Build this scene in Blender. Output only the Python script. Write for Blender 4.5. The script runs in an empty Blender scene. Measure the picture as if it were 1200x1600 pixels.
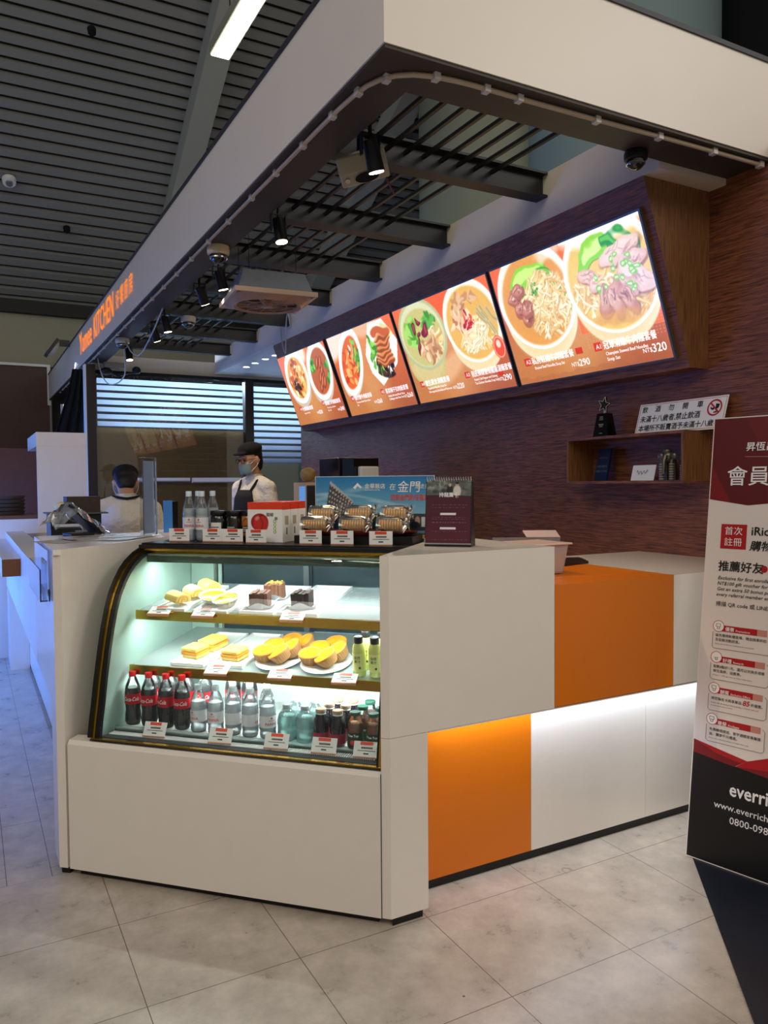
import bpy, bmesh, math, random
import numpy as np
from mathutils import Vector, Matrix

# ------------------------------------------------------------------ camera
scene = bpy.context.scene
C = scene.collection
cam_d = bpy.data.cameras.new('camera')
cam_d.sensor_fit = 'VERTICAL'
cam_d.sensor_height = 36.0
cam_d.lens = 27.13
cam_d.clip_start = 0.05
cam = bpy.data.objects.new('camera', cam_d)
C.objects.link(cam)
cam.matrix_world = Matrix(((0.880030, 0.024388, -0.474292, -0.39955),
                           (-0.474855, 0.028829, -0.879592, -2.13095),
                           (-0.007778, 0.999287, 0.036951, 1.42995),
                           (0, 0, 0, 1)))
scene.camera = cam
scene.view_settings.view_transform = 'Standard'
scene.view_settings.look = 'None'
scene.view_settings.exposure = 0.0
scene.view_settings.gamma = 1.0
scene.view_settings.use_curve_mapping = False

# ------------------------------------------------------------------ world
wd = bpy.data.worlds.new('hall_air')
scene.world = wd
wd.use_nodes = True
wn = wd.node_tree
bgn = wn.nodes['Background']
bgn.inputs[0].default_value = (0.93, 0.88, 0.82, 1)
# the hall is open and bright behind the viewer, dim towards the left aisle
_wtc = wn.nodes.new('ShaderNodeTexCoord')
_wdp = wn.nodes.new('ShaderNodeVectorMath')
_wdp.operation = 'DOT_PRODUCT'
_wdp.inputs[1].default_value = (0.35, -0.85, 0.1)
_wmr = wn.nodes.new('ShaderNodeMapRange')
_wmr.inputs['From Min'].default_value = -0.5
_wmr.inputs['From Max'].default_value = 0.8
_wmr.inputs['To Min'].default_value = 0.05
_wmr.inputs['To Max'].default_value = 0.42
wn.links.new(_wtc.outputs['Generated'], _wdp.inputs[0])
wn.links.new(_wdp.outputs['Value'], _wmr.inputs['Value'])
wn.links.new(_wmr.outputs[0], bgn.inputs[1])


def area(name, loc, target, sx, sy, power, col, spread=180):
    l = bpy.data.lights.new(name, 'AREA')
    l.shape = 'RECTANGLE'
    l.size = sx
    l.size_y = sy
    l.energy = power
    l.color = col
    l.spread = math.radians(spread)
    o = bpy.data.objects.new(name, l)
    C.objects.link(o)
    o.location = loc
    d = Vector(target) - Vector(loc)
    o.rotation_euler = d.to_track_quat('-Z', 'Y').to_euler()
    return o


# hall ceiling lighting behind and above the viewer
area('hall_light', (-1.2, -5.0, 5.6), (0.6, 0.2, 1.4), 5.0, 2.0, 88, (1.0, 0.90, 0.78))
area('hall_light', (-4.6, -1.6, 5.6), (0.8, 1.2, 2.9), 3.0, 2.0, 85, (1.0, 0.92, 0.80))  # fill added to brighten the left fascia
area('hall_light', (5.0, -4.0, 5.4), (1.8, 0.0, 0.6), 3.0, 2.0, 85, (1.0, 0.93, 0.85))
# blue fill added from the unseen far left end of the hall
area('added_blue_fill', (-3.4, 11.3, 1.9), (-0.6, 2.0, 0.6), 5.0, 3.2, 18, (0.22, 0.44, 1.0))


# ------------------------------------------------------------------ materials
def srgb(h):
    v = [int(h[i:i + 2], 16) / 255.0 for i in (0, 2, 4)]
    return tuple((x / 12.92 if x <= 0.04045 else ((x + 0.055) / 1.055) ** 2.4) for x in v)


_mats = {}


def mat(name, col, rough=0.5, metal=0.0, spec=0.5, emis=None, es=0.0, coat=0.0, noise=0.0, nscale=8.0, bump=0.0, alpha=1.0, trans=0.0, ior=1.45, sss=0):
    if name in _mats:
        return _mats[name]
    if isinstance(col, str):
        col = srgb(col)
    m = bpy.data.materials.new(name)
    m.use_nodes = True
    nt = m.node_tree
    b = nt.nodes['Principled BSDF']
    b.inputs['Base Color'].default_value = (*col, 1)
    b.inputs['Roughness'].default_value = rough
    b.inputs['Metallic'].default_value = metal
    b.inputs['Specular IOR Level'].default_value = spec
    b.inputs['Coat Weight'].default_value = coat
    b.inputs['Transmission Weight'].default_value = trans
    b.inputs['IOR'].default_value = ior
    b.inputs['Alpha'].default_value = alpha
    if emis is not None:
        if isinstance(emis, str):
            emis = srgb(emis)
        b.inputs['Emission Color'].default_value = (*emis, 1)
        b.inputs['Emission Strength'].default_value = es
    if noise or bump:
        tc = nt.nodes.new('ShaderNodeTexCoord')
        nz = nt.nodes.new('ShaderNodeTexNoise')
        nz.inputs['Scale'].default_value = nscale
        nz.inputs['Detail'].default_value = 5
        nt.links.new(tc.outputs['Object'], nz.inputs['Vector'])
        if noise:
            mx = nt.nodes.new('ShaderNodeMix')
            mx.data_type = 'RGBA'
            mx.inputs[6].default_value = (*[c * (1 - noise) for c in col], 1)
            mx.inputs[7].default_value = (*[min(1, c * (1 + noise)) for c in col], 1)
            nt.links.new(nz.outputs['Fac'], mx.inputs[0])
            nt.links.new(mx.outputs[2], b.inputs['Base Color'])
        if bump:
            bp = nt.nodes.new('ShaderNodeBump')
            bp.inputs['Strength'].default_value = bump
            bp.inputs['Distance'].default_value = 0.01
            nt.links.new(nz.outputs['Fac'], bp.inputs['Height'])
            nt.links.new(bp.outputs[0], b.inputs['Normal'])
    _mats[name] = m
    return m


def thin_glass(name, tint=(1, 1, 1), refl=1.0, rough=0.0, haze=0.0, hcol=(0.8, 0.9, 0.9)):
    if name in _mats:
        return _mats[name]
    m = bpy.data.materials.new(name)
    m.use_nodes = True
    nt = m.node_tree
    nt.nodes.clear()
    out = nt.nodes.new('ShaderNodeOutputMaterial')
    tr = nt.nodes.new('ShaderNodeBsdfTransparent')
    tr.inputs[0].default_value = (*tint, 1)
    gl = nt.nodes.new('ShaderNodeBsdfGlossy')
    gl.inputs['Roughness'].default_value = rough
    fr = nt.nodes.new('ShaderNodeFresnel')
    fr.inputs[0].default_value = 1.5
    mu = nt.nodes.new('ShaderNodeMath')
    mu.operation = 'MULTIPLY'
    mu.inputs[1].default_value = refl
    mu.use_clamp = True
    nt.links.new(fr.outputs[0], mu.inputs[0])
    mx = nt.nodes.new('ShaderNodeMixShader')
    nt.links.new(mu.outputs[0], mx.inputs[0])
    src = tr
    if haze:
        df = nt.nodes.new('ShaderNodeBsdfDiffuse')
        df.inputs[0].default_value = (*hcol, 1)
        m2 = nt.nodes.new('ShaderNodeMixShader')
        m2.inputs[0].default_value = haze
        nt.links.new(tr.outputs[0], m2.inputs[1])
        nt.links.new(df.outputs[0], m2.inputs[2])
        src = m2
    nt.links.new(src.outputs[0], mx.inputs[1])
    nt.links.new(gl.outputs[0], mx.inputs[2])
    nt.links.new(mx.outputs[0], out.inputs[0])
    _mats[name] = m
    return m


def wood(name, axis_scale, c1, c2, rough=0.45, bump=0.35):
    """grain stretched along one axis (the axis with the small scale)"""
    m = bpy.data.materials.new(name)
    m.use_nodes = True
    nt = m.node_tree
    b = nt.nodes['Principled BSDF']
    tc = nt.nodes.new('ShaderNodeTexCoord')
    mp = nt.nodes.new('ShaderNodeMapping')
    mp.inputs['Scale'].default_value = axis_scale
    nz = nt.nodes.new('ShaderNodeTexNoise')
    nz.inputs['Scale'].default_value = 1.0
    nz.inputs['Detail'].default_value = 6
    nz.inputs['Roughness'].default_value = 0.65
    cr = nt.nodes.new('ShaderNodeValToRGB')
    cr.color_ramp.elements[0].position = 0.34
    cr.color_ramp.elements[0].color = (*srgb(c1), 1)
    cr.color_ramp.elements[1].position = 0.62
    cr.color_ramp.elements[1].color = (*srgb(c2), 1)
    bp = nt.nodes.new('ShaderNodeBump')
    bp.inputs['Strength'].default_value = bump
    bp.inputs['Distance'].default_value = 0.004
    L = nt.links.new
    L(tc.outputs['Object'], mp.inputs[0])
    L(mp.outputs[0], nz.inputs['Vector'])
    L(nz.outputs['Fac'], cr.inputs[0])
    L(cr.outputs[0], b.inputs['Base Color'])
    L(nz.outputs['Fac'], bp.inputs['Height'])
    L(bp.outputs[0], b.inputs['Normal'])
    b.inputs['Roughness'].default_value = rough
    return m


def vcol_mat(name, es=0.0, rough=0.4):
    if name in _mats:
        return _mats[name]
    m = bpy.data.materials.new(name)
    m.use_nodes = True
    nt = m.node_tree
    b = nt.nodes['Principled BSDF']
    a = nt.nodes.new('ShaderNodeVertexColor')
    a.layer_name = 'Col'
    nt.links.new(a.outputs[0], b.inputs['Base Color'])
    b.inputs['Roughness'].default_value = rough
    if es:
        nt.links.new(a.outputs[0], b.inputs['Emission Color'])
        b.inputs['Emission Strength'].default_value = es
    _mats[name] = m
    return m


# ------------------------------------------------------------------ mesh helpers
class B:
    def __init__(self):
        self.v = []
        self.f = []

    def add(self, vs, fs):
        k = len(self.v)
        self.v += [tuple(x) for x in vs]
        self.f += [tuple(i + k for i in f) for f in fs]
        return self

    def box(self, x0, x1, y0, y1, z0, z1):
        vs = [(x, y, z) for x in (x0, x1) for y in (y0, y1) for z in (z0, z1)]
        return self.add(vs, [(0, 1, 3, 2), (4, 6, 7, 5), (0, 4, 5, 1), (2, 3, 7, 6), (0, 2, 6, 4), (1, 5, 7, 3)])

    def prism(self, pts, axis, a, b):
        n = len(pts)

        def mk(p, t):
            return (t, p[0], p[1]) if axis == 'x' else ((p[0], t, p[1]) if axis == 'y' else (p[0], p[1], t))
        vs = [mk(p, a) for p in pts] + [mk(p, b) for p in pts]
        fs = [tuple(range(n))[::-1], tuple(range(n, 2 * n))] + [(i, (i + 1) % n, (i + 1) % n + n, i + n) for i in range(n)]
        return self.add(vs, fs)

    def cyl(self, p0, p1, r0, r1=None, n=16, cap=True):
        r1 = r0 if r1 is None else r1
        p0, p1 = Vector(p0), Vector(p1)
        d = (p1 - p0).normalized()
        a = d.orthogonal().normalized()
        c = d.cross(a)
        vs = []
        for p, r in ((p0, r0), (p1, r1)):
            for i in range(n):
                t = 2 * math.pi * i / n
                vs.append(p + (a * math.cos(t) + c * math.sin(t)) * r)
        fs = [(i, (i + 1) % n, (i + 1) % n + n, i + n) for i in range(n)]
        if cap:
            fs += [tuple(range(n))[::-1], tuple(range(n, 2 * n))]
        return self.add(vs, fs)

    def lathe(self, prof, n=24, c=(0, 0, 0), cap=True, sx=1, sy=1):
        vs, fs = [], []
        for r, z in prof:
            for i in range(n):
                t = 2 * math.pi * i / n
                vs.append((c[0] + r * math.cos(t) * sx, c[1] + r * math.sin(t) * sy, c[2] + z))
        m = len(prof)
        for j in range(m - 1):
            for i in range(n):
                k = (i + 1) % n
                fs.append((j * n + i, j * n + k, (j + 1) * n + k, (j + 1) * n + i))
        if cap:
            if prof[0][0] > 1e-5:
                fs.append(tuple(range(n))[::-1])
            if prof[-1][0] > 1e-5:
                fs.append(tuple(range((m - 1) * n, m * n)))
        return self.add(vs, fs)

    def tube(self, pts, r, n=8):
        pts = [Vector(p) for p in pts]
        rr = r if isinstance(r, (list, tuple)) else [r] * len(pts)
        vs = []
        prev = None
        for i, p in enumerate(pts):
            d = (pts[min(i + 1, len(pts) - 1)] - pts[max(i - 1, 0)])
            d = d.normalized() if d.length > 1e-9 else Vector((0, 0, 1))
            if prev is None:
                a = d.orthogonal().normalized()
            else:
                a = (prev - d * prev.dot(d))
                a = a.normalized() if a.length > 1e-6 else d.orthogonal().normalized()
            prev = a
            c = d.cross(a)
            for k in range(n):
                t = 2 * math.pi * k / n
                vs.append(p + (a * math.cos(t) + c * math.sin(t)) * rr[i])
        fs = []
        for j in range(len(pts) - 1):
            for k in range(n):
                q = (k + 1) % n
                fs.append((j * n + k, j * n + q, (j + 1) * n + q, (j + 1) * n + k))
        fs += [tuple(range(n))[::-1], tuple(range((len(pts) - 1) * n, len(pts) * n))]
        return self.add(vs, fs)

    def ell(self, c, r, n=16, m=10, rot=None):
        vs, fs = [], []
        for j in range(m + 1):
            ph = math.pi * j / m
            for i in range(n):
                t = 2 * math.pi * i / n
                p = Vector((r[0] * math.sin(ph) * math.cos(t), r[1] * math.sin(ph) * math.sin(t), r[2] * math.cos(ph)))
                if rot is not None:
                    p = rot @ p
                vs.append((c[0] + p.x, c[1] + p.y, c[2] + p.z))
        for j in range(m):
            for i in range(n):
                k = (i + 1) % n
                fs.append((j * n + i, (j + 1) * n + i, (j + 1) * n + k, j * n + k))
        return self.add(vs, fs)

    def quad(self, a, b, c, d):
        return self.add([a, b, c, d], [(0, 1, 2, 3)])

    def xf(self, M):
        self.v = [tuple(M @ Vector(p)) for p in self.v]
        return self


def obj(name, b, m=None, parent=None, loc=None, smooth=False, bevel=0.0, seg=2, solid=0.0, sub=0, merge=0.0):
    me = bpy.data.meshes.new(name)
    me.from_pydata(b.v, [], b.f)
    if merge or smooth or bevel:
        bm = bmesh.new()
        bm.from_mesh(me)
        bmesh.ops.remove_doubles(bm, verts=bm.verts, dist=merge or 1e-6)
        bmesh.ops.recalc_face_normals(bm, faces=bm.faces)
        bm.to_mesh(me)
        bm.free()
    else:
        bm = bmesh.new()
        bm.from_mesh(me)
        bmesh.ops.recalc_face_normals(bm, faces=bm.faces)
        bm.to_mesh(me)
        bm.free()
    if smooth:
        for p in me.polygons:
            p.use_smooth = True
        try:
            me.set_sharp_from_angle(angle=math.radians(50))
        except Exception:
            pass
    if m is not None:
        me.materials.append(m)
    o = bpy.data.objects.new(name, me)
    C.objects.link(o)
    if parent is not None:
        o.parent = parent
    if loc is not None:
        o.location = loc
    if bevel:
        md = o.modifiers.new('bevel', 'BEVEL')
        md.width = bevel
        md.segments = seg
        md.limit_method = 'ANGLE'
        md.angle_limit = math.radians(40)
    if solid:
        md = o.modifiers.new('solid', 'SOLIDIFY')
        md.thickness = solid
        md.offset = 0
    if sub:
        md = o.modifiers.new('sub', 'SUBSURF')
        md.levels = sub
        md.render_levels = sub
    return o


def tag(o, label, cat, group=None):
    o['label'] = label
    o['category'] = cat
    if group:
        o['group'] = group
    return o


def thing(name, label, cat, loc=(0, 0, 0), rotz=0.0, group=None):
    o = bpy.data.objects.new(name, None)
    o.empty_display_size = 0.05
    C.objects.link(o)
    o.location = loc
    o.rotation_euler = (0, 0, rotz)
    return tag(o, label, cat, group)


def struct(name, b, m, **k):
    o = obj(name, b, m, **k)
    o['kind'] = 'structure'
    return o


def dup(root, loc, rot, label, group=None):
    r = root.copy()
    C.objects.link(r)
    r.location = loc
    r.rotation_euler = rot if isinstance(rot, (tuple, list)) else (0, 0, rot)
    r['label'] = label
    if group:
        r['group'] = group
    for ch in list(root.children):
        c = ch.copy()
        C.objects.link(c)
        c.parent = r
        for g in ch.children:
            d = g.copy()
            C.objects.link(d)
            d.parent = c
    return r


# text as mesh --------------------------------------------------------------
_tc = bpy.data.curves.new('lettering_source', 'FONT')
_to = bpy.data.objects.new('lettering_source', _tc)
C.objects.link(_to)


def text_geo(s, size=1.0, align='LEFT', bold=0.0, shear=0.0, spacing=1.0, res=2):
    _tc.body = s
    _tc.size = size
    _tc.align_x = align
    _tc.align_y = 'BOTTOM_BASELINE'
    _tc.shear = shear
    _tc.space_character = spacing
    _tc.resolution_u = res
    _tc.fill_mode = 'FRONT'
    dg = bpy.context.evaluated_depsgraph_get()
    dg.update()
    ev = _to.evaluated_get(dg)
    me = ev.to_mesh()
    vs = [tuple(v.co) for v in me.vertices]
    fs = [tuple(p.vertices) for p in me.polygons]
    ev.to_mesh_clear()
    if bold and vs:
        n = len(vs)
        d = bold * size
        V, F = [], []
        for k, (dx, dy) in enumerate(((d, 0), (-d, 0), (0, d), (0, -d))):
            V += [(x + dx, y + dy, z + k * 2e-5) for x, y, z in vs]
            F += [tuple(i + k * n for i in f) for f in fs]
        vs, fs = V, F
    return vs, fs


def lettering(name, lines, m, parent, org, right, up, lift=0.0006, fit=None):
    """lines: (text, x, y, size[, align, bold, shear, maxwidth]); plane origin/right/up in the parent's space"""
    org, right, up = Vector(org), Vector(right).normalized(), Vector(up).normalized()
    nrm = right.cross(up)
    for l in lines:
        s, x, y, size = l[:4]
        al = l[4] if len(l) > 4 else 'LEFT'
        bo = 0.55 * l[5] if len(l) > 5 else 0.0
        sh = l[6] if len(l) > 6 else 0.0
        mw = l[7] if len(l) > 7 else None
        vs, fs = text_geo(s, size, al, bo, sh)
        if not vs:
            continue
        k = 1.0
        if mw:
            xs = [p[0] for p in vs]
            k = mw / max(max(xs) - min(xs), 1e-6)
        me = bpy.data.meshes.new(name)
        me.from_pydata([org + right * (x + p[0] * k) + up * (y + p[1]) + nrm * (lift + p[2]) for p in vs], [], fs)
        me.materials.append(m)
        o = bpy.data.objects.new(name, me)
        C.objects.link(o)
        if parent is not None:
            o.parent = parent


# raster prints (vertex-coloured grids) -------------------------------------
class Pic:
    def __init__(s, w, h, col):
        s.w, s.h = w, h
        s.a = np.ones((h, w, 3)) * np.array(Pic.c(col))
        s.Y, s.X = np.mgrid[0:h, 0:w].astype(float)
        s.X = (s.X + .5) / h      # x in units of the height
        s.Y = 1 - (s.Y + .5) / h   # y up, 0..1
        s.X0, s.Y0 = s.X.copy(), s.Y.copy()

    @staticmethod
    def c(h):
        return [int(h[i:i + 2], 16) / 255.0 for i in (0, 2, 4)]

    def blend(s, mask, col):
        col = np.array(Pic.c(col) if isinstance(col, str) else col)
        s.a = s.a * (1 - mask[..., None]) + col * mask[..., None]

    def warp(s, amt, f=30):
        r = np.random.default_rng(int(amt * 1e5) + s.w)
        dx, dy = np.zeros_like(s.X0), np.zeros_like(s.X0)
        for k in range(7):
            a, b, p, q = r.uniform(-f, f, 4)
            dx += np.sin(a * s.X0 + b * s.Y0 + p)
            dy += np.sin(b * s.X0 - a * s.Y0 + q)
        s.X, s.Y = s.X0 + dx * amt * .4, s.Y0 + dy * amt * .4

    def flat(s):
        s.X, s.Y = s.X0, s.Y0

    def emask(s, cx, cy, rx, ry, rot=0, soft=.04):
        c, n = math.cos(rot), math.sin(rot)
        dx, dy = s.X - cx, s.Y - cy
        d = np.sqrt(((dx * c + dy * n) / rx) ** 2 + ((-dx * n + dy * c) / ry) ** 2)
        return np.clip((1 - d) / soft + .5, 0, 1)

    def ell(s, cx, cy, rx, ry, col, rot=0, soft=.06, a=1.0, clip=None):
        m = s.emask(cx, cy, rx, ry, rot, soft) * a
        if clip is not None:
            m = m * clip
        s.blend(m, col)

    def line(s, pts, w, col, a=1.0, clip=None):
        m = np.zeros_like(s.X)
        for (x0, y0), (x1, y1) in zip(pts[:-1], pts[1:]):
            dx, dy = x1 - x0, y1 - y0
            t = np.clip(((s.X - x0) * dx + (s.Y - y0) * dy) / (dx * dx + dy * dy + 1e-9), 0, 1)
            d = np.hypot(s.X - x0 - t * dx, s.Y - y0 - t * dy)
            m = np.maximum(m, np.clip((w - d) * s.h / 1.5 + .5, 0, 1))
        m = m * a
        if clip is not None:
            m = m * clip
        s.blend(m, col)

    def rect(s, x0, x1, y0, y1, col, a=1.0):
        m = ((s.X >= x0) & (s.X < x1) & (s.Y >= y0) & (s.Y < y1)).astype(float) * a
        s.blend(m, col)

    def poly(s, pts, col, a=1.0):
        m = np.zeros_like(s.X, dtype=bool)
        n = len(pts)
        for i in range(n):
            x0, y0 = pts[i]
            x1, y1 = pts[(i + 1) % n]
            c = ((y0 > s.Y) != (y1 > s.Y))
            with np.errstate(divide='ignore', invalid='ignore'):
                xi = (x1 - x0) * (s.Y - y0) / (y1 - y0 + 1e-12) + x0
            m ^= c & (s.X < xi)
        s.blend(m.astype(float) * a, col)

    def grad(s, top, bot, a=1.0, y0=0, y1=1):
        t = np.clip((s.Y - y0) / (y1 - y0), 0, 1)[..., None]
        g = np.array(Pic.c(top)) * t + np.array(Pic.c(bot)) * (1 - t)
        s.a = s.a * (1 - a) + g * a

    def obj(s, name, m, parent, org, right, up, width, height):
        """lower-left corner org, plane vectors in the parent's space"""
        org, right, up = np.array(org, float), np.array(Vector(right).normalized()), np.array(Vector(up).normalized())
        h, w = s.h, s.w
        us = np.linspace(0, width, w)
        vs = np.linspace(height, 0, h)
        U, V = np.meshgrid(us, vs)
        P = org + U[..., None] * right + V[..., None] * up
        idx = np.arange(w * h).reshape(h, w)
        q = np.stack([idx[1:, :-1], idx[1:, 1:], idx[:-1, 1:], idx[:-1, :-1]], -1).reshape(-1, 4)
        me = bpy.data.meshes.new(name)
        me.vertices.add(w * h)
        me.vertices.foreach_set('co', P.reshape(-1))
        me.loops.add(q.size)
        me.loops.foreach_set('vertex_index', q.reshape(-1).astype(np.int32))
        me.polygons.add(len(q))
        me.polygons.foreach_set('loop_start', np.arange(0, q.size, 4, dtype=np.int32))
        me.update(calc_edges=True)
        ca = me.color_attributes.new('Col', 'FLOAT_COLOR', 'POINT')
        lin = np.clip(s.a, 0, 1)
        lin = np.where(lin <= 0.04045, lin / 12.92, ((lin + 0.055) / 1.055) ** 2.4)
        rgba = np.concatenate([lin, np.ones((h, w, 1))], -1).reshape(-1).astype(np.float32)
        ca.data.foreach_set('color', rgba)
        me.materials.append(m)
        o = bpy.data.objects.new(name, me)
        C.objects.link(o)
        if parent is not None:
            o.parent = parent
        return o


# frame of the display case: u along its front (left to right), n inwards
S2 = math.sqrt(0.5)
D0 = Vector((0.741, 0.019, 0))
UV = Vector((S2, -S2, 0))
NV = Vector((S2, S2, 0))
RZ = -math.pi / 4


def W(u, n, z=0.0):
    return D0 + UV * u + NV * n + Vector((0, 0, z))


# common materials
M_quartz = mat('white_quartz', 'e8e0d6', 0.22, noise=0.035, nscale=14, coat=0.3)
M_orange = mat('orange_laminate', 'dd750c', 0.35, noise=0.03, nscale=6)
M_black = mat('black_plastic', '0c0c0e', 0.4)
M_blackm = mat('black_metal', '100f10', 0.45, metal=0.3)
M_white = mat('white_plastic', 'eeeeec', 0.4)
M_steel = mat('brushed_steel', 'b9b9b6', 0.3, metal=1.0)
M_gold = mat('brass_trim', 'c29a3c', 0.25, metal=1.0, noise=0.1, nscale=20)
M_woodH = wood('walnut_grain_along_wall', (9.0, 9.0, 210.0), '3a1a0e', '91583a', 0.5, 0.5)
M_woodX = wood('walnut_grain_across', (230.0, 230.0, 7.0), '502e12', '8e5e32', 0.5, 0.4)
M_beige = mat('beige_paint', 'cfc5b6', 0.6, noise=0.05, nscale=5)
M_dark = mat('dark_void', '07070a', 0.9)
M_soffit = mat('dark_soffit', '3a332d', 0.55, noise=0.15, nscale=10)
M_glass = thin_glass('clear_glass', (0.97, 0.99, 0.98), 1.0)
M_pet = thin_glass('clear_bottle_plastic', (0.985, 0.995, 1.0), 1.0, 0.05, 0.03, (0.85, 0.93, 0.97))
M_wrap = thin_glass('clear_film', (0.95, 0.95, 0.95), 3.0, 0.12, 0.10, (0.9, 0.9, 0.9))
M_paper = mat('white_card', 'f2f1ee', 0.5)
M_redtab = mat('red_card_tab', 'd8482a', 0.5)
M_ink = mat('black_ink', '141414', 0.6)
M_red = mat('red_ink', 'c22227', 0.5)
M_wink = mat('white_ink', 'f4f2f0', 0.5)

# =================================================================== SETTING
# ---- floor
def floor_mat():
    m = bpy.data.materials.new('beige_stone_tiles')
    m.use_nodes = True
    nt = m.node_tree
    b = nt.nodes['Principled BSDF']
    L = nt.links.new
    tc = nt.nodes.new('ShaderNodeTexCoord')
    sep = nt.nodes.new('ShaderNodeSeparateXYZ')
    L(tc.outputs['Object'], sep.inputs[0])

    def math_(op, a, bb=None, c=None):
        n = nt.nodes.new('ShaderNodeMath')
        n.operation = op
        for i, x in enumerate((a, bb, c)):
            if x is None:
                continue
            if isinstance(x, (int, float)):
                n.inputs[i].default_value = x
            else:
                L(x, n.inputs[i])
        return n.outputs[0]

    def joint(src, per, off, w):
        t = math_('FRACT', math_('DIVIDE', math_('SUBTRACT', src, off), per))
        d = math_('MULTIPLY', math_('ABSOLUTE', math_('SUBTRACT', t, 0.5)), per)
        return math_('GREATER_THAN', d, per / 2 - w)
    x, y = sep.outputs[0], sep.outputs[1]
    main = math_('MAXIMUM', joint(x, 0.45, 0.0, 0.0013), joint(y, 0.45, 0.0, 0.0013))
    # narrower staggered tiles on the left aisle beyond y = 0.9
    row = math_('FLOOR', math_('DIVIDE', math_('SUBTRACT', x, -0.31), 0.15))
    ysh = math_('ADD', y, math_('MULTIPLY', row, 0.47))
    aisle = math_('MAXIMUM', joint(x, 0.15, -0.31, 0.0013), joint(ysh, 0.94, 0.50, 0.0013))
    sel = math_('MULTIPLY', math_('GREATER_THAN', y, 0.9), math_('LESS_THAN', x, 0.05))
    jn = math_('ADD', math_('MULTIPLY', main, math_('SUBTRACT', 1.0, sel)), math_('MULTIPLY', aisle, sel))
    nz = nt.nodes.new('ShaderNodeTexNoise')
    nz.inputs['Scale'].default_value = 7
    nz.inputs['Detail'].default_value = 8
    nz.inputs['Roughness'].default_value = 0.7
    L(tc.outputs['Object'], nz.inputs['Vector'])
    cr = nt.nodes.new('ShaderNodeValToRGB')
    cr.color_ramp.elements[0].position = 0.35
    cr.color_ramp.elements[0].color = (*srgb('a79c8e'), 1)
    cr.color_ramp.elements[1].position = 0.65
    cr.color_ramp.elements[1].color = (*srgb('c9bdae'), 1)
    L(nz.outputs['Fac'], cr.inputs[0])
    # scattered dark specks
    vo = nt.nodes.new('ShaderNodeTexVoronoi')
    vo.inputs['Scale'].default_value = 5.5
    L(tc.outputs['Object'], vo.inputs['Vector'])
    sp = math_('LESS_THAN', vo.outputs['Distance'], 0.022)
    mx0 = nt.nodes.new('ShaderNodeMix')
    mx0.data_type = 'RGBA'
    mx0.inputs[7].default_value = (*srgb('5a4a3e'), 1)
    L(sp, mx0.inputs[0])
    L(cr.outputs[0], mx0.inputs[6])
    mx = nt.nodes.new('ShaderNodeMix')
    mx.data_type = 'RGBA'
    mx.inputs[7].default_value = (*srgb('5d4e45'), 1)
    L(jn, mx.inputs[0])
    L(mx0.outputs[2], mx.inputs[6])
    L(mx.outputs[2], b.inputs['Base Color'])
    n2 = nt.nodes.new('ShaderNodeTexNoise')
    n2.inputs['Scale'].default_value = 28
    n2.inputs['Detail'].default_value = 4
    n2.inputs['Distortion'].default_value = 0.8
    L(tc.outputs['Object'], n2.inputs['Vector'])
    bp = nt.nodes.new('ShaderNodeBump')
    bp.inputs['Distance'].default_value = 0.004
    L(math_('ADD', 0.05, math_('MULTIPLY', sel, 0.55)), bp.inputs['Strength'])
    L(n2.outputs['Fac'], bp.inputs['Height'])
    L(bp.outputs[0], b.inputs['Normal'])
    rg = nt.nodes.new('ShaderNodeMapRange')
    rg.inputs['To Min'].default_value = 0.22
    rg.inputs['To Max'].default_value = 0.36
    L(nz.outputs['Fac'], rg.inputs['Value'])
    L(rg.outputs[0], b.inputs['Roughness'])
    return m


struct('floor', B().box(-7, 7, -6, 13, -0.1, 0), floor_mat())
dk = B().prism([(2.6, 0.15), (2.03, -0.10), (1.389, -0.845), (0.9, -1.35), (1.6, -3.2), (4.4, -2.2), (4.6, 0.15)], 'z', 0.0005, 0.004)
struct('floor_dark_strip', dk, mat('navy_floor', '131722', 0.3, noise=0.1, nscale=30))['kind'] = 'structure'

# ---- walls
M_wallR = M_woodH
struct('wall_right', B().box(2.735, 2.88, -0.3, 5.53, 0, 2.9), M_wallR)
struct('wall_back', B().box(-7, 0.82, 11.66, 11.8, 0, 3.39), mat('brown_wall_panel', '4a2d23', 0.5, noise=0.15, nscale=12))
struct('wall_back_upper', B().box(-7, 9, 11.75, 12.0, 3.39, 4.5), mat('olive_beige_paint', 'a3a08c', 0.7, noise=0.04))
struct('wall_back_far', B().box(0.9, 9, 12.0, 12.2, 0, 3.39), mat('dim_wall', '2a2622', 0.7))
M_trimw = mat('white_trim', 'e9eef5', 0.4)
struct('trim_1', B().box(-7, 0.84, 11.62, 11.66, 3.37, 3.41).box(0.79, 0.84, 11.62, 11.66, 2.75, 3.37), M_trimw)
# lower brown partition behind the return counter
struct('wall_left', B().box(-2.2, 0.45, 8.0, 8.06, 0, 1.88), mat('reddish_wood_panel', '5a3125', 0.5, noise=0.2, nscale=14))
# blue glowing pane and frame added out of view to tint the left counter
gz = B().quad((-6.6, 11.6, 0.2), (-0.55, 11.6, 0.2), (-0.55, 11.6, 3.2), (-6.6, 11.6, 3.2))
struct('added_blue_pane', gz, mat('added_pane_glow', '000000', 0.2, emis=(0.20, 0.42, 1.0), es=1.5))
fr = B()
for i in range(6):
    x = -6.6 + i * 1.21
    fr.box(x - 0.03, x + 0.03, 11.5, 11.58, 0, 3.3)
fr.box(-6.6, -0.55, 11.5, 11.58, 0.1, 0.2).box(-6.6, -0.55, 11.5, 11.58, 3.2, 3.3)
struct('trim_2', fr, M_blackm)  # mullions of the added pane

# ---- sloped ribbed metal roof
T = math.radians(30)


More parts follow.
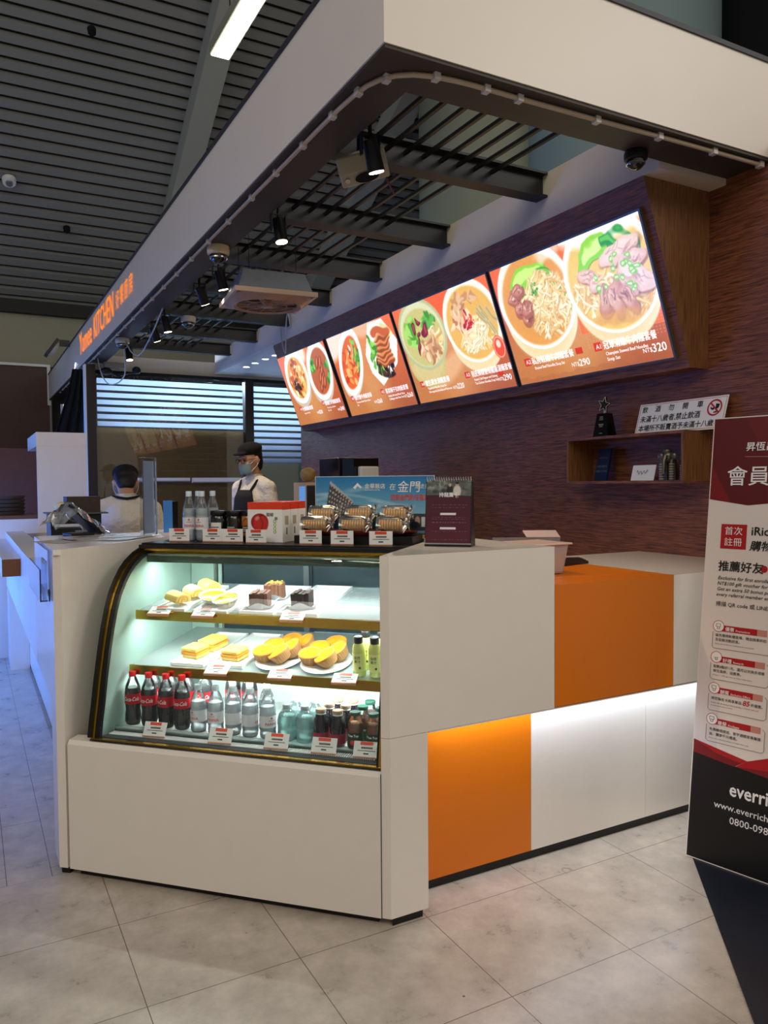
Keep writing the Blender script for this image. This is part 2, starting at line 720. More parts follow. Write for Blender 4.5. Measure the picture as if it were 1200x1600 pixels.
def roof_mat():
    m = bpy.data.materials.new('corrugated_roof')
    m.use_nodes = True
    b = m.node_tree.nodes['Principled BSDF']
    b.inputs['Base Color'].default_value = (*srgb('8b8b86'), 1)
    b.inputs['Roughness'].default_value = 0.6
    return m


def roof_pt(s, d=0.0):
    """s metres up the slope from the eave line (y=12, z=4.3); d metres below the sheet"""
    return (12 - s * math.cos(T) - d * math.sin(T), 4.3 + s * math.sin(T) - d * math.cos(T))


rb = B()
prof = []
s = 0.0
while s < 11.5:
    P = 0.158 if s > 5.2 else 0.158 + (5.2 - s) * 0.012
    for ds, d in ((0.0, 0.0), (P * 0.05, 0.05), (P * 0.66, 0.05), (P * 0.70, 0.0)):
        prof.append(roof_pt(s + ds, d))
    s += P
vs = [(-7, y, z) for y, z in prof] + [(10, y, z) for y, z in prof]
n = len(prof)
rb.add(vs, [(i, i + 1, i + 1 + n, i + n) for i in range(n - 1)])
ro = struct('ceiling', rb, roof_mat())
ro.data.materials.append(mat('roof_groove_shade', '24211e', 0.8))  # shade in the grooves is painted as a dark colour
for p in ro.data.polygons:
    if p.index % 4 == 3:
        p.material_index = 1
struct('trim_3', B().box(-7, 9, 11.6, 11.75, 4.22, 4.42), mat('eave_dark', '1e1d1c', 0.6))


def roof_beam(name, x0, x1, depth, label):
    b = B()
    q = []
    for s_, d in ((-0.3, 0.03), (-0.3, depth), (11.5, depth), (11.5, 0.03)):
        q.append(roof_pt(s_, d))
    b.prism(q, 'x', x0, x1)
    o = obj(name, b, mat('roof_beam_paint', 'a8aaa0', 0.6))
    tag(o, label, 'beam', 'sloping roof beams')


roof_beam('roof_beam', 2.28, 2.58, 0.32, 'pale painted roof beam running down under the ribbed ceiling, left of the white fascia')
roof_beam('roof_beam', 4.95, 5.3, 0.32, 'pale roof beam seen only through the black ceiling bars')

# ---- round columns behind the shop
M_col = mat('pale_green_column', '868c78', 0.6)
for (az, R, dist, lab, mm) in ((37.2, 0.98, 9.2, 'broad pale green round column behind the ceiling bars', M_col),
                              (45.2, 0.98, 8.6, 'broad blue-grey round column rising above the right fascia', mat('blue_grey_column', '7f9696', 0.6))):
    a = math.radians(az)
    x, y = -0.4 + dist * math.sin(a), -2.131 + dist * math.cos(a)
    o = obj('round_column', B().cyl((0, 0, 0), (0, 0, 9), R, n=48), mm, loc=(x, y, 0), smooth=True)
    tag(o, lab, 'column')
struct('wall_right_far', B().box(6.6, 6.8, -0.5, 12, 0, 10), mat('black_upper_wall', '0d0f14', 0.7))

# ---- fascia ring
FX, FY, Z0, Z1 = 0.806, 0.08, 2.84, 3.24
fm = mat('white_fascia', 'ded5c8', 0.35, noise=0.03, nscale=4)
fa = B().box(FX, FX + 0.03, FY, 11.6, Z0, Z1).box(FX + 0.03, 2.9, FY, FY + 0.03, Z0, Z1)
struct('trim_4', fa, fm)
# dark cap line and dark bottom edge + soffit plate
st = B()
st.box(FX - 0.008, FX + 0.05, FY - 0.008, 11.6, Z1, Z1 + 0.02).box(FX + 0.05, 2.9, FY - 0.008, FY + 0.05, Z1, Z1 + 0.02)
struct('trim_5', st, mat('dark_fascia_edge', '2b2d33', 0.5))
so = B()
so.box(FX + 0.006, 1.015, FY + 0.006, 11.6, Z0 - 0.012, Z0 - 0.0005).box(1.015, 2.734, FY + 0.006, 0.305, Z0 - 0.012, Z0 - 0.0005)
so.box(0.985, 1.015, 0.305, 11.6, Z0, Z1 - 0.05).box(1.015, 2.29, 0.275, 0.305, Z0, Z1 - 0.05)
struct('trim_6', so, M_soffit)

# cable duct with clips under the soffit
t = thing('cable_duct', 'thin cream cable duct with small clips running under the dark soffit', 'cable', (0, 0, 0))
pts = [(2.715, 0.112), (2.4, 0.115), (2.08, 0.12), (1.76, 0.13), (1.39, 0.136), (1.2, 0.136), (1.12, 0.14), (1.04, 0.15), (0.97, 0.172), (0.92, 0.205), (0.885, 0.25), (0.862, 0.31), (0.852, 0.38), (0.846, 0.5), (0.844, 0.7), (0.845, 1.0)]
y = 1.5
while y < 10.5:
    pts.append((0.845, y))
    y += 0.5
zz = Z0 - 0.022
db = B()
obj('duct', B().tube([(x, y, zz) for x, y in pts], 0.009, 8), mat('cream_duct', 'b9a68e', 0.5), t, smooth=True)
cl = [(0.899, 0.235), (1.044, 0.148), (1.245, 0.136), (1.391, 0.136), (1.759, 0.13), (2.085, 0.12), (2.402, 0.115), (2.7, 0.112), (0.854, 0.36), (0.845, 0.56), (0.845, 0.85), (0.845, 1.166)]
y = 1.5
while y < 10.4:
    cl.append((0.845, y))
    y += 0.38
for x, y in cl:
    obj('clip', B().box(x - 0.012, x + 0.012, y - 0.014, y + 0.014, zz - 0.014, zz + 0.018), mat('clip_grey', 'c3bdb4', 0.4), t)

# ---- plastered bulkhead above the menu housing, white ceiling slab by the kitchen
struct('trim_7', B().box(2.3, 2.734, 0.31, 5.15, 2.801, 3.045).box(2.3, 2.734, 5.15, 7.2, 2.812, 3.045), M_beige)
struct('ceiling_kitchen', B().box(2.296, 5.0, 5.15, 7.2, 2.785, 2.81), mat('kitchen_ceiling', 'd9d4ca', 0.45))
# header over the kitchen glass
struct('trim_8', B().box(0.88, 5.0, 7.2, 7.3, 2.74, 2.92), M_beige)
struct('trim_9', B().box(0.8, 5.0, 7.16, 7.2, 2.70, 2.745), M_dark)

# ---- I-beams and bars of the open ceiling
bm_ = mat('black_painted_steel', '18191a', 0.5, noise=0.1, nscale=14)
ys = [1.09, 2.01, 2.91, 3.80, 4.72, 5.65, 6.56]
words = ['nearest', 'second', 'third', 'fourth', 'fifth', 'sixth', 'farthest']
for i, y in enumerate(ys):
    b = B().box(0, 1.275, -0.045, 0.045, 0, 0.012).box(0, 1.275, -0.045, 0.045, 0.118, 0.13).box(0, 1.275, -0.006, 0.006, 0.012, 0.118)
    o = obj('steel_beam', b, bm_, loc=(1.02, y, 2.912))
    tag(o, 'black steel I-beam carrying the ceiling bars, %s from the front corner' % words[i], 'beam', 'steel beams of the open ceiling')
barm = mat('black_bar', '141414', 0.4)
for i in range(7):
    y0 = 0.3 if i == 0 else ys[i - 1]
    y1 = ys[i]
    t = thing('ceiling_grille', 'row of thin black ceiling bars in the %s bay from the front corner' % words[i], 'grille', (1.09, y0, 2.99), 0, 'bays of thin black ceiling bars')
    for k in range(9 if i else 10):
        x = k * 0.1 - 0.03
        yy0, yy1 = (0.008, y1 - y0 - 0.01)
        obj('bar', B().box(x - 0.0085, x + 0.0085, yy0, yy1, -0.0085, 0.0085), barm, t)

# ---- kitchen partition: posts, glass and film stripes
pm = mat('dark_brown_post', '2a201a', 0.45)
struct('trim_10', B().box(0.79, 0.885, 7.0, 7.15, 0, 2.78), pm)
struct('trim_11', B().box(2.63, 2.735, 7.05, 7.17, 0, 2.72), pm)
struct('trim_12', B().box(0.772, 0.79, 7.02, 7.14, 0, 2.78), M_trimw)


def film_mat():
    m = bpy.data.materials.new('frosted_film')
    m.use_nodes = True
    nt = m.node_tree
    nt.nodes.clear()
    out = nt.nodes.new('ShaderNodeOutputMaterial')
    d = nt.nodes.new('ShaderNodeBsdfDiffuse')
    d.inputs[0].default_value = (0.55, 0.68, 0.85, 1)
    tr = nt.nodes.new('ShaderNodeBsdfTranslucent')
    tr.inputs[0].default_value = (0.82, 0.90, 1.0, 1)
    mx = nt.nodes.new('ShaderNodeMixShader')
    mx.inputs[0].default_value = 0.75
    nt.links.new(d.outputs[0], mx.inputs[1])
    nt.links.new(tr.outputs[0], mx.inputs[2])
    nt.links.new(mx.outputs[0], out.inputs[0])
    return m


FILM = film_mat()
for nm, x0, x1, zlow in (('window_2', 0.9, 2.62, 2.11), ('window_3', 2.74, 3.6, 1.75)):
    struct(nm, B().box(x0, x1, 7.10, 7.108, 0.9, 2.70), M_glass)
    sb = B()
    z = 2.645
    k = 0
    while z > zlow:
        h = 0.052 if k else 0.06
        sb.box(x0 + 0.01, x1 - 0.01, 7.094, 7.0965, z - h, z)
        z -= 0.081
        k += 1
    o = struct('stripes_' + nm, sb, FILM)
    o.name = 'trim_' + ('13' if nm == 'window_2' else '14')
# brown slatted blind behind the lower glass
bl = B()
z = 0.9
while z < 2.09:
    bl.box(0.9, 2.63, 7.13, 7.15, z, z + 0.068)
    z += 0.07
struct('trim_15', bl, mat('brown_blind', '86704e', 0.35, noise=0.12, nscale=9))
struct('trim_16', B().box(2.74, 3.6, 7.13, 7.15, 0.9, 1.74), mat('grey_green_panel', '7c8780', 0.3))
struct('trim_17', B().box(0.88, 2.63, 7.05, 7.16, 0.0, 0.9).box(2.735, 3.6, 7.05, 7.16, 0, 0.9), pm)
# kitchen wall and lamps behind the glass
kb = B().box(0.95, 5.2, 9.2, 9.3, 0, 2.9)
struct('wall_kitchen', kb, mat('kitchen_tiles', '3c4854', 0.5))
area('kitchen_light', (1.9, 8.2, 2.85), (1.9, 7.4, 1.9), 2.2, 0.3, 85, (0.62, 0.78, 1.0))
area('kitchen_light', (3.5, 8.2, 2.85), (3.3, 7.4, 1.9), 1.2, 0.3, 45, (0.62, 0.78, 1.0))

# =================================================================== COUNTERS
# ---- corner counter that holds the display case
t = thing('corner_counter', 'white stone corner counter with curved glass case set into it', 'counter', W(0, 0), RZ)
# front base panel (local: x=u, y=n)
fp = B().prism([(0.0, 0.03), (0.0, 0.490), (0.012, 0.504), (0.06, 0.508), (0.06, 0.03)], 'x', -1.193, -0.001)
obj('front_panel', fp, M_quartz, t)
obj('plinth', B().box(-1.17, -0.02, 0.03, 0.10, 0, 0.03), M_black, t)
obj('seam', B().box(-0.002, 0.0, -0.0005, 0.004, 0.03, 0.5), M_black, t)
Rinv = Matrix.Rotation(math.pi / 4, 4, 'Z')


def wl(b):
    """world-space builder into the corner counter's local space"""
    return b.xf(Rinv @ Matrix.Translation(-D0))


# right slab: L-shaped face in plane y=0, mitred end on the case side
r1 = B().prism([(0.743, 0.021), (0.765, 0.0), (1.44, 0.0), (1.44, 0.72)], 'z', 1.18, 1.20)
obj('worktop', wl(r1), M_quartz, t)
r2 = B()
r2.prism([(0.743, 0.021), (0.765, 0.0), (0.905, 0.0), (0.905, 0.14), (0.862, 0.14)], 'z', 0.03, 0.616)
r2.prism([(0.743, 0.021), (0.765, 0.0), (1.44, 0.0), (1.44, 0.14), (0.862, 0.14)], 'z', 0.6175, 1.18)
r2.box(1.42, 1.44, 0.14, 0.70, 0.62, 1.18)
obj('side_panel', wl(r2), M_quartz, t)
r3 = B().prism([(0.744, 0.021), (0.864, 0.141), (1.42, 0.70), (1.40, 0.70), (0.90, 0.20)], 'z', 0.5, 1.18)
obj('inner_panel', wl(r3), M_quartz, t)
obj('plinth', wl(B().prism([(0.775, 0.012), (0.89, 0.012), (0.89, 0.13), (0.87, 0.13)], 'z', 0, 0.03)), M_black, t)
# left slab, mirrored
dl = (-0.109, 0.871)
l1 = B().prism([(-0.135, 0.875), dl, (0.40, 1.38), (0.40, 1.75), (-0.135, 1.75)], 'z', 1.18, 1.20)
obj('worktop', wl(l1), M_quartz, t)
l2 = B().prism([(-0.135, 0.893), (-0.109, 0.871), (0.62, 1.60), (0.59, 1.63), (0.0, 1.04), (-0.005, 1.06), (-0.135, 1.06)], 'z', 0.03, 1.18)
l2.box(-0.135, 0.0, 1.06, 1.75, 0.62, 1.18)
obj('end_panel', wl(l2), M_quartz, t)
obj('plinth', wl(B().prism([(-0.125, 0.91), (-0.10, 0.89), (0.0, 1.0), (-0.02, 1.04), (-0.125, 1.04)], 'z', 0, 0.03)), M_black, t)

# ---- low counter on the right
t = thing('low_counter', 'low white and orange block counter with a lit recess beside the corner counter', 'counter', (1.442, 0, 0))
ww = 0.606
obj('upper_panel', B().box(0, ww, 0.0, 0.14, 0.62, 1.06), M_orange, t)['label'] = 'orange upper panel'
obj('upper_panel', B().box(ww + 0.001, 1.292, 0.0, 0.14, 0.62, 1.06), M_quartz, t)
obj('worktop', B().prism([(0.0, 0.141), (ww, 0.141), (ww - 0.0, 0.3), (0.60, 0.52), (0.0, 0.52)], 'z', 1.04, 1.0605), M_orange, t)['label'] = 'orange worktop section'
obj('worktop', B().box(ww + 0.001, 1.292, 0.141, 0.83, 1.04, 1.06).box(0.0, ww, 0.521, 0.83, 1.04, 1.06), M_quartz, t)
obj('underside', B().box(-0.53, 1.292, 0.001, 0.14, 0.612, 0.6165), M_quartz, t)
obj('lower_panel', B().box(-0.60, 0.005, 0.141, 0.16, 0.035, 0.612), M_orange, t)['label'] = 'orange lower panel'
obj('lower_panel', B().box(0.0065, 0.606, 0.141, 0.16, 0.035, 0.612), M_quartz, t)
obj('lower_panel', B().box(0.6075, 1.292, 0.141, 0.16, 0.035, 0.612), M_quartz, t)
obj('plinth', B().box(-0.54, 1.292, 0.150, 0.2, 0.0, 0.034), M_black, t)
obj('rear_panel', B().box(0.13, 1.292, 0.80, 0.82, 0.0, 1.04), M_quartz, t)
obj('light_strip', B().box(-0.50, 1.28, 0.085, 0.10, 0.604, 0.6115), mat('led_strip', 'ffffff', 0.4, emis=(0.9, 0.95, 1.0), es=3), t)
la = area('recess_light', (1.86, 0.088, 0.602), (1.86, 0.115, 0.0), 1.75, 0.02, 3.6, (0.74, 0.84, 1.0))

# ---- long left counter
t = thing('long_counter', 'long white counter with blue sheen running back along the left aisle', 'counter', (0, 1.75, 0))
y1 = 2.75
M_gloss = mat('satin_white_panel', 'e6e6ea', 0.35, spec=0.3)
obj('upper_panel', B().box(-0.135, 0.0, 0.0, 4.9 - 1.75, 0.62, 1.06), M_gloss, t)
obj('worktop', B().box(0.001, 0.34, 0.0, 2.78, 1.03, 1.06), mat('grey_worktop', '8d867f', 0.3), t)
obj('leg', B().box(-0.135, 0.0, y1, y1 + 0.4, 0, 0.619), M_quartz, t)
obj('lower_panel', B().box(0.001, 0.02, -0.7, y1 + 0.4, 0.03, 1.03), M_quartz, t)
obj('plinth', B().box(0.01, 0.05, -0.7, y1 + 0.4, 0.0, 0.03), M_black, t)
tr = obj('tray_rail', B().box(-0.235, -0.136, 1.13, 3.1, 0.90, 1.005), M_gloss, t)
obj('end_cap', B().box(-0.233, -0.137, 1.122, 1.13, 0.902, 1.003), mat('oak_end', '7a4a22', 0.5), tr)

# return counter at the back
t = thing('return_counter', 'white return counter with a wooden top at the back of the aisle', 'counter', (-1.5, 5.0, 0))
obj('front_panel', B().box(0, 1.62, 0, 0.02, 0, 1.155), M_quartz, t)
obj('worktop', B().box(0, 1.62, 0, 0.6, 1.156, 1.185), mat('brown_worktop', '6b4a36', 0.4), t)
# white upright block
t = thing('white_screen_block', 'tall white upright panel with a boxed top edge behind the left counter', 'partition', (0.088, 4.55, 0))
obj('panel', B().box(0, 0.368, 0, 0.03, 0, 1.745), M_quartz, t)
obj('top_box', B().box(0, 0.368, 0, 1.0, 1.7455, 1.858), M_quartz, t)

# glowing panel added out of view to throw blue sheen on the counter
t = thing('added_blue_panel', 'glowing blue panel added out of view across the left aisle to tint the counter', 'screen', (-1.9, 5.6, 0))
obj('frame', B().box(-0.10, 0.0, -2.45, 2.45, 0.0, 1.36), M_black, t)
obj('light_blocker', B().box(0.0, 0.95, -2.45, 2.45, 1.33, 1.36), M_black, t)  # added to block blue light rising to the fascia and roof
obj('screen', B().box(0.001, 0.01, -2.4, 2.4, 0.10, 1.30), mat('added_blue_glow', '081030', 0.2, emis=(0.06, 0.24, 1.0), es=11.5), t)  # added emitter that tints the left counter blue

# =================================================================== DISPLAY CASE
GP = [(.030, .514), (.040, .57), (.054, .63), (.072, .72), (.098, .829), (.118, .90), (.140, .965), (.166, 1.02), (.198, 1.065), (.23, 1.10), (.265, 1.127), (.315, 1.153), (.369, 1.170)]
GD = [(.029, .512), (.044, .60), (.066, .70), (.086, .79), (.108, .875), (.132, .95), (.160, 1.012), (.194, 1.064), (.236, 1.106), (.290, 1.144), (.369, 1.170)]
case = thing('display_case', 'curved glass refrigerated pastry case with brass trim and two glass shelves', 'display case', W(0, 0), RZ)
UL, UR = -1.107, -0.006


def arc_band(u0, u1, off0, off1, pts=GP):
    """band following the glass profile, off = outward offset range"""
    b = B()
    L = []
    for i, (nn, z) in enumerate(pts):
        a, c = pts[max(0, i - 1)], pts[min(len(pts) - 1, i + 1)]
        tx, tz = c[0] - a[0], c[1] - a[1]
        l = math.hypot(tx, tz)
        nx, nz = -tz / l, tx / l
        L.append((nn, z, nx, nz))
    vs = []
    for u in (u0, u1):
        for nn, z, nx, nz in L:
            vs.append((u, nn + nx * off0, z + nz * off0))
            vs.append((u, nn + nx * off1, z + nz * off1))
    m = len(L)
    fs = []
    for i in range(m - 1):
        a, c = 2 * i, 2 * (i + 1)
        A, Cc = a + 2 * m, c + 2 * m
        fs += [(a, c, c + 1, a + 1), (A, A + 1, Cc + 1, Cc), (a, A, Cc, c), (a + 1, c + 1, Cc + 1, A + 1)]
    fs += [(0, 1, 1 + 2 * m, 2 * m), (2 * m - 2, 4 * m - 2, 4 * m - 1, 2 * m - 1)]
    return b.add(vs, fs)


M_caseglass = thin_glass('case_glass', (0.96, 0.985, 0.975), 1.3)
gb = B()
vs = []
for u in (UL + 0.02, UR - 0.004):
    vs += [(u, a, z) for a, z in GP]
m_ = len(GP)
gb.add(vs, [(i, i + 1, i + 1 + m_, i + m_) for i in range(m_ - 1)])
obj('curved_glass', gb, M_caseglass, case, smooth=True)
obj('edge_seal', arc_band(UL - 0.012, UL + 0.001, -0.006, 0.014), M_black, case)
obj('edge_trim', arc_band(UL + 0.001, UL + 0.013, -0.004, 0.006), M_gold, case)
obj('edge_seal', arc_band(UL + 0.013, UL + 0.03, -0.014, 0.002), M_black, case)
obj('edge_trim', arc_band(UR - 0.010, UR, -0.004, 0.006), M_gold, case)
obj('edge_seal', arc_band(UR - 0.018, UR - 0.010, -0.012, 0.003), M_black, case)
obj('bottom_rail', B().box(UL, UR, 0.018, 0.035, 0.509, 0.5145), M_gold, case)
obj('bottom_seal', B().box(UL, UR, 0.012, 0.06, 0.5085, 0.5105), M_black, case)
obj('top_rail', B().box(UL, UR, 0.362, 0.372, 1.158, 1.176), M_gold, case)
obj('top_deck', B().box(UL - 0.01, UR, 0.372, 0.74, 1.176, 1.198).box(UL - 0.01, UR, 0.352, 0.372, 1.177, 1.192), M_black, case)
obj('lamp_canopy', B().box(UL + 0.02, UR - 0.02, 0.355, 0.72, 1.150, 1.157), mat('canopy_grey', '6f7770', 0.35), case)
M_mint = mat('mint_liner', 'a0bcb2', 0.2, coat=0.4)
side = [(nn + 0.006, z - 0.003) for nn, z in GP] + [(0.74, 1.170), (0.74, 0.514)]
obj('side_wall', B().prism(side, 'x', UL + 0.001, UL + 0.016), M_mint, case)
obj('side_wall', B().prism(side, 'x', UR - 0.008, UR - 0.001), M_mint, case)
M_mirror = mat('dark_sliding_glass', '33444c', 0.22, metal=0.35)
obj('sliding_door', B().box(UL + 0.17, -0.52, 0.715, 0.72, 0.53, 1.15), M_mirror, case)
obj('sliding_door', B().box(-0.54, UR - 0.03, 0.725, 0.73, 0.53, 1.15), M_mirror, case)
obj('door_frame', B().box(UL + 0.02, UL + 0.13, 0.70, 0.735, 0.515, 1.15).box(UL + 0.15, UL + 0.165, 0.705, 0.714, 0.515, 1.15), M_mint, case)
obj('door_frame', B().box(-0.555, -0.53, 0.708, 0.714, 0.515, 1.15).box(UL + 0.17, UR - 0.02, 0.708, 0.714, 0.515, 0.545), mat('grey_frame', '5a6468', 0.3, metal=0.5), case)
obj('floor_tray', B().box(UL + 0.02, UR - 0.02, 0.125, 0.70, 0.5145, 0.522), mat('tray_white', 'dfeae8', 0.25), case)
obj('added_back_panel', B().box(UL + 0.17, UR - 0.03, 0.60, 0.606, 0.5225, 0.70), mat('added_bright_liner', 'e6f2f0', 0.4), case)  # pale panel added to brighten the background behind the bottles
gr = B()
k = 0
u = UL + 0.04
while u < UR - 0.04:
    gr.box(u, u + 0.0035, 0.07, 0.105, 0.5165, 0.5195)
    u += 0.0075
obj('vent_grille', gr, M_white, case)
obj('vent_frame', B().box(UL + 0.03, UR - 0.02, 0.040, 0.124, 0.512, 0.5155), mat('vent_dark', '23282a', 0.3), case)
obj('front_lip', B().box(UL + 0.03, UR - 0.02, 0.118, 0.124, 0.5155, 0.535), thin_glass('lip_glass', (.9, .95, .95), 1.5), case)
M_shelf = thin_glass('shelf_glass', (0.86, 0.95, 0.94), 1.2, 0.02, 0.35, (0.80, 0.93, 0.93))
for z, n0, lab in ((0.945, 0.262, 'upper'), (0.742, 0.215, 'lower')):
    s_ = obj('shelf', B().box(UL + 0.045, UR - 0.02, n0, 0.695, z - 0.006, z), M_shelf, case)
    for v_ in s_.data.vertices:
        v_.co.z += 0.125 * (v_.co.y - n0)
    obj('shelf_rail', B().box(UL + 0.04, UR - 0.02, n0 - 0.012, n0 - 0.001, z - 0.034, z + 0.002), M_gold, s_)
    obj('light_tube', B().cyl((UL + 0.08, n0 + 0.012, z - 0.020), (UR - 0.05, n0 + 0.012, z - 0.020), 0.006, n=10), mat('tube_glow', 'ffffff', 0.4, emis=(0.93, 1.0, 0.97), es=7), s_)
obj('light_tube', B().cyl((UL + 0.05, 0.400, 1.143), (UR - 0.05, 0.400, 1.143), 0.006, n=10), _mats['tube_glow'], case)
obj('lamp_valance', B().box(UL + 0.02, UR - 0.02, 0.362, 0.372, 1.122, 1.149), mat('valance_green', '4d5a50', 0.2, metal=0.5), case)
for i, (nn, z, p, tn) in enumerate(((0.40, 1.130, 5.6, 0.45), (0.285, 0.915, 4.6, 0.42), (0.24, 0.712, 6.0, 0.36))):
    a_ = W(-0.55, nn, z)
    bq = W(-0.55, tn, z - 0.3)
    l = area('case_light', a_, bq, 1.0, 0.015, p, (0.90, 1.0, 0.97))
    # keep the long side along the case
    zz_ = (Vector(a_) - Vector(bq)).normalized()
    xx_ = UV
    yy_ = zz_.cross(xx_)
    l.matrix_world = Matrix(((xx_.x, yy_.x, zz_.x, a_[0]), (xx_.y, yy_.y, zz_.y, a_[1]), (xx_.z, yy_.z, zz_.z, a_[2]), (0, 0, 0, 1)))

# =================================================================== THINGS IN THE CASE
M_cream = mat('sponge_cream', 'ddc26a', 0.7, noise=0.12, nscale=60)
M_sponge = mat('sponge_side', 'd9c08a', 0.8, noise=0.15, nscale=120)
M_orangecake = mat('orange_filling', 'e8962c', 0.6)
M_tray = mat('white_tray', 'f2f4f4', 0.25, coat=0.3)


def at(o, u, n, z, r=0.0):
    o.location = W(u, n, z)
    o.rotation_euler = (0, 0, RZ + r)
    return o


def tray(u, n, z, w, l, label, group):
    t = thing('serving_tray', label, 'tray', W(u, n, z), RZ, group)
    obj('dish', B().box(-w / 2 + 0.008, w / 2 - 0.008, -l / 2 + 0.008, l / 2 - 0.008, 0.0, 0.004), M_tray, t)
    r = B()
    for x0, x1, y0, y1 in ((-w / 2, w / 2, -l / 2, -l / 2 + 0.008), (-w / 2, w / 2, l / 2 - 0.008, l / 2), (-w / 2, -w / 2 + 0.008, -l / 2 + 0.008, l / 2 - 0.008), (w / 2 - 0.008, w / 2, -l / 2 + 0.008, l / 2 - 0.008)):
        r.box(x0, x1, y0, y1, 0.0, 0.012)
    obj('rim', r, M_tray, t)
    return t


def plate(u, n, z, label, group, rx=0.09, ry=0.13):
    b = B().lathe([(0.55, 0.0), (0.62, 0.001), (0.85, 0.006), (1.0, 0.010), (0.98, 0.012), (0.8, 0.007), (0.0, 0.004)], 40)
    b.v = [(x * rx, y * ry, z_) for x, y, z_ in b.v]
    o = obj('oval_plate', b, M_tray, None, smooth=True)
    at(o, u, n, z, 0.1)
    return tag(o, label, 'plate', group)


Zs1, Zs2, Zf = 0.9455, 0.7425, 0.5225
G1 = 'trays on the upper shelf of the pastry case'
tray(-0.925, 0.44, Zs1, 0.13, 0.36, 'white tray under three cake rolls on the upper glass shelf', G1)
tray(-0.75, 0.45, Zs1, 0.14, 0.38, 'white tray under two yellow tarts on the upper glass shelf', G1)
tray(-0.565, 0.46, Zs1, 0.14, 0.38, 'white tray under the cakes with yellow-speckled tops, upper glass shelf', G1)
tray(-0.40, 0.47, Zs1, 0.16, 0.40, 'white tray under the single dark brownie, rightmost on the upper shelf', G1)
G2 = 'trays on the lower shelf of the pastry case'
tray(-0.835, 0.42, Zs2, 0.14, 0.38, 'white tray under the two layered cake slices on the lower glass shelf', G2)
tray(-0.68, 0.43, Zs2, 0.14, 0.38, 'white tray under a single layered cake slice on the lower glass shelf', G2)
plate(-0.505, 0.355, Zs2, 'oval white plate under the left cluster of egg tarts', 'oval plates on the lower shelf', 0.09, 0.13)
plate(-0.315, 0.35, Zs2, 'oval white plate under the right cluster of egg tarts', 'oval plates on the lower shelf', 0.095, 0.13)


def cake_roll(u, n, z, r, label):
    t = thing('cake_roll', label, 'cake', W(u, n, z), RZ + r, 'cake rolls on the upper shelf')
    pr = [(0.032 * math.cos(a) * (1.12 if abs(math.cos(a)) > .6 else 1), 0.026 + 0.026 * math.sin(a)) for a in [i * math.pi / 9 - 0.3 for i in range(12)]]
    b = B().prism(pr, 'y', -0.04, 0.04)
    obj('sponge', b, M_cream, t, bevel=0.003)
    sp_ = B()
    pts = []
    for i in range(26):
        a = i * 0.42
        rr = 0.003 + i * 0.00085
        pts.append((rr * math.cos(a) * 1.1, -0.0415, 0.027 + rr * math.sin(a) * .9))
    sp_.tube(pts, 0.0014, 6)
    obj('cream_swirl', sp_, M_orangecake, t)
    return t


cake_roll(-0.935, 0.335, Zs1 + 0.0045, 1.15, 'pale yellow cake roll at the front of the leftmost tray, upper shelf')
cake_roll(-0.915, 0.43, Zs1 + 0.0045, 1.0, 'pale yellow cake roll in the middle of the leftmost tray, upper shelf')
cake_roll(-0.905, 0.53, Zs1 + 0.0045, 1.0, 'pale yellow cake roll at the back of the leftmost tray, upper shelf')


def yellow_tart(u, n, z, r, label):
    t = thing('fruit_tart', label, 'tart', W(u, n, z + 0.008), RZ + r, 'yellow tarts on the upper shelf')
    t.rotation_euler = (0.26, 0, RZ + r)
    b = B()
    N = 48
    pf = [(0.026, 0.0), (0.046, 0.03), (0.044, 0.031), (0.024, 0.004)]
    vs = []
    for rr, zz_ in pf:
        for i in range(N):
            a = 2 * math.pi * i / N
            k = 1 + (0.035 if i % 2 else -0.02)
            vs.append((rr * k * math.cos(a) * 1.25, rr * k * math.sin(a), zz_))
    fs = [(j * N + i, j * N + (i + 1) % N, (j + 1) * N + (i + 1) % N, (j + 1) * N + i) for j in range(3) for i in range(N)]
    fs.append(tuple(range(N))[::-1])
    b.add(vs, fs)
    obj('paper_cup', b, mat('wax_paper', 'efe9da', 0.6), t)
    f = B().lathe([(0.040, 0.022), (0.040, 0.026), (0.03, 0.029), (0.0, 0.031)], 32, sx=1.25)
    obj('filling', f, mat('lemon_filling', 'f3d313', 0.25, coat=0.3), t, smooth=True)
    s_ = B()
    for k in range(5):
        x = -0.03 + k * 0.014
        s_.tube([(x, -0.02, 0.029), (x + 0.004, 0.0, 0.0315), (x + 0.008, 0.022, 0.029)], 0.0012, 6)
    obj('chocolate_drizzle', s_, mat('chocolate', '35180c', 0.3), t)
    return t


yellow_tart(-0.795, 0.375, Zs1 + 0.0045, 0.2, 'yellow tart with dark stripes in a pleated paper cup, on the left of the pair')
yellow_tart(-0.715, 0.335, Zs1 + 0.0045, -0.3, 'yellow tart in a pleated paper cup, right one of the pair')


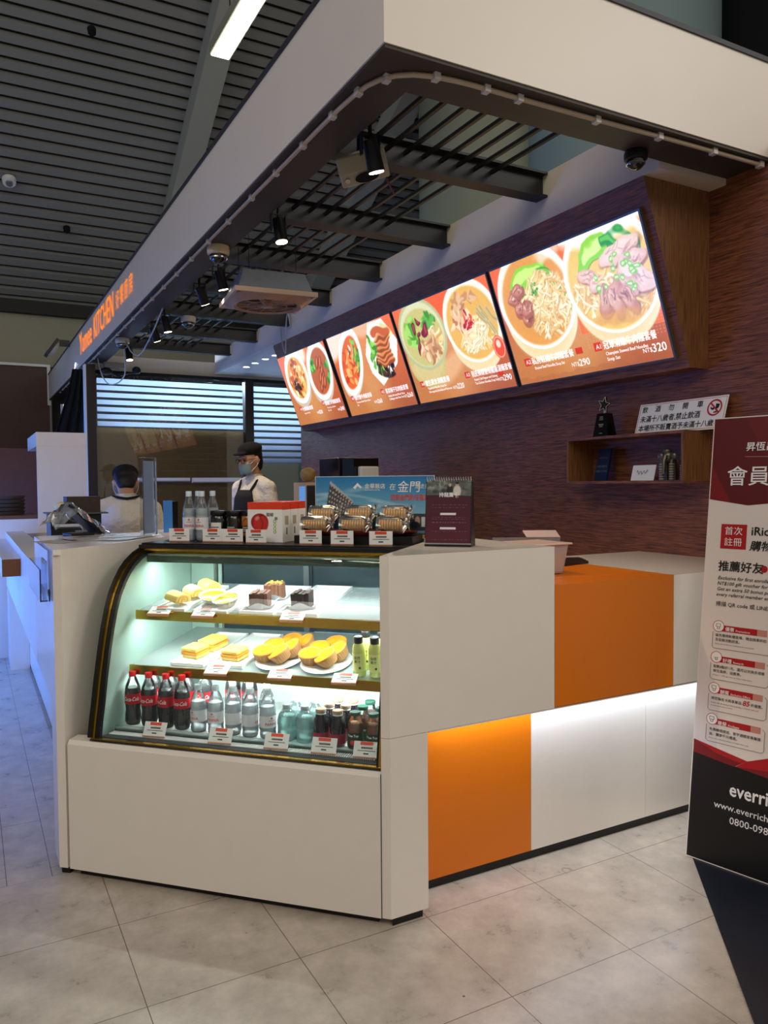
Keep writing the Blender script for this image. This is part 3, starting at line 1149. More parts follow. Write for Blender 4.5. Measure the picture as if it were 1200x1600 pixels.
def brownie(u, n, z, r, label, top='3b2016', flecks=False, slices=5):
    t = thing('brownie', label, 'cake', W(u, n, z), RZ + r, 'chocolate cakes on the upper shelf')
    rnd = random.Random(int(u * 1000))
    b = B()
    for k in range(slices):
        x0 = -0.036 + k * 0.0148
        h = 0.060 + rnd.uniform(-0.003, 0.005)
        b.box(x0, x0 + 0.013, -0.03, 0.03, 0.001, h)
    obj('cake_slices', b, mat('brownie_' + top, top, 0.7, noise=0.3, nscale=80), t, bevel=0.0015)
    p = B()
    N = 40
    vs = []
    for rr, zz_ in ((0.0, 0.0005), (0.045, 0.0005), (0.058, 0.012), (0.066, 0.022)):
        for i in range(N):
            a = 2 * math.pi * i / N
            w = 1 + 0.07 * math.sin(4 * a + u * 9) + 0.03 * math.sin(9 * a)
            vs.append((rr * w * math.cos(a), rr * w * math.sin(a) * 0.9, zz_ + (0.010 * math.sin(4 * a + 1) if rr > 0.05 else 0)))
    p.add(vs, [(j * N + i, j * N + (i + 1) % N, (j + 1) * N + (i + 1) % N, (j + 1) * N + i) for j in range(3) for i in range(N)])
    obj('paper_liner', p, mat('grey_wax_paper', 'd5dadb', 0.45), t, smooth=True)
    if flecks:
        f = B()
        for k in range(24):
            x, y = rnd.uniform(-0.033, 0.033), rnd.uniform(-0.026, 0.026)
            f.ell((x, y, 0.066), (0.004, 0.003, 0.002), 6, 4)
        obj('yellow_crumbs', f, mat('yellow_crumb', 'd9ae3a', 0.6), t)
    return t


brownie(-0.585, 0.355, Zs1 + 0.0045, 0.15, 'chocolate layer cake in clear paper, front of its tray on the upper shelf', '5a3524')
brownie(-0.58, 0.475, Zs1 + 0.0045, 0.15, 'brown cake with yellow crumbs on top, behind another cake on the upper shelf', '6b4530', True)
brownie(-0.42, 0.375, Zs1 + 0.0045, 0.05, 'dark chocolate brownie in a white paper liner, rightmost on the upper shelf', '26130d', False, 5)


def layer_cake(u, n, z, r, l, label):
    t = thing('layer_cake', label, 'cake', W(u, n, z), RZ + r, 'layered cake slices on the lower shelf')
    w = 0.040
    obj('sponge', B().box(-w, w, -l / 2, l / 2, 0.0, 0.016), M_cream, t, bevel=0.004)
    obj('orange_layer', B().box(-w - 0.001, w + 0.001, -l / 2 - 0.001, l / 2 + 0.001, 0.0165, 0.024), M_orangecake, t)
    obj('top_sponge', B().box(-w, w, -l / 2, l / 2, 0.0245, 0.042), mat('yellow_top', 'e6c458', 0.6, noise=0.08, nscale=50), t, bevel=0.006, seg=3)
    return t


layer_cake(-0.855, 0.335, Zs2 + 0.0045, -0.25, 0.075, 'yellow layered cake slice at the front of its tray, left on the lower shelf')
layer_cake(-0.835, 0.435, Zs2 + 0.0045, -0.2, 0.095, 'long yellow layered cake slice behind a shorter one, left on the lower shelf')
layer_cake(-0.685, 0.335, Zs2 + 0.0045, -0.15, 0.075, 'lone yellow layered cake slice beside the egg tarts, lower shelf')

# egg tarts
M_cup = mat('brown_baking_cup', 'a87d50', 0.75, noise=0.15, nscale=90)
M_custard = mat('egg_custard', 'd9981c', 0.22, noise=0.6, nscale=42, coat=0.4)


def make_tart():
    t = thing('egg_tart', 'x', 'tart')
    N = 56
    b = B()
    vs = []
    for rr, zz_ in ((0.027, 0.0), (0.038, 0.034), (0.036, 0.034), (0.035, 0.030)):
        for i in range(N):
            a = 2 * math.pi * i / N
            k = 1 + (0.018 if i % 2 else -0.018)
            vs.append((rr * k * math.cos(a), rr * k * math.sin(a), zz_))
    b.add(vs, [(j * N + i, j * N + (i + 1) % N, (j + 1) * N + (i + 1) % N, (j + 1) * N + i) for j in range(3) for i in range(N)] + [tuple(range(N))[::-1]])
    obj('baking_cup', b, M_cup, t)
    obj('crust', B().lathe([(0.0365, 0.031), (0.0385, 0.036), (0.036, 0.039), (0.032, 0.036)], 36, cap=False), mat('tart_crust', 'b0722c', 0.7, noise=0.2, nscale=60), t, smooth=True)
    obj('custard', B().lathe([(0.035, 0.030), (0.033, 0.0355), (0.02, 0.037), (0.0, 0.0375)], 32, cap=False), M_custard, t, smooth=True)
    return t


tart0 = make_tart()
tarts = [(-0.555, 0.325, 0, 0, 'front left of the left cluster'), (-0.545, 0.40, 0, 0, 'behind the front left one of the left cluster'),
         (-0.50, 0.47, 0, 0, 'rearmost of the left cluster'), (-0.475, 0.315, 0.35, -0.5, 'tilted at the front of the left cluster'),
         (-0.455, 0.375, 0.35, -0.5, 'tilted, in the middle row of the left cluster'), (-0.425, 0.44, 0.35, -0.5, 'tilted, at the back of the left cluster'),
         (-0.368, 0.325, 0, 0, 'front left of the right cluster'), (-0.36, 0.40, 0, 0, 'middle of the right cluster'),
         (-0.315, 0.465, 0, 0, 'rearmost of the right cluster'), (-0.285, 0.305, 0.4, -0.5, 'tilted at the front right of the right cluster'),
         (-0.265, 0.375, 0.4, -0.5, 'tilted, right of the middle in the right cluster')]
for i, (u, n, tx, ty, lab) in enumerate(tarts):
    lab = 'golden egg tart in a brown cup, ' + lab
    r = (tx * 0.75 if tx else 0.2, ty * 0.9, RZ)
    zt = Zs2 + 0.0045 + (0.016 if tx else 0.007)
    p = W(u, n, zt)
    if i == 0:
        tart0.location = p
        tart0.rotation_euler = r
        tart0['label'] = lab
        tart0['group'] = 'egg tarts on the lower shelf'
        tart0.scale = (1.14, 1.14, 1.1)
    else:
        dup(tart0, p, r, lab, 'egg tarts on the lower shelf').scale = (1.14, 1.14, 1.1)

# ---- bottles
def wrap_text(name, s, size, r, z, m, parent, shear=0.0, bold=0.0, ang0=-math.pi / 2, fitw=None):
    vs, fs = text_geo(s, size, 'CENTER', bold * 0.6, shear)
    k = 1.0
    if fitw:
        xs = [p[0] for p in vs]
        k = fitw / (max(xs) - min(xs))
    out = []
    for x, y, _ in vs:
        a = ang0 + x * k / r
        out.append((r * math.cos(a), r * math.sin(a), z + y))
    me = bpy.data.meshes.new(name)
    me.from_pydata(out, [], fs)
    me.materials.append(m)
    o = bpy.data.objects.new(name, me)
    C.objects.link(o)
    o.parent = parent
    return o


M_cola = mat('cola_liquid', '140604', 0.08, coat=0.8)
M_colared = mat('cola_red', 'd3141d', 0.35)
M_label_red = mat('dark_red_label', 'a3121d', 0.35)


def make_cola():
    t = thing('cola_bottle', 'x', 'bottle')
    k = 0.92
    obj('bottle', B().lathe([(0.024, 0.0), (0.030 * 1, 0.006), (0.0325, 0.02), (0.031, 0.05), (0.0285, 0.065), (0.031, 0.085), (0.0325, 0.11), (0.0325, 0.14), (0.029, 0.165), (0.020, 0.19), (0.0135, 0.205), (0.0125, 0.212)], 28, cap=True), M_pet, t, smooth=True)
    obj('cola', B().lathe([(0.022, 0.003), (0.028, 0.008), (0.0312, 0.022), (0.0298, 0.05), (0.0273, 0.065), (0.0298, 0.085), (0.0313, 0.11), (0.0313, 0.14), (0.0285, 0.160), (0.0, 0.161)], 24, cap=True), M_cola, t, smooth=True)
    lb = obj('label', B().lathe([(0.0331, 0.092), (0.0331, 0.135)], 28, cap=False), M_label_red, t, smooth=True)
    wrap_text('lettering', 'Coca-Cola', 0.024, 0.0337, 0.106, M_wink, lb, 0.35, 0.015, fitw=0.066)
    obj('cap', B().lathe([(0.0148, 0.207), (0.015, 0.210), (0.015, 0.226), (0.0138, 0.229), (0.0, 0.229)], 20), M_colared, t, smooth=True)
    return t


def make_panna(water='ffffff'):
    t = thing('water_bottle', 'x', 'bottle')
    obj('bottle', B().lathe([(0.027, 0.0), (0.0315, 0.005), (0.0325, 0.02), (0.031, 0.03), (0.0325, 0.04), (0.0325, 0.10), (0.031, 0.105), (0.0325, 0.11), (0.031, 0.13), (0.024, 0.158), (0.0145, 0.180), (0.0125, 0.19)], 28), M_pet, t, smooth=True)
    obj('water', B().lathe([(0.0, 0.003), (0.028, 0.004), (0.031, 0.02), (0.031, 0.105), (0.029, 0.135), (0.0, 0.1355)], 20), thin_glass('water_look', (0.97, 0.99, 1.0), 0.6, 0.0, 0.5, (0.88, 0.97, 1.0)), t, smooth=True)
    lb = obj('label', B().lathe([(0.0331, 0.048), (0.0331, 0.098)], 28, cap=False), thin_glass('sheer_label', (0.9, 0.9, 0.9), 0.5, 0.1, 0.72, (0.95, 0.95, 0.97)), t, smooth=True)
    M_pr = mat('panna_red', 'c8452f', 0.5)
    wrap_text('lettering', 'PANNA', 0.017, 0.0336, 0.058, M_pr, lb, 0, 0.03, fitw=0.054)
    wrap_text('lettering', 'ACQUA', 0.007, 0.0336, 0.0765, M_pr, lb, 0, 0.02)
    wrap_text('emblem', '✤', 0.014, 0.0336, 0.084, M_pr, lb, 0, 0.02)
    obj('cap', B().lathe([(0.0145, 0.184), (0.0148, 0.187), (0.0148, 0.203), (0.0138, 0.206), (0.0, 0.206)], 20), mat('pale_blue_cap', 'cfe0e8', 0.3, coat=0.3), t, smooth=True)
    return t


def make_sparkling():
    t = thing('sparkling_bottle', 'x', 'bottle')
    obj('bottle', B().lathe([(0.026, 0.0), (0.031, 0.006), (0.0325, 0.03), (0.030, 0.055), (0.0325, 0.075), (0.032, 0.095), (0.027, 0.115), (0.016, 0.135), (0.0125, 0.142), (0.0125, 0.146)], 28), thin_glass('aqua_bottle', (0.80, 0.95, 0.93), 2.2, 0.03, 0.10, (0.75, 0.95, 0.95)), t, smooth=True)
    obj('water', B().lathe([(0.0, 0.003), (0.026, 0.004), (0.031, 0.03), (0.031, 0.09), (0.026, 0.11), (0.0, 0.1105)], 20), thin_glass('aqua_water', (0.85, 0.96, 0.96), 0.5, 0, 0.32, (0.70, 0.95, 0.97)), t, smooth=True)
    obj('cap', B().lathe([(0.0142, 0.139), (0.0145, 0.142), (0.0145, 0.156), (0.0135, 0.158), (0.0, 0.158)], 20), mat('grey_cap', 'a9b6b8', 0.3, metal=0.4), t, smooth=True)
    return t


def make_grape():
    t = thing('juice_bottle', 'x', 'bottle')
    obj('bottle', B().lathe([(0.024, 0.0), (0.0275, 0.005), (0.0275, 0.085), (0.025, 0.10), (0.018, 0.118), (0.0165, 0.128)], 24), mat('dark_purple_glass', '120b16', 0.08, coat=0.8), t, smooth=True)
    obj('label', B().lathe([(0.0281, 0.012), (0.0281, 0.052)], 24, cap=False), mat('magenta_label', '8e1f3a', 0.4, noise=0.25, nscale=70), t, smooth=True)
    obj('neck', B().lathe([(0.0175, 0.119), (0.0178, 0.1245), (0.0168, 0.126)], 20), mat('neck_ring', 'd9dfe4', 0.2), t, smooth=True)
    obj('cap', B().lathe([(0.0185, 0.1265), (0.019, 0.128), (0.019, 0.139), (0.0178, 0.141), (0.0, 0.141)], 20), mat('tan_cap', 'a98f78', 0.35, metal=0.3), t, smooth=True)
    return t


def make_treetop():
    t = thing('apple_juice_bottle', 'x', 'bottle')
    obj('bottle', B().lathe([(0.024, 0.0), (0.0275, 0.005), (0.0275, 0.088), (0.024, 0.102), (0.0175, 0.118), (0.0165, 0.130)], 24), M_pet, t, smooth=True)
    obj('juice', B().lathe([(0.0, 0.003), (0.0262, 0.004), (0.0262, 0.088), (0.0235, 0.0985), (0.0, 0.099)], 20), mat('amber_juice', '8a4a12', 0.15, coat=0.5), t, smooth=True)
    lb = obj('label', B().lathe([(0.0281, 0.010), (0.0281, 0.066)], 24, cap=False), mat('dark_green_label', '1f3b22', 0.4), t, smooth=True)
    wrap_text('lettering', 'Tree Top', 0.0125, 0.0286, 0.050, M_wink, lb, 0.1, 0.03, fitw=0.040)
    ap = B().ell((0, -0.0280, 0.027), (0.0095, 0.0035, 0.0095), 14, 8)
    obj('apple_print', ap, M_red, lb, smooth=True)
    obj('cap', B().lathe([(0.0185, 0.1285), (0.019, 0.130), (0.019, 0.140), (0.0178, 0.142), (0.0, 0.142)], 20), mat('green_cap', '1e4a3a', 0.35), t, smooth=True)
    return t


def make_aloe():
    t = thing('yellow_drink_bottle', 'x', 'bottle')
    obj('bottle', B().lathe([(0.021, 0.0), (0.0235, 0.004), (0.0235, 0.10), (0.020, 0.112), (0.015, 0.118), (0.0145, 0.124)], 24), mat('cloudy_yellow', 'cfd27a', 0.15, coat=0.6), t, smooth=True)
    lb = obj('label', B().lathe([(0.0241, 0.02), (0.0241, 0.085)], 24, cap=False), mat('pale_yellow_label', 'dde08e', 0.4), t, smooth=True)
    wrap_text('lettering', '自然', 0.012, 0.0246, 0.066, M_ink, lb, 0, 0.02)
    wrap_text('lettering', '果汁', 0.012, 0.0246, 0.052, M_ink, lb, 0, 0.02)
    obj('stamp', B().cyl((0.008, -0.0215, 0.034), (0.0086, -0.0245, 0.034), 0.004, n=14), mat('stamp_brown', '5b3a24', 0.5), lb)
    obj('cap', B().lathe([(0.016, 0.1195), (0.0165, 0.121), (0.0165, 0.140), (0.0155, 0.142), (0.0, 0.142)], 20), M_black, t, smooth=True)
    return t


def row(proto, places, group, z, base, sc=(1, 1, 1)):
    for i, (u, n, r, lab) in enumerate(places):
        p = W(u, n, z)
        rr = (0, 0, RZ + r)
        lab = base + lab
        if i == 0:
            proto.location = p
            proto.rotation_euler = rr
            proto['label'] = lab
            proto['group'] = group
            proto.scale = sc
        else:
            dup(proto, p, rr, lab, group).scale = sc


ZT = Zf
cola = make_cola()
back = 'in the rear row, mostly hidden behind the front one'
row(cola, [(-1.045, 0.19, 0.35, 'leftmost in the front row'), (-0.972, 0.187, 0.0, 'second from the left in the front row'), (-0.898, 0.187, -0.5, 'third from the left in the front row'), (-0.828, 0.183, 0.1, 'fourth from the left, beside the clear water bottles'),
           (-1.01, 0.275, 0.2, 'second row, behind the two leftmost'), (-0.935, 0.275, 0.1, 'second row, behind the second and third'), (-0.862, 0.272, -0.2, 'second row, behind the third and fourth'),
           (-0.79, 0.285, 0.3, 'second row, its red cap showing above the first water bottle'), (-0.70, 0.34, 0.3, 'third row, red cap showing above the water bottles'), (-0.63, 0.34, 0.1, 'third row, rightmost red cap above the water bottles')],
    'cola bottles in the pastry case', ZT, 'red-capped cola bottle, ', (.92, .92, .88))
panna = make_panna()
row(panna, [(-0.757, 0.178, -0.35, 'first from the colas'), (-0.686, 0.178, 0.0, 'second from the colas'), (-0.617, 0.18, 2.4, 'third from the colas, label turned away'), (-0.547, 0.178, 1.9, 'fourth from the colas, back of label showing'), (-0.478, 0.18, 0.9, 'fifth from the colas, label turned to the right'),
            (-0.66, 0.262, 0.4, 'second row, behind the second and third'), (-0.59, 0.262, 1.4, 'second row, behind the third and fourth'), (-0.52, 0.262, 0.3, 'second row, behind the fourth and fifth')],
    'clear water bottles inside the case', ZT, 'red-lettered water bottle inside the case, ', (.9, .9, .84))
spk = make_sparkling()
row(spk, [(-0.402, 0.177, 0, 'front row, beside the tall water bottles'), (-0.332, 0.175, 0, 'front row, beside the dark juices'), (-0.405, 0.258, 0, 'second row, on the left'), (-0.330, 0.258, 0, 'second row, on the right')],
    'aqua soda bottles inside the case', ZT, 'short aqua bottle with grey cap, ', (1.08, 1.08, .80))
gj = make_grape()
row(gj, [(-0.268, 0.165, 0, 'front row left'), (-0.205, 0.163, 0, 'front row right'), (-0.262, 0.235, 0, 'second row left'), (-0.20, 0.233, 0, 'second row right'), (-0.255, 0.305, 0, 'third row left'), (-0.195, 0.303, 0, 'third row right')],
    'dark juice bottles inside the case', ZT, 'dark purple juice bottle with magenta label, ', (1, 1, .88))
tj = make_treetop()
row(tj, [(-0.140, 0.160, 0, 'front row left'), (-0.072, 0.158, 0, 'front row right'), (-0.135, 0.23, 0, 'second row left'), (-0.066, 0.228, 0, 'second row right'), (-0.13, 0.30, 0, 'third row left'), (-0.064, 0.298, 0, 'third row right')],
    'apple juice bottles inside the case', ZT, 'amber juice bottle with green label and cap, ', (1, 1, .88))
al = make_aloe()
row(al, [(-0.155, 0.262, 0, 'front left of the group'), (-0.095, 0.262, 0, 'front right of the group'), (-0.150, 0.33, 0, 'rear left of the group'), (-0.088, 0.33, 0, 'rear right of the group')],
    'yellow drinks on the lower shelf', Zs2 + 0.0005, 'cloudy yellow bottle with black cap on the lower shelf, ')

# ---- price cards
M_print = mat('card_print', '4a4643', 0.6)


def make_card():
    t = thing('price_card', 'x', 'sign')
    w, h = 0.088, 0.054
    c = obj('card', B().box(-w / 2, w / 2, -0.0008, 0.0008, 0.0035, h), M_paper, t)
    obj('red_tab', B().box(-0.022, 0.022, -0.0016, -0.0009, h - 0.012, h - 0.001), M_redtab, t)
    obj('stand', B().box(-w / 2, w / 2, -0.002, 0.007, 0.0, 0.002).box(-w / 2, w / 2, -0.0025, -0.0012, 0.002, 0.0045), mat('acrylic_foot', 'c98b6a', 0.2), t)
    ln = B()
    rnd = random.Random(4)
    x = -0.018
    while x < 0.018:
        q = rnd.uniform(0.003, 0.0045)
        ln.box(x, x + q, -0.0015, -0.0009, 0.030, 0.036)
        x += q + 0.0008
    x = -0.030
    while x < 0.030:
        q = rnd.uniform(0.002, 0.006)
        ln.box(x, x + q, -0.0015, -0.0009, 0.0225, 0.0250)
        x += q + 0.0009
    ln.box(-0.009, 0.009, -0.0015, -0.0009, 0.012, 0.0165)
    obj('printed_lines', ln, M_print, t)
    return t


card0 = make_card()
cards = [(-0.995, 0.455, 1.1985, 0.1, 0, 'in front of the clear water bottles on top of the glass case'),
         (-0.845, 0.46, 1.1985, 0.05, 0, 'in front of the dark jars, on the left'),
         (-0.755, 0.46, 1.1985, 0.05, 0, 'in front of the dark jars, on the right'),
         (-0.640, 0.435, 1.1985, 0.0, 0, 'in front of the red and white gift box'),
         (-0.405, 0.425, 1.1985, 0.1, 0, 'in front of the leftmost gold cookie packs'),
         (-0.275, 0.420, 1.1985, 0.1, 0, 'in front of the middle gold cookie packs'),
         (-0.120, 0.415, 1.1985, 0.12, 0, 'in front of the rightmost gold cookie packs'),
         (-0.955, 0.225, 0.937, 0.1, -1.12, 'leaning at the upper shelf edge below the cake rolls'),
         (-0.765, 0.225, 0.937, 0.1, -1.12, 'leaning at the upper shelf edge below the yellow tarts'),
         (-0.405, 0.225, 0.937, 0.1, -1.12, 'leaning at the upper shelf edge below the brownie'),
         (-0.690, 0.18, 0.735, 0.1, -1.12, 'leaning at the lower shelf edge below the layered cake'),
         (-0.435, 0.18, 0.735, 0.1, -1.12, 'leaning at the lower shelf edge below the left egg tarts'),
         (-0.190, 0.18, 0.735, 0.1, -1.12, 'leaning at the lower shelf edge below the yellow bottles'),
         (-0.880, 0.072, 0.5205, 0.05, -0.45, 'on the case floor in front of the cola bottles'),
         (-0.615, 0.072, 0.5205, 0.05, -0.45, 'on the case floor in front of the clear water bottles'),
         (-0.400, 0.072, 0.5205, 0.05, -0.45, 'on the case floor in front of the aqua bottles'),
         (-0.225, 0.072, 0.5205, 0.05, -0.45, 'on the case floor in front of the dark juices'),
         (-0.075, 0.072, 0.5205, 0.05, -0.45, 'on the case floor in front of the amber juices')]
for i, (u, n, z, r, tilt, lab) in enumerate(cards):
    lab = 'price card ' + lab
    p = W(u, n, z)
    rr = (tilt, 0, RZ + r)
    g = 'price cards around the pastry case'
    if i == 0:
        card0.location = p
        card0.rotation_euler = rr
        card0['label'] = lab
        card0['group'] = g
    else:
        dup(card0, p, rr, lab, g)

# the glass shelves slope up towards the back: seat everything on them accordingly
for o in list(C.objects):
    if o.parent is None and 'category' in o and o['category'] != 'sign' and not o.name.startswith('display_case'):
        d_ = o.location - D0
        u_, n_ = d_.dot(UV), d_.dot(NV)
        if -1.12 < u_ < 0 and 0.24 < n_ < 0.7:
            for zs, n0 in ((0.945, 0.262), (0.742, 0.215)):
                if zs - 0.002 < o.location.z < zs + 0.04:
                    o.location.z += 0.125 * (n_ - n0)
                    o.rotation_euler[0] += 0.125

# =================================================================== MENU HOUSING AND LIT MENU BOARDS
def face_x(z):
    return 2.296 + (2.8 - z) * 0.3725


hs = B().prism([(2.296, 2.7995), (2.734, 2.7995), (2.734, 1.965), (face_x(1.965), 1.965)], 'y', 0.4, 5.16)
# grain: long face runs along y, gable face upright
o = obj('menu_housing', hs, M_woodH)
o.data.materials.append(M_woodX)
for p in o.data.polygons:
    if abs(p.normal.y) > 0.9:
        p.material_index = 1
tag(o, 'long slanted wooden housing on the right wall that holds the four lit menu boards', 'cabinet')

MUP = Vector((-0.349, 0, 0.937)).normalized()
MR = Vector((0, -1, 0))
MN = MR.cross(MUP)
M_lit = vcol_mat('backlit_print', 1.18, 0.25)
_b = M_lit.node_tree.nodes['Principled BSDF']
for l_ in list(_b.inputs['Base Color'].links):
    M_lit.node_tree.links.remove(l_)
_b.inputs['Base Color'].default_value = (0.02, 0.02, 0.02, 1)
M_boardframe = mat('board_frame', '6d6560', 0.35, metal=0.6)
M_litink = mat('lit_white_ink', 'ffffff', 0.5, emis=(1, 0.97, 0.93), es=1.0)
M_litred = mat('lit_red_tag', 'd93a24', 0.5, emis='e2401f', es=0.8)
rng = np.random.default_rng(7)


def bowl(p, cx, cy, rx, ry, broth, rot=0.0, body=0.12, rim='fbf8f0', inner=0.88, side='f3e2bd'):
    p.flat()
    p.ell(cx, cy - body, rx * 0.93, ry * 0.93, side, rot, 0.03)
    p.ell(cx - 0.02, cy - body - 0.03, rx * 0.80, ry * 0.84, 'e9c98c', rot, 0.25, 0.55)
    p.ell(cx, cy, rx, ry, rim, rot, 0.025)
    p.ell(cx, cy + 0.01, rx * 0.93, ry * 0.93, 'efe9db', rot, 0.08)
    p.ell(cx, cy - ry * 0.05, rx * inner, ry * inner, broth, rot, 0.06)
    m = p.emask(cx, cy - ry * 0.05, rx * inner, ry * inner, rot, 0.04)
    p.warp(.022)
    return m


def noodles(p, cx, cy, rx, ry, n, clip, cols=('fff0c0', 'f7dc98', 'fff7da', 'e9c074'), w=0.011):
    for i in range(n):
        a = rng.uniform(0, 2 * math.pi)
        r = math.sqrt(rng.uniform(0, 1))
        x, y = cx + rx * r * math.cos(a), cy + ry * r * math.sin(a)
        th = rng.uniform(0, 2 * math.pi)
        k = rng.uniform(-9, 9)
        pts = [(x, y)]
        L = rng.uniform(.12, .3)
        for j in range(6):
            th += k * L / 6
            x += math.cos(th) * L / 6
            y += math.sin(th) * L / 6
            pts.append((x, y))
        m = clip * p.emask(cx, cy, rx * 1.15, ry * 1.15, 0, .1)
        p.line([(q + 0.004, s - 0.005) for q, s in pts], w, 'b9843f', 0.55, m)
        p.line(pts, w * .8, cols[i % len(cols)], 0.95, m)


def meat(p, cx, cy, rx, ry, rot, clip, c='b3745a', hi='d9a68b', dk='8a4a35', n=7):
    p.ell(cx + .006, cy - .012, rx * 1.04, ry * 1.04, '7a4026', rot, .15, .55, clip)
    p.ell(cx, cy, rx, ry, c, rot, .10, 1, clip)
    p.ell(cx - rx * .1, cy + ry * .15, rx * .75, ry * .65, hi, rot, .5, .6, clip)
    for i in range(n):
        a = rng.uniform(0, 2 * math.pi)
        r = rng.uniform(.1, .7)
        x, y = cx + rx * r * math.cos(a), cy + ry * r * math.sin(a)
        t = rot + rng.uniform(-.6, .6)
        l = rng.uniform(.2, .5) * rx
        p.line([(x, y), (x + math.cos(t) * l, y + math.sin(t) * l)], .004, dk if i % 2 else 'f3d6c4', .7, clip)


def leaves(p, pts, w, c1, c2, clip=None):
    p.line([(x + .004, y - .01) for x, y in pts], w * 1.05, '3f7a22', .6, clip)
    p.line(pts, w, c1, 1, clip)
    p.line([(x, y + w * .3) for x, y in pts], w * .45, c2, .8, clip)


def blobs(p, cx, cy, rx, ry, n, cols, s0, s1, clip=None, a=.95):
    for i in range(n):
        t = rng.uniform(0, 2 * math.pi)
        r = math.sqrt(rng.uniform(0, 1))
        p.ell(cx + rx * r * math.cos(t), cy + ry * r * math.sin(t), rng.uniform(s0, s1), rng.uniform(s0, s1) * .7, cols[i % len(cols)], rng.uniform(0, 3), .25, a, clip)


def texture(p, amt):
    amt = amt * .4
    p.flat()
    g = rng.normal(0, 1, (p.h // 3 + 1, p.w // 3 + 1))
    g = np.kron(g, np.ones((3, 3)))[:p.h, :p.w]
    p.a = np.clip(p.a * (1 + amt * (0.5 * g + 0.5 * rng.normal(0, 1, (p.h, p.w))))[..., None], 0, 1)


def base_bg(w, h):
    p = Pic(w, h, 'e8763a')
    p.grad('f0703a', 'a85a33')
    p.ell(.2, .1, .9, .35, 'c98446', 0, .8, .7)
    p.ell(.8, .55, .35, .5, 'dca468', 0, .9, .6)
    return p


def paint1(h=170):
    w = int(h * 1.643)
    p = base_bg(w, h)
    p.rect(0, .25, .75, 1, 'ee6a34')
    p.poly([(.84, 1), (.86, .3), (1.65, .25), (1.65, 1)], 'e7722f')
    for i in range(26):
        for j in range(9):
            p.ell(.9 + i * .03, .19 + j * .022, .008, .005, 'f2a15c', 0, .4, .5)
    p.poly([(.62, 1), (.80, 1), (.80, .86)], 'f4572a')
    p.grad('c06a3c', 'a45c38', .0)
    c = bowl(p, .46, .68, .45, .42, 'e5a34c', 0.0, .13)
    p.ell(.45, .66, .38, .35, 'd98b3a', 0, .3, .4, c)
    leaves(p, [(.30, .80), (.42, .86), (.55, .84)], .085, '8fd12e', 'd8f58c', c)
    leaves(p, [(.55, .85), (.68, .80), (.78, .68), (.85, .50)], .035, '3f9a1e', '8ad048', c)
    leaves(p, [(.60, .80), (.72, .70), (.80, .55)], .03, '2f8a1c', '6cc03a', c)
    p.warp(.012, 45)
    noodles(p, .58, .60, .25, .23, 190, c, w=.010)
    for x, y in ((.21, .72), (.29, .76), (.24, .62), (.31, .53), (.34, .60)):
        meat(p, x, y, .075, .065, .5, c, 'ac6248', 'dca184', '7f3d2a', 14)
    blobs(p, .50, .75, .07, .06, 22, ('5fae2c', 'e9f7c8', '2f8a1c'), .008, .018, c)
    p.ell(.70, .98, .12, .06, 'ffffff', 0, .6, .6)
    # right bowl
    p.flat()
    p.poly([(.86, .98), (1.65, .98), (1.65, 1), (.86, 1)], 'f6f6ee')
    c = bowl(p, 1.27, .68, .45, .43, 'e9c465', 0.0, .12, 'ffffff', .90)
    p.ell(1.25, .62, .36, .28, 'f0cf74', 0, .5, .6, c)
    p.flat()
    p.ell(1.27, 1.03, .44, .14, 'f4f6ee', 0, .3, .95)
    p.warp(.03)
    leaves(p, [(1.04, .80), (1.14, .86), (1.28, .88)], .075, '8fd436', 'e4fba4', c)
    leaves(p, [(1.24, .90), (1.38, .91), (1.50, .86), (1.60, .74)], .030, '2f9430', '74cc55', c)
    leaves(p, [(1.34, .86), (1.48, .80), (1.60, .62)], .022, '267a2a', '5fb84c', c)
    p.warp(.012, 45)
    noodles(p, 1.02, .55, .13, .14, 44, c)
    noodles(p, 1.45, .45, .18, .10, 44, c)
    for mx_, my_, rx_, ry_, ro_, cc, hh, dd in ((1.40, .80, .20, .075, .25, 'e8c6b4', 'f6e2dc', 'b9897c'), (1.50, .72, .12, .05, .1, 'e2b8a4', 'f3dcd4', 'b9897c'),
                                                (1.06, .69, .10, .06, -.3, 'e0b498', 'f2d6cc', 'b07a6c'), (1.13, .63, .08, .05, .6, 'e0b4a4', 'f6ded4', 'b07a6c'),
                                                (1.50, .60, .17, .09, -.6, 'e6c6b6', 'f5e2dc', 'b58a7e'), (1.42, .56, .12, .06, -.8, 'd8ae98', 'efd2c8', 'a87a6c'),
                                                (1.19, .50, .14, .075, 1.1, 'c08468', 'e4b89c', '8f543c'), (1.29, .49, .14, .07, 1.5, 'cb9074', 'eac4ac', '8f543c'), (1.38, .47, .12, .06, 2.1, 'c58a6e', 'e6bea4', '8f543c')):
        meat(p, mx_, my_, rx_, ry_, ro_, c, cc, hh, dd, 26)
    noodles(p, 1.22, .66, .10, .05, 10, c)
    p.ell(1.26, .36, .25, .045, 'dba052', 0, .5, .7, c)
    for i in range(18):
        x, y = 1.10 + rng.uniform(0, .45), .58 + rng.uniform(-.06, .2)
        p.ell(x, y, .028, .021, '86c440', rng.uniform(0, 3), .3)
        p.ell(x, y, .014, .010, 'eefad0', 0, .4)
    p.rect(0, 1.7, 0, .05, 'a05c3a', .35)
    texture(p, .035)
    return p


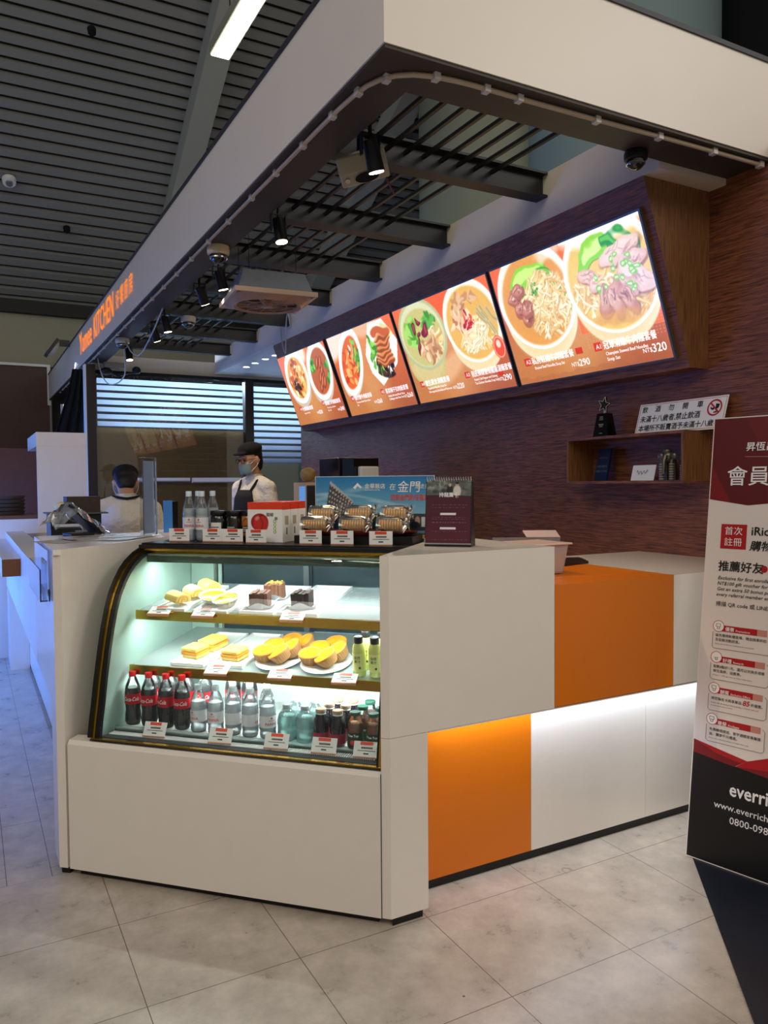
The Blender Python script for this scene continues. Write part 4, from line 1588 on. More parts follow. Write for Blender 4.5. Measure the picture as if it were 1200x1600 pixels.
def paint2(h=136):
    w = int(h * 1.643)
    p = base_bg(w, h)
    p.ell(.8, 1.0, .35, .25, 'ee6230', 0, .6)
    p.ell(.70, .28, .35, .1, 'e8b98a', .4, .6, .7)
    # deep green-tinted glass bowl
    p.ell(.36, .44, .34, .30, 'c7b56e', 0, .05)
    p.ell(.36, .36, .30, .16, 'd8c58a', 0, .4, .8)
    p.ell(.42, .68, .42, .36, 'b9bd8e', 0, .03)
    p.ell(.42, .68, .385, .325, 'd9dcb0', 0, .05)
    p.ell(.42, .65, .36, .29, 'c9c078', 0, .08)
    c = p.emask(.42, .65, .36, .29)
    p.warp(.022)
    blobs(p, .25, .72, .12, .14, 22, ('7cc23c', 'a6dc6a', '4f9c28'), .04, .07, c)
    blobs(p, .60, .80, .14, .08, 18, ('3f9030', '69b648'), .03, .06, c)
    noodles(p, .62, .60, .12, .12, 30, c, w=.012)
    blobs(p, .50, .52, .17, .11, 60, ('d9a878', 'c08a5c', 'f0d2a8', 'b5784c'), .02, .045, c)
    for x, y, r in ((.30, .76, .4), (.42, .82, -.3), (.34, .66, 1.2), (.40, .70, .2), (.30, .56, 1.4), (.50, .72, .9)):
        p.ell(x, y, .055, .028, '7d1f2c', r, .15, 1, c)
        p.ell(x, y + .008, .03, .01, 'b5505a', r, .4, .8, c)
    # white bowl with chicken noodle
    c = bowl(p, 1.26, .66, .42, .38, 'e6b356', 0, .12)
    noodles(p, 1.27, .53, .26, .15, 80, c, ('fff3cf', 'fbe6b0', 'fffbe8'))
    blobs(p, 1.10, .72, .16, .14, 50, ('d8a273', 'e9c39a', 'b97a4c', 'f3d9b8'), .03, .06, c)
    blobs(p, 1.25, .86, .18, .06, 26, ('c98f5f', 'e3b98d'), .03, .06, c)
    for i in range(8):
        x, y = 1.42 + rng.uniform(-.06, .12), .68 + rng.uniform(-.12, .1)
        p.line([(x, y), (x + .10, y - .14)], .018, 'cdbb86', .9, c)
        p.line([(x, y), (x + .10, y - .14)], .006, '9a8450', .7, c)
    blobs(p, 1.23, .66, .09, .08, 34, ('c9202a', 'e8533c', 'a8141f'), .012, .025, c)
    p.flat()
    p.ell(1.55, .37, .085, .105, 'e4502f', 0, .08)
    p.ell(1.55, .37, .074, .093, 'f7d9c4', 0, .08)
    p.ell(1.55, .37, .068, .086, 'e4502f', 0, .08)
    p.ell(1.55, .40, .03, .035, 'f7d9c4', 0, .3)
    texture(p, .035)
    return p


def paint3(h=110):
    w = int(h * 1.65)
    p = base_bg(w, h)
    p.ell(.15, .95, .35, .2, 'f3ddcf', .5, .4)
    p.ell(1.0, .98, .3, .12, 'e9b48c', 0, .5)
    p.ell(.42, .60, .46, .27, 'd9cbb8', .85, .04)
    p.ell(.44, .64, .46, .27, 'fdfaf4', .85, .03)
    c = p.emask(.44, .63, .37, .20, .85)
    p.ell(.44, .63, .37, .20, 'e2672c', .85, .08)
    p.warp(.02)
    blobs(p, .40, .58, .24, .20, 60, ('e5642a', 'f29a4a', 'c8401c', 'f7c07c', 'd9552a'), .03, .07, c)
    blobs(p, .66, .66, .10, .22, 30, ('49a83a', '7fd05a', '2f8028'), .03, .06, c)
    blobs(p, .48, .78, .05, .05, 8, ('3a2a26', 'efe3d8'), .02, .03, c)
    for i in range(10):
        x, y = rng.uniform(.28, .6), rng.uniform(.45, .72)
        p.line([(x, y), (x + .06, y + .10)], .012, 'f6b26a', .8, c)
    p.flat()
    p.poly([(.86, .66), (1.12, .98), (1.45, .98), (1.64, .72), (1.50, .48), (1.05, .28), (.88, .45)], 'f8f4ec')
    c = ((p.X > .9) * 1.0) * p.emask(1.27, .66, .36, .31, 0, .05)
    p.warp(.02)
    blobs(p, 1.12, .60, .16, .26, 50, ('6ab83c', '9adc62', '3f8c28'), .03, .07, c)
    blobs(p, 1.46, .84, .10, .09, 12, ('f5e8b4', 'e9d79a'), .05, .09, c)
    blobs(p, 1.22, .44, .20, .11, 50, ('3a2018', '58321f', '24120c'), .02, .045, c)
    for i in range(6):
        y = .52 + i * .055
        p.ell(1.28 + i * .01, y, .19, .045, '9c4a1c', .05, .15, 1, c)
        p.ell(1.28 + i * .01, y + .012, .18, .026, 'e08a4a', .05, .3, 1, c)
        p.ell(1.28 + i * .01, y + .022, .17, .012, 'f4c496', .05, .4, .9, c)
    p.ell(1.34, .86, .20, .06, 'c8622c', -.2, .2, 1, c)
    texture(p, .035)
    return p


def paint4(h=92):
    w = int(h * 1.62)
    p = base_bg(w, h)
    p.ell(.75, .95, .22, .14, 'efe0d2', 0, .4)
    p.ell(.46, .62, .40, .36, 'cdbfae', .6, .04)
    p.ell(.47, .67, .40, .35, 'fdfaf4', .6, .03)
    c = p.emask(.47, .66, .32, .27, .6)
    p.ell(.47, .66, .32, .27, 'e6a14a', .6, .08)
    blobs(p, .47, .64, .26, .24, 60, ('f0c46c', 'e07a2c', 'f7e3b2', 'c9541e', '7a4a22'), .03, .07, c)
    blobs(p, .40, .55, .10, .08, 8, ('221812', '3a2a20'), .03, .05, c)
    p.flat()
    p.ell(1.22, .60, .43, .33, 'cdbfae', .75, .04)
    p.ell(1.24, .66, .43, .33, 'fdfaf4', .75, .03)
    c = p.emask(1.25, .65, .35, .25, .75)
    p.ell(1.25, .65, .35, .25, 'b8623a', .75, .08)
    blobs(p, 1.05, .78, .10, .10, 30, ('4aa032', '78cc52', '2c7a22'), .03, .05, c)
    blobs(p, 1.50, .55, .10, .22, 26, ('2f8a3a', '5fbf5a'), .03, .06, c)
    for i in range(9):
        x, y = 1.12 + rng.uniform(0, .28), .42 + rng.uniform(0, .35)
        p.ell(x, y, .10, .04, '8e3a1e', .9, .15, 1, c)
        p.ell(x, y + .008, .08, .018, 'd9885a', .9, .4, .9, c)
    texture(p, .035)
    return p


def z_on(v):
    return 2.02 + v * 0.937


boards = [
    (1.60, 1.15, paint1, 'rightmost lit menu board, two noodle soups at 290 and 320',
     [('A2', .145, .170, .05), ('私房紅燒牛肉麵套餐', .22, .163, .066, 'LEFT', .02, 0, .50), ('Braised Beef Noodles Soup Set', .235, .115, .034, 'LEFT', .008, 0, .36), ('NT$', .665, .078, .045, 'LEFT', .0), ('290', .75, .072, .078, 'LEFT', .012),
      ('A1', .965, .170, .05), ('冠軍清燉牛肉麵套餐', 1.04, .163, .068, 'LEFT', .02, 0, .50), ('Champion Stewed Beef Noodles', 1.045, .112, .036, 'LEFT', .008, 0, .40), ('Soup Set', 1.045, .070, .036, 'LEFT', .008), ('NT$', 1.39, .075, .045, 'LEFT', 0), ('320', 1.475, .068, .085, 'LEFT', .012)],
     [(.125, .155, .075, .065), (.945, .155, .075, .065), (.745, .165, .075, .05)]),
    (2.78, 1.145, paint2, 'second lit menu board from the right, with a glass bowl soup at 220',
     [('A4', .135, .185, .05), ('養生蔬食湯麵套餐', .21, .178, .064, 'LEFT', .02, 0, .45), ('Vegetarian Noodles Soup Set', .235, .135, .032, 'LEFT', .008, 0, .34), ('(Ovo-vegetarian) Dried Bean and Mushrooms', .235, .098, .030, 'LEFT', .008, 0, .42), ('NT$', .675, .09, .042), ('220', .755, .085, .075, 'LEFT', .012),
      ('A3', .945, .178, .05), ('剝皮辣椒香烏龍雞湯麵套餐', 1.03, .168, .066, 'LEFT', .02, 0, .60), ('Peeled Chili Pepper and Oolong', 1.05, .125, .032, 'LEFT', .008, 0, .35), ('Tea Chicken Noodles Soup Set', 1.05, .090, .032, 'LEFT', .008, 0, .35), ('NT$', 1.40, .082, .042), ('290', 1.48, .076, .076, 'LEFT', .012)],
     [(.115, .172, .07, .06), (.925, .165, .075, .06), (1.42, .125, .075, .04)]),
    (3.94, 1.125, paint3, 'third lit menu board from the right, with sliced pork belly over dark greens',
     [('A6', .155, .20, .05), ('茄汁燴牛肉飯套餐', .24, .195, .062, 'LEFT', .02, 0, .44), ('Tomato Beef Stew Rice', .25, .15, .032, 'LEFT', .008, 0, .36), ('Set', .25, .115, .032), ('NT$', .69, .108, .042), ('260', .77, .10, .074, 'LEFT', .012),
      ('A5', .925, .20, .05), ('客家梅干扣肉飯套餐', 1.02, .192, .062, 'LEFT', .02, 0, .50), ('Hakka Braised Pork Rice', 1.05, .145, .032, 'LEFT', .008, 0, .36), ('Cabbage with Rice Set', 1.05, .11, .032, 'LEFT', .008, 0, .32), ('NT$', 1.38, .105, .042), ('260', 1.46, .10, .074, 'LEFT', .012)],
     [(.14, .19, .07, .06), (.91, .19, .07, .06)]),
    (5.12, 1.115, paint4, 'farthest lit menu board, beside the kitchen glass, with two small rice dishes',
     [('A8', .20, .215, .05), ('什錦燴飯套餐', .28, .205, .062, 'LEFT', .02, 0, .36), ('Vegetarian Rice', .30, .155, .032), ('NT$', .72, .125, .042), ('220', .79, .118, .074, 'LEFT', .012),
      ('A7', .98, .225, .05), ('蔥油三杯雞飯套餐', 1.06, .215, .062, 'LEFT', .02, 0, .46), ('Three Cup Chicken', 1.08, .165, .032), ('Rice Set', 1.08, .128, .032), ('NT$', 1.37, .11, .042), ('240', 1.45, .105, .074, 'LEFT', .012)],
     [(.18, .205, .075, .06), (.96, .215, .075, .06), (1.52, .215, .06, .045)])]
for (yl, wd_, fn, lab, lines, tabs) in boards:
    org = Vector((face_x(2.02), yl, 2.02))
    t = thing('menu_board', lab, 'menu board', org, 0, 'lit menu boards on the right wall')
    Hh = 0.70
    # shallow lit box in board plane
    b = B()
    b.box(-0.004, wd_ + 0.004, -0.004, Hh + 0.004, 0.0, 0.022)
    Mx = Matrix(((MR.x, MUP.x, MN.x, 0), (MR.y, MUP.y, MN.y, 0), (MR.z, MUP.z, MN.z, 0), (0, 0, 0, 1)))
    b.xf(Mx)
    obj('frame', b, M_boardframe, t)
    pic = fn()
    o_ = pic.obj('picture', M_lit, t, MN * 0.0232 + MR * 0.006 + MUP * 0.006, MR, MUP, wd_ - 0.012, Hh - 0.012)
    for (x, y, w_, h_) in tabs:
        obj('red_tag', B().box(x * Hh, (x + w_) * Hh, y * Hh, (y + h_) * Hh, 0.0234, 0.0238).xf(Mx), M_litred, t)
    L = [(l[0], l[1] * Hh, l[2] * Hh, l[3] * Hh) + tuple(l[4:7]) + ((l[7] * Hh,) if len(l) > 7 else ()) for l in lines]
    lettering('lettering', L, M_litink, t, MN * 0.0236, MR, MUP, 0.0006)

# =================================================================== NICHE SHELF ON THE RIGHT WALL
t = thing('box_shelf', 'open wooden box shelf on the right wall below the menu boards', 'shelf', (2.55, 0.385, 1.42))
Ln, Hn, Dn = 0.80, 0.25, 0.184
obj('top_board', B().box(0, Dn, 0, Ln, Hn - 0.014, Hn), M_woodH, t)
obj('bottom_board', B().box(0, Dn, 0, Ln, 0, 0.014), M_woodH, t)
obj('end_board', B().box(0, Dn, 0, 0.014, 0.0145, Hn - 0.0145), M_woodX, t)
obj('end_board', B().box(0, Dn, Ln - 0.014, Ln, 0.0145, Hn - 0.0145), M_woodX, t)
# sign leaning on the shelf
t = thing('alcohol_warning_sign', 'white sign with black characters and red no-drinking symbol, leaning on the box shelf', 'sign', (2.66, 0.79, 1.6705))
SR = Vector((0, -1, 0))
SU = Vector((0.28, 0, 0.96)).normalized()
SN = SR.cross(SU)
Ms = Matrix(((SR.x, SU.x, SN.x, 0), (SR.y, SU.y, SN.y, 0), (SR.z, SU.z, SN.z, 0), (0, 0, 0, 1)))
sw, sh = 0.53, 0.163
obj('board', B().box(0, sw, 0, sh, 0, 0.003).xf(Ms), M_paper, t)
bd = B()
for x0, x1, y0, y1 in ((.006, sw - .006, .006, .008), (.006, sw - .006, sh - .008, sh - .006), (.006, .008, .008, sh - .008), (sw - .008, sw - .006, .008, sh - .008)):
    bd.box(x0, x1, y0, y1, 0.003, 0.0034)
obj('red_border', bd.xf(Ms), M_red, t)
lettering('lettering', [('飲', .022, .118, .036, 'LEFT', .03), ('酒', .105, .118, .036, 'LEFT', .03), ('勿', .190, .118, .036, 'LEFT', .03), ('開', .275, .118, .036, 'LEFT', .03), ('車', .362, .118, .036, 'LEFT', .03),
                        ('未滿十八歲者,禁止飲酒', .020, .066, .038, 'LEFT', .03, 0, .37), ('本場所不販賣酒予未滿十八歲者', .020, .018, .036, 'LEFT', .03, 0, .49)], M_ink, t, SN * 0.0034, SR, SU)
rg = B()
N = 40
vs = []
for r in (0.041, 0.033):
    for i in range(N):
        a = 2 * math.pi * i / N
        vs.append((0.466 + r * math.cos(a), 0.106 + r * math.sin(a), 0.0042))
rg.add(vs, [(i, (i + 1) % N, (i + 1) % N + N, i + N) for i in range(N)])
rg.add([(0.440, 0.136, .0043), (0.435, 0.130, .0043), (0.492, 0.076, .0043), (0.497, 0.082, .0043)], [(0, 1, 2, 3)])
obj('prohibition_ring', rg.xf(Ms), M_red, t)
gl_ = B().add([(0.470, .126, .0039), (0.492, .122, .0039), (0.488, .104, .0039), (0.479, .098, .0039), (0.471, .106, .0039)], [(0, 1, 2, 3, 4)])
gl_.add([(0.477, .100, .0039), (0.481, .099, .0039), (0.478, .086, .0039), (0.474, .087, .0039)], [(0, 1, 2, 3)])
gl_.add([(0.464, .086, .0039), (0.484, .086, .0039), (0.482, .080, .0039), (0.462, .080, .0039)], [(0, 1, 2, 3)])
gl_.add([(0.442, .104, .0039), (0.446, .112, .0039), (0.452, .104, .0039), (0.460, .108, .0039), (0.466, .098, .0039), (0.455, .094, .0039)], [(0, 1, 2, 3, 4, 5)])
obj('symbol', gl_.xf(Ms), M_ink, t)
# star trophy
t = thing('star_trophy', 'black tapered trophy with a clear star on top standing on the box shelf', 'trophy', (2.62, 0.965, 1.6705))
tp = B()
vs = [(-.03, -.058, 0), (.03, -.058, 0), (.03, .058, 0), (-.03, .058, 0), (-.022, -.034, .125), (.022, -.034, .125), (.022, .034, .125), (-.022, .034, .125)]
tp.add(vs, [(0, 1, 2, 3), (4, 5, 6, 7), (0, 1, 5, 4), (1, 2, 6, 5), (2, 3, 7, 6), (3, 0, 4, 7)])
obj('base', tp, mat('black_marble', '08090a', 0.12), t)
sp_ = []
for i in range(10):
    a = math.pi / 2 + i * math.pi / 5 + 0.25
    r = 0.044 if i % 2 == 0 else 0.019
    sp_.append((r * math.cos(a), 0.172 + r * math.sin(a)))
obj('star', B().prism(sp_, 'x', -0.006, 0.006), thin_glass('crystal', (0.9, 0.9, 0.88), 3.0, 0.05), t)
eg = B()
for i in range(10):
    a_, c_ = sp_[i], sp_[(i + 1) % 10]
    eg.tube([(-.006, a_[0], a_[1]), (-.006, c_[0], c_[1])], 0.0013, 5)
obj('star_edge', eg, mat('crystal_edge', 'cfc6b8', 0.15), t)
obj('stem', B().cyl((0, 0, .1255), (0, 0, .140), .006), M_steel, t)
pl = B()
for i, (z, w_) in enumerate(((.105, .012), (.098, .012), (.090, .014), (.066, .018), (.060, .016), (.053, .012), (.018, .012))):
    pl.box(-.0305 + 0.0 + (z) * .064, -.0299 + z * .064, -w_, w_, z, z + .0028)
obj('engraving', pl, mat('gold_engraving', 'a89a70', 0.5), t)
# plaque, card, figurines inside the shelf
t = thing('blue_plaque', 'dark blue plaque with faint lettering in the left end of the box shelf', 'plaque', (2.63, 1.01, 1.4345))
obj('panel', B().prism([(-.0, 0), (.012, 0), (.05, .175), (.038, .175)], 'y', -0.045, 0.045), mat('navy_plaque', '10203f', 0.3), t)
lettering('lettering', [('MEMBERS', 0, .075, .017, 'CENTER'), ('WELCOME', 0, .048, .017, 'CENTER'), ('PRIORITY PASS', 0, .125, .009, 'CENTER')], mat('dim_silver', '6f7787', 0.4), t, (-0.0005, 0, 0), (0, -1, 0), (.212, 0, .977))
t = thing('standing_card', 'small white card with handwriting standing in the box shelf', 'card', (2.60, 0.685, 1.4345))
CU = Vector((.25, 0, .97)).normalized()
Mc = Matrix(((0, CU.x, 0, 0), (-1, 0, 0, 0), (0, CU.z, 1, 0), (0, 0, 0, 1)))
cb = B().add([(0, .075, 0), (0, -.075, 0), (.02, -.075, .078), (.02, .075, .078), (.003, .075, 0), (.003, -.075, 0), (.023, -.075, .078), (.023, .075, .078)], [(0, 1, 2, 3), (7, 6, 5, 4), (0, 4, 5, 1), (1, 5, 6, 2), (2, 6, 7, 3), (3, 7, 4, 0)])
obj('card', cb, M_paper, t)
hw = B()
pts = []
for i in range(40):
    a = i * 0.55
    pts.append((.0075 + .25 * .001 * math.sin(a) - .0, .038 - i * .0018, .042 + .009 * math.sin(a) * (1.3 if i % 9 < 3 else .6)))
hw.tube([(p[0] + (p[2] - .03) * .256 - .002 * 0 - .0055, p[1], p[2]) for p in pts], 0.0009, 5)
obj('handwriting', hw, M_ink, t)
lettering('small_print', [('────', 0, .014, .008, 'CENTER')], M_print, t, (-0.0002, 0, 0), (0, -1, 0), CU)


def figurine(loc, rz, s, label):
    t = thing('elephant_figurine', label, 'figurine', loc, rz, 'dark figurines in the box shelf')
    b = B()
    b.ell((0, 0, .118), (.032, .030, .034), 16, 10)
    b.ell((-.012, 0, .142), (.022, .022, .018), 14, 8)
    for sx in (-1, 1):
        b.tube([(-.014, sx * .024, .10), (-.02, sx * .026, .06), (-.018, sx * .026, 0.0)], [.012, .010, .012], 12)
        b.tube([(.014, sx * .020, .10), (.018, sx * .022, .05), (.018, sx * .022, 0.0)], [.012, .010, .012], 12)
        b.ell((-.02, sx * .034, .118), (.006, .016, .018), 10, 6)
    b.tube([(-.03, 0, .12), (-.045, 0, .09), (-.045, 0, .05), (-.05, 0, .03)], [.012, .010, .008, .007], 10)
    b.v = [(x * s, y * s, z * s) for x, y, z in b.v]
    obj('body', b, mat('tarnished_silver', '6b645a', 0.35, metal=0.7, noise=0.6, nscale=110), t, smooth=True)
    rg_ = B()
    for sx in (-1, 1):
        for k in range(7):
            rg_.lathe([(.0125, 0), (.014, .003), (.0125, .006)], 12, (-.0185, sx * .0258, .004 + k * .012), cap=False)
    rg_.v = [(x * s, y * s, z * s) for x, y, z in rg_.v]
    obj('leg_bands', rg_, mat('pale_bands', 'a8a296', 0.4), t)
    return t


figurine((2.625, 0.537, 1.4345), 0.2, 1.0, 'dark patterned elephant figurine with banded legs in the box shelf, the left one')
figurine((2.66, 0.449, 1.4345), 0.1, 0.9, 'second banded-leg figurine, partly hidden at the right end of the box shelf')

# =================================================================== BANNER
RB = Vector((0.253, -0.967, 0)).normalized()
UB = Vector((0.967 * .22, 0.253 * .22, 1.67)).normalized()
NB = RB.cross(UB)
HB, WB = 1.684, 0.60
ban = thing('standing_banner', 'tall leaning banner with dark red top, white middle and black base', 'banner', (1.976, -0.126, 0.005))
MB_ = Matrix(((RB.x, UB.x, NB.x, 0), (RB.y, UB.y, NB.y, 0), (RB.z, UB.z, NB.z, 0), (0, 0, 0, 1)))
obj('board', B().box(0, WB, 0, HB, -0.008, 0).xf(MB_), mat('white_foam_board', 'e6ddd6', 0.5), ban)
bk = B()
bk.add([(0.1, 1.1, -0.0085), (0.5, 1.1, -0.0085), (0.5, 1.12, -0.0085), (0.1, 1.12, -0.0085)], [(0, 1, 2, 3)])
lg = B()
p_ = MB_ @ Vector((0.3, 1.1, -0.012))
lg.tube([p_, (p_.x + 0.24, p_.y + 0.063, 0.005)], 0.008, 8)
obj('rear_strut', lg, M_black, ban)


def bpoly(name, pts, m, lift):
    b = B().add([(x, y, lift) for x, y in pts], [tuple(range(len(pts)))]).xf(MB_)
    return obj(name, b, m, ban)


e_ = 0.004
Mr1 = mat('banner_dark_red', '5f0f16', 0.4)
Mr2 = mat('banner_mid_red', '7c141c', 0.4)
Mr3 = mat('banner_bright_red', 'b3151c', 0.4)
Mkb = mat('banner_black', '0d0d10', 0.4)
bpoly('red_field', [(e_, HB - e_), (e_, 1.365), (.15, 1.343), (.30, 1.36), (WB - e_, 1.40), (WB - e_, HB - e_)], Mr1, .0006)
bpoly('red_facet', [(e_, 1.50), (e_, 1.366), (.085, 1.354)], Mr2, .0009)
bpoly('red_facet', [(.12, HB - e_), (.30, 1.362), (WB - e_, 1.40), (WB - e_, HB - e_)], mat('banner_facet', '6a1118', 0.4), .0008)
bpoly('white_lower_tint', [(e_, 0.83), (.09, .62), (.09, .43), (e_, .442)], mat('banner_tint', 'dad3d2', 0.5), .0005)
bpoly('black_field', [(e_, .393), (.20, .372), (WB - e_, .33), (WB - e_, e_), (e_, e_)], Mkb, .0006)
bpoly('red_ribbon', [(e_, .442), (.205, .405), (.16, .374), (e_, .393)], Mr2, .0008)
bpoly('red_ribbon', [(e_, .442), (.205, .405), (.185, .392), (.10, .405)], Mr3, .0010)
bpoly('red_ribbon', [(.165, .376), (.205, .405), (WB - e_, .56), (WB - e_, .42)], Mr3, .0012)
bpoly('red_ribbon', [(.165, .376), (WB - e_, .42), (WB - e_, .33)], Mr2, .0014)
# red stamp
bx_ = B().box(.056, .152, 1.176, 1.270, .0004, .0010).xf(MB_)
obj('red_stamp', bx_, Mr3, ban)
O_ = NB * 0.0016
lettering('white_lettering', [('昇恆昌', .130, 1.553, .036, 'LEFT', .02), ('會員', .064, 1.425, .080, 'LEFT', .01), ('招募', .245, 1.425, .080, 'LEFT', .01),
                              ('首次', .070, 1.232, .034, 'LEFT', .0), ('註冊', .070, 1.190, .034, 'LEFT', .0),
                              ('everrich', .148, .268, .068, 'LEFT', .035, 0, .19), ('www.everrich-group.com', .096, .212, .034, 'LEFT', .008), ('0800-098-668', .155, .167, .036, 'LEFT', .008),
                              ('優惠', .096, .866, .017, 'LEFT', .02), ('好禮', .094, .748, .017, 'LEFT', .02), ('酬賓', .092, .630, .017, 'LEFT', .02), ('尊榮', .090, .514, .017, 'LEFT', .02),
                              ('Promotions', .135, .866, .011, 'LEFT', .01), ('Rewards', .133, .748, .011, 'LEFT', .01), ('Exclusive Offers', .131, .630, .011, 'LEFT', .01), ('Privileges', .129, .514, .011, 'LEFT', .01)], M_wink, ban, O_, RB, UB, .0014)
bpoly('thin_line', [(.128, 1.528), (.5, 1.520), (.5, 1.5215), (.128, 1.5295)], mat('pink_line', 'c98f88', 0.5), .0012)
lettering('black_lettering', [('iRich', .168, 1.232, .044, 'LEFT', .03), ('購物金', .165, 1.177, .040, 'LEFT', .03, .2), ('推薦好友', .054, 1.094, .042, 'LEFT', .03),
                              ('Exclusive for first enrolled member', .055, 1.058, .0185, 'LEFT', .012, .25), ('NT$100 gift voucher for FREE', .054, 1.037, .0185, 'LEFT', .012, .25),
                              ('Get an extra 50 bonus points for', .054, 1.016, .0185, 'LEFT', .012, .25), ('every referral member enrolled', .053, .995, .0185, 'LEFT', .012, .25),
                              ('掃描 QR code 或 LINE搜尋', .054, .958, .020, 'LEFT', .008),
                              ('搶先獲得新櫃登場、精品換季折扣', .060, .842, .0125, 'LEFT', .012), ('及促銷活動訊息。', .060, .825, .0125, 'LEFT', .012), ('Special sale and discount notifications for luxury goods.', .060, .812, .0065),
                              ('點數8點折1元、還可以兌換多項餐', .060, .724, .0125, 'LEFT', .012), ('飲兌換券、迎賓券。', .060, .707, .0125, 'LEFT', .012), ('8 Points = 1 NTD, get more out of your reward points.', .060, .694, .0065),
                              ('綁定聯名卡再享單品', .060, .604, .0125, 'LEFT', .012), ('折優惠。', .205, .604, .0125, 'LEFT', .012), ('Further 15% off individual items by binding a co-brand credit card', .060, .590, .0065), ('or store card to your account.', .060, .580, .0065),
                              ('免費機場接送、寰宇通關享專屬權', .060, .488, .0125, 'LEFT', .012), ('益、獨享千元禮遇。', .060, .471, .0125, 'LEFT', .012), ('Airport drop-off/pickup exclusive privileges when using', .060, .458, .0065)], M_ink, ban, O_, RB, UB, .0010)
lettering('red_lettering', [('85', .175, .602, .026, 'LEFT', .03, .2)], Mr3, ban, O_, RB, UB, .0010)
M_outl = mat('grey_outline', '9a9290', 0.5)
M_fade = mat('faded_red', 'c9887c', 0.5)
for k, y0 in enumerate((.902, .785, .668, .552)):
    x0 = .062 - k * .0008
    bpoly('ribbon', [(x0 + .018, y0 - .017), (x0 + .150, y0 - .017), (x0 + .150, y0 - .040), (x0 + .018, y0 - .040)], Mr3, .0012)
    bpoly('ribbon_fade', [(x0 + .150, y0 - .017), (x0 + .185, y0 - .017), (x0 + .185, y0 - .040), (x0 + .150, y0 - .040)], M_fade, .0012)
    fr_ = B()
    Nn = 28
    vs = []
    for r in (.0215, .0195):
        for i in range(Nn):
            a = 2 * math.pi * i / Nn
            vs.append((x0 + .008 + r * math.cos(a), y0 - .022 + r * math.sin(a), .0017))
    fr_.add(vs, [(i, (i + 1) % Nn, (i + 1) % Nn + Nn, i + Nn) for i in range(Nn)])
    obj('icon_ring', fr_.xf(MB_), Mr3, ban)
    dsc = B().add([(x0 + .008 + .0195 * math.cos(2 * math.pi * i / Nn), y0 - .022 + .0195 * math.sin(2 * math.pi * i / Nn), .0015) for i in range(Nn)], [tuple(range(Nn))]).xf(MB_)
    obj('icon_disc', dsc, M_paper, ban)
    ic = B()
    cx, cy = x0 + .008, y0 - .022
    for (a_, b_) in (((-.009, .009), (.007, .009)), ((.007, .009), (.007, -.002)), ((-.009, .009), (-.009, -.002)), ((-.009, -.002), (.007, -.002)), ((-.004, -.010), (.004, -.010)), ((-.004, -.002), (-.004, -.010)), ((.004, -.002), (.004, -.010))):
        if k == 1 and a_[1] > .008:
            continue
        ic.tube([(cx + a_[0], cy + a_[1], .0019), (cx + b_[0], cy + b_[1], .0019)], .0008, 4)
    obj('icon', ic.xf(MB_), Mr2 if k % 2 == 0 else M_ink, ban)
    ln_ = B()
    P0 = [(x0 - .012, y0 - .045), (x0 - .012, y0 - .100), (x0 - .004, y0 - .106), (x0 + .192, y0 - .106), (x0 + .200, y0 - .098), (x0 + .200, y0 - .030), (x0 + .192, y0 - .022)]
    ln_.tube([(a, c, .0012) for a, c in P0], .0012, 4)
    obj('text_box_outline', ln_.xf(MB_), M_outl, ban)
dsc = B().add([(.222 + .013 * math.cos(2 * math.pi * i / 24), 1.108 + .013 * math.sin(2 * math.pi * i / 24), .0010) for i in range(24)], [tuple(range(24))]).xf(MB_)
obj('red_dot', dsc, Mr3, ban)

# =================================================================== FASCIA SIGN
M_sign = mat('lit_orange_letters', 'ff7a10', 0.4, emis=(1.0, 0.30, 0.03), es=0.9)
t = thing('fascia_sign', 'glowing orange sign lettering on the far end of the white left fascia', 'sign', (0.806, 7.62, 2.9))
lettering('lettering', [('Yomee', 0.0, 0.06, 0.36, 'LEFT', 0, 0, 1.00), ('KITCHEN', 1.14, 0.06, 0.34, 'LEFT', 0, 0, 1.22)], M_sign, t, (0, 0, 0), (0, -1, 0), (0, 0, 1), .006)
lettering('lettering', [('好', 2.52, 0.10, 0.175), ('饗', 2.73, 0.10, 0.175), ('廚', 2.94, 0.10, 0.175), ('房', 3.15, 0.10, 0.175)], M_sign, t, (0, 0, 0), (0, -1, 0), (0, 0, 1), .006)

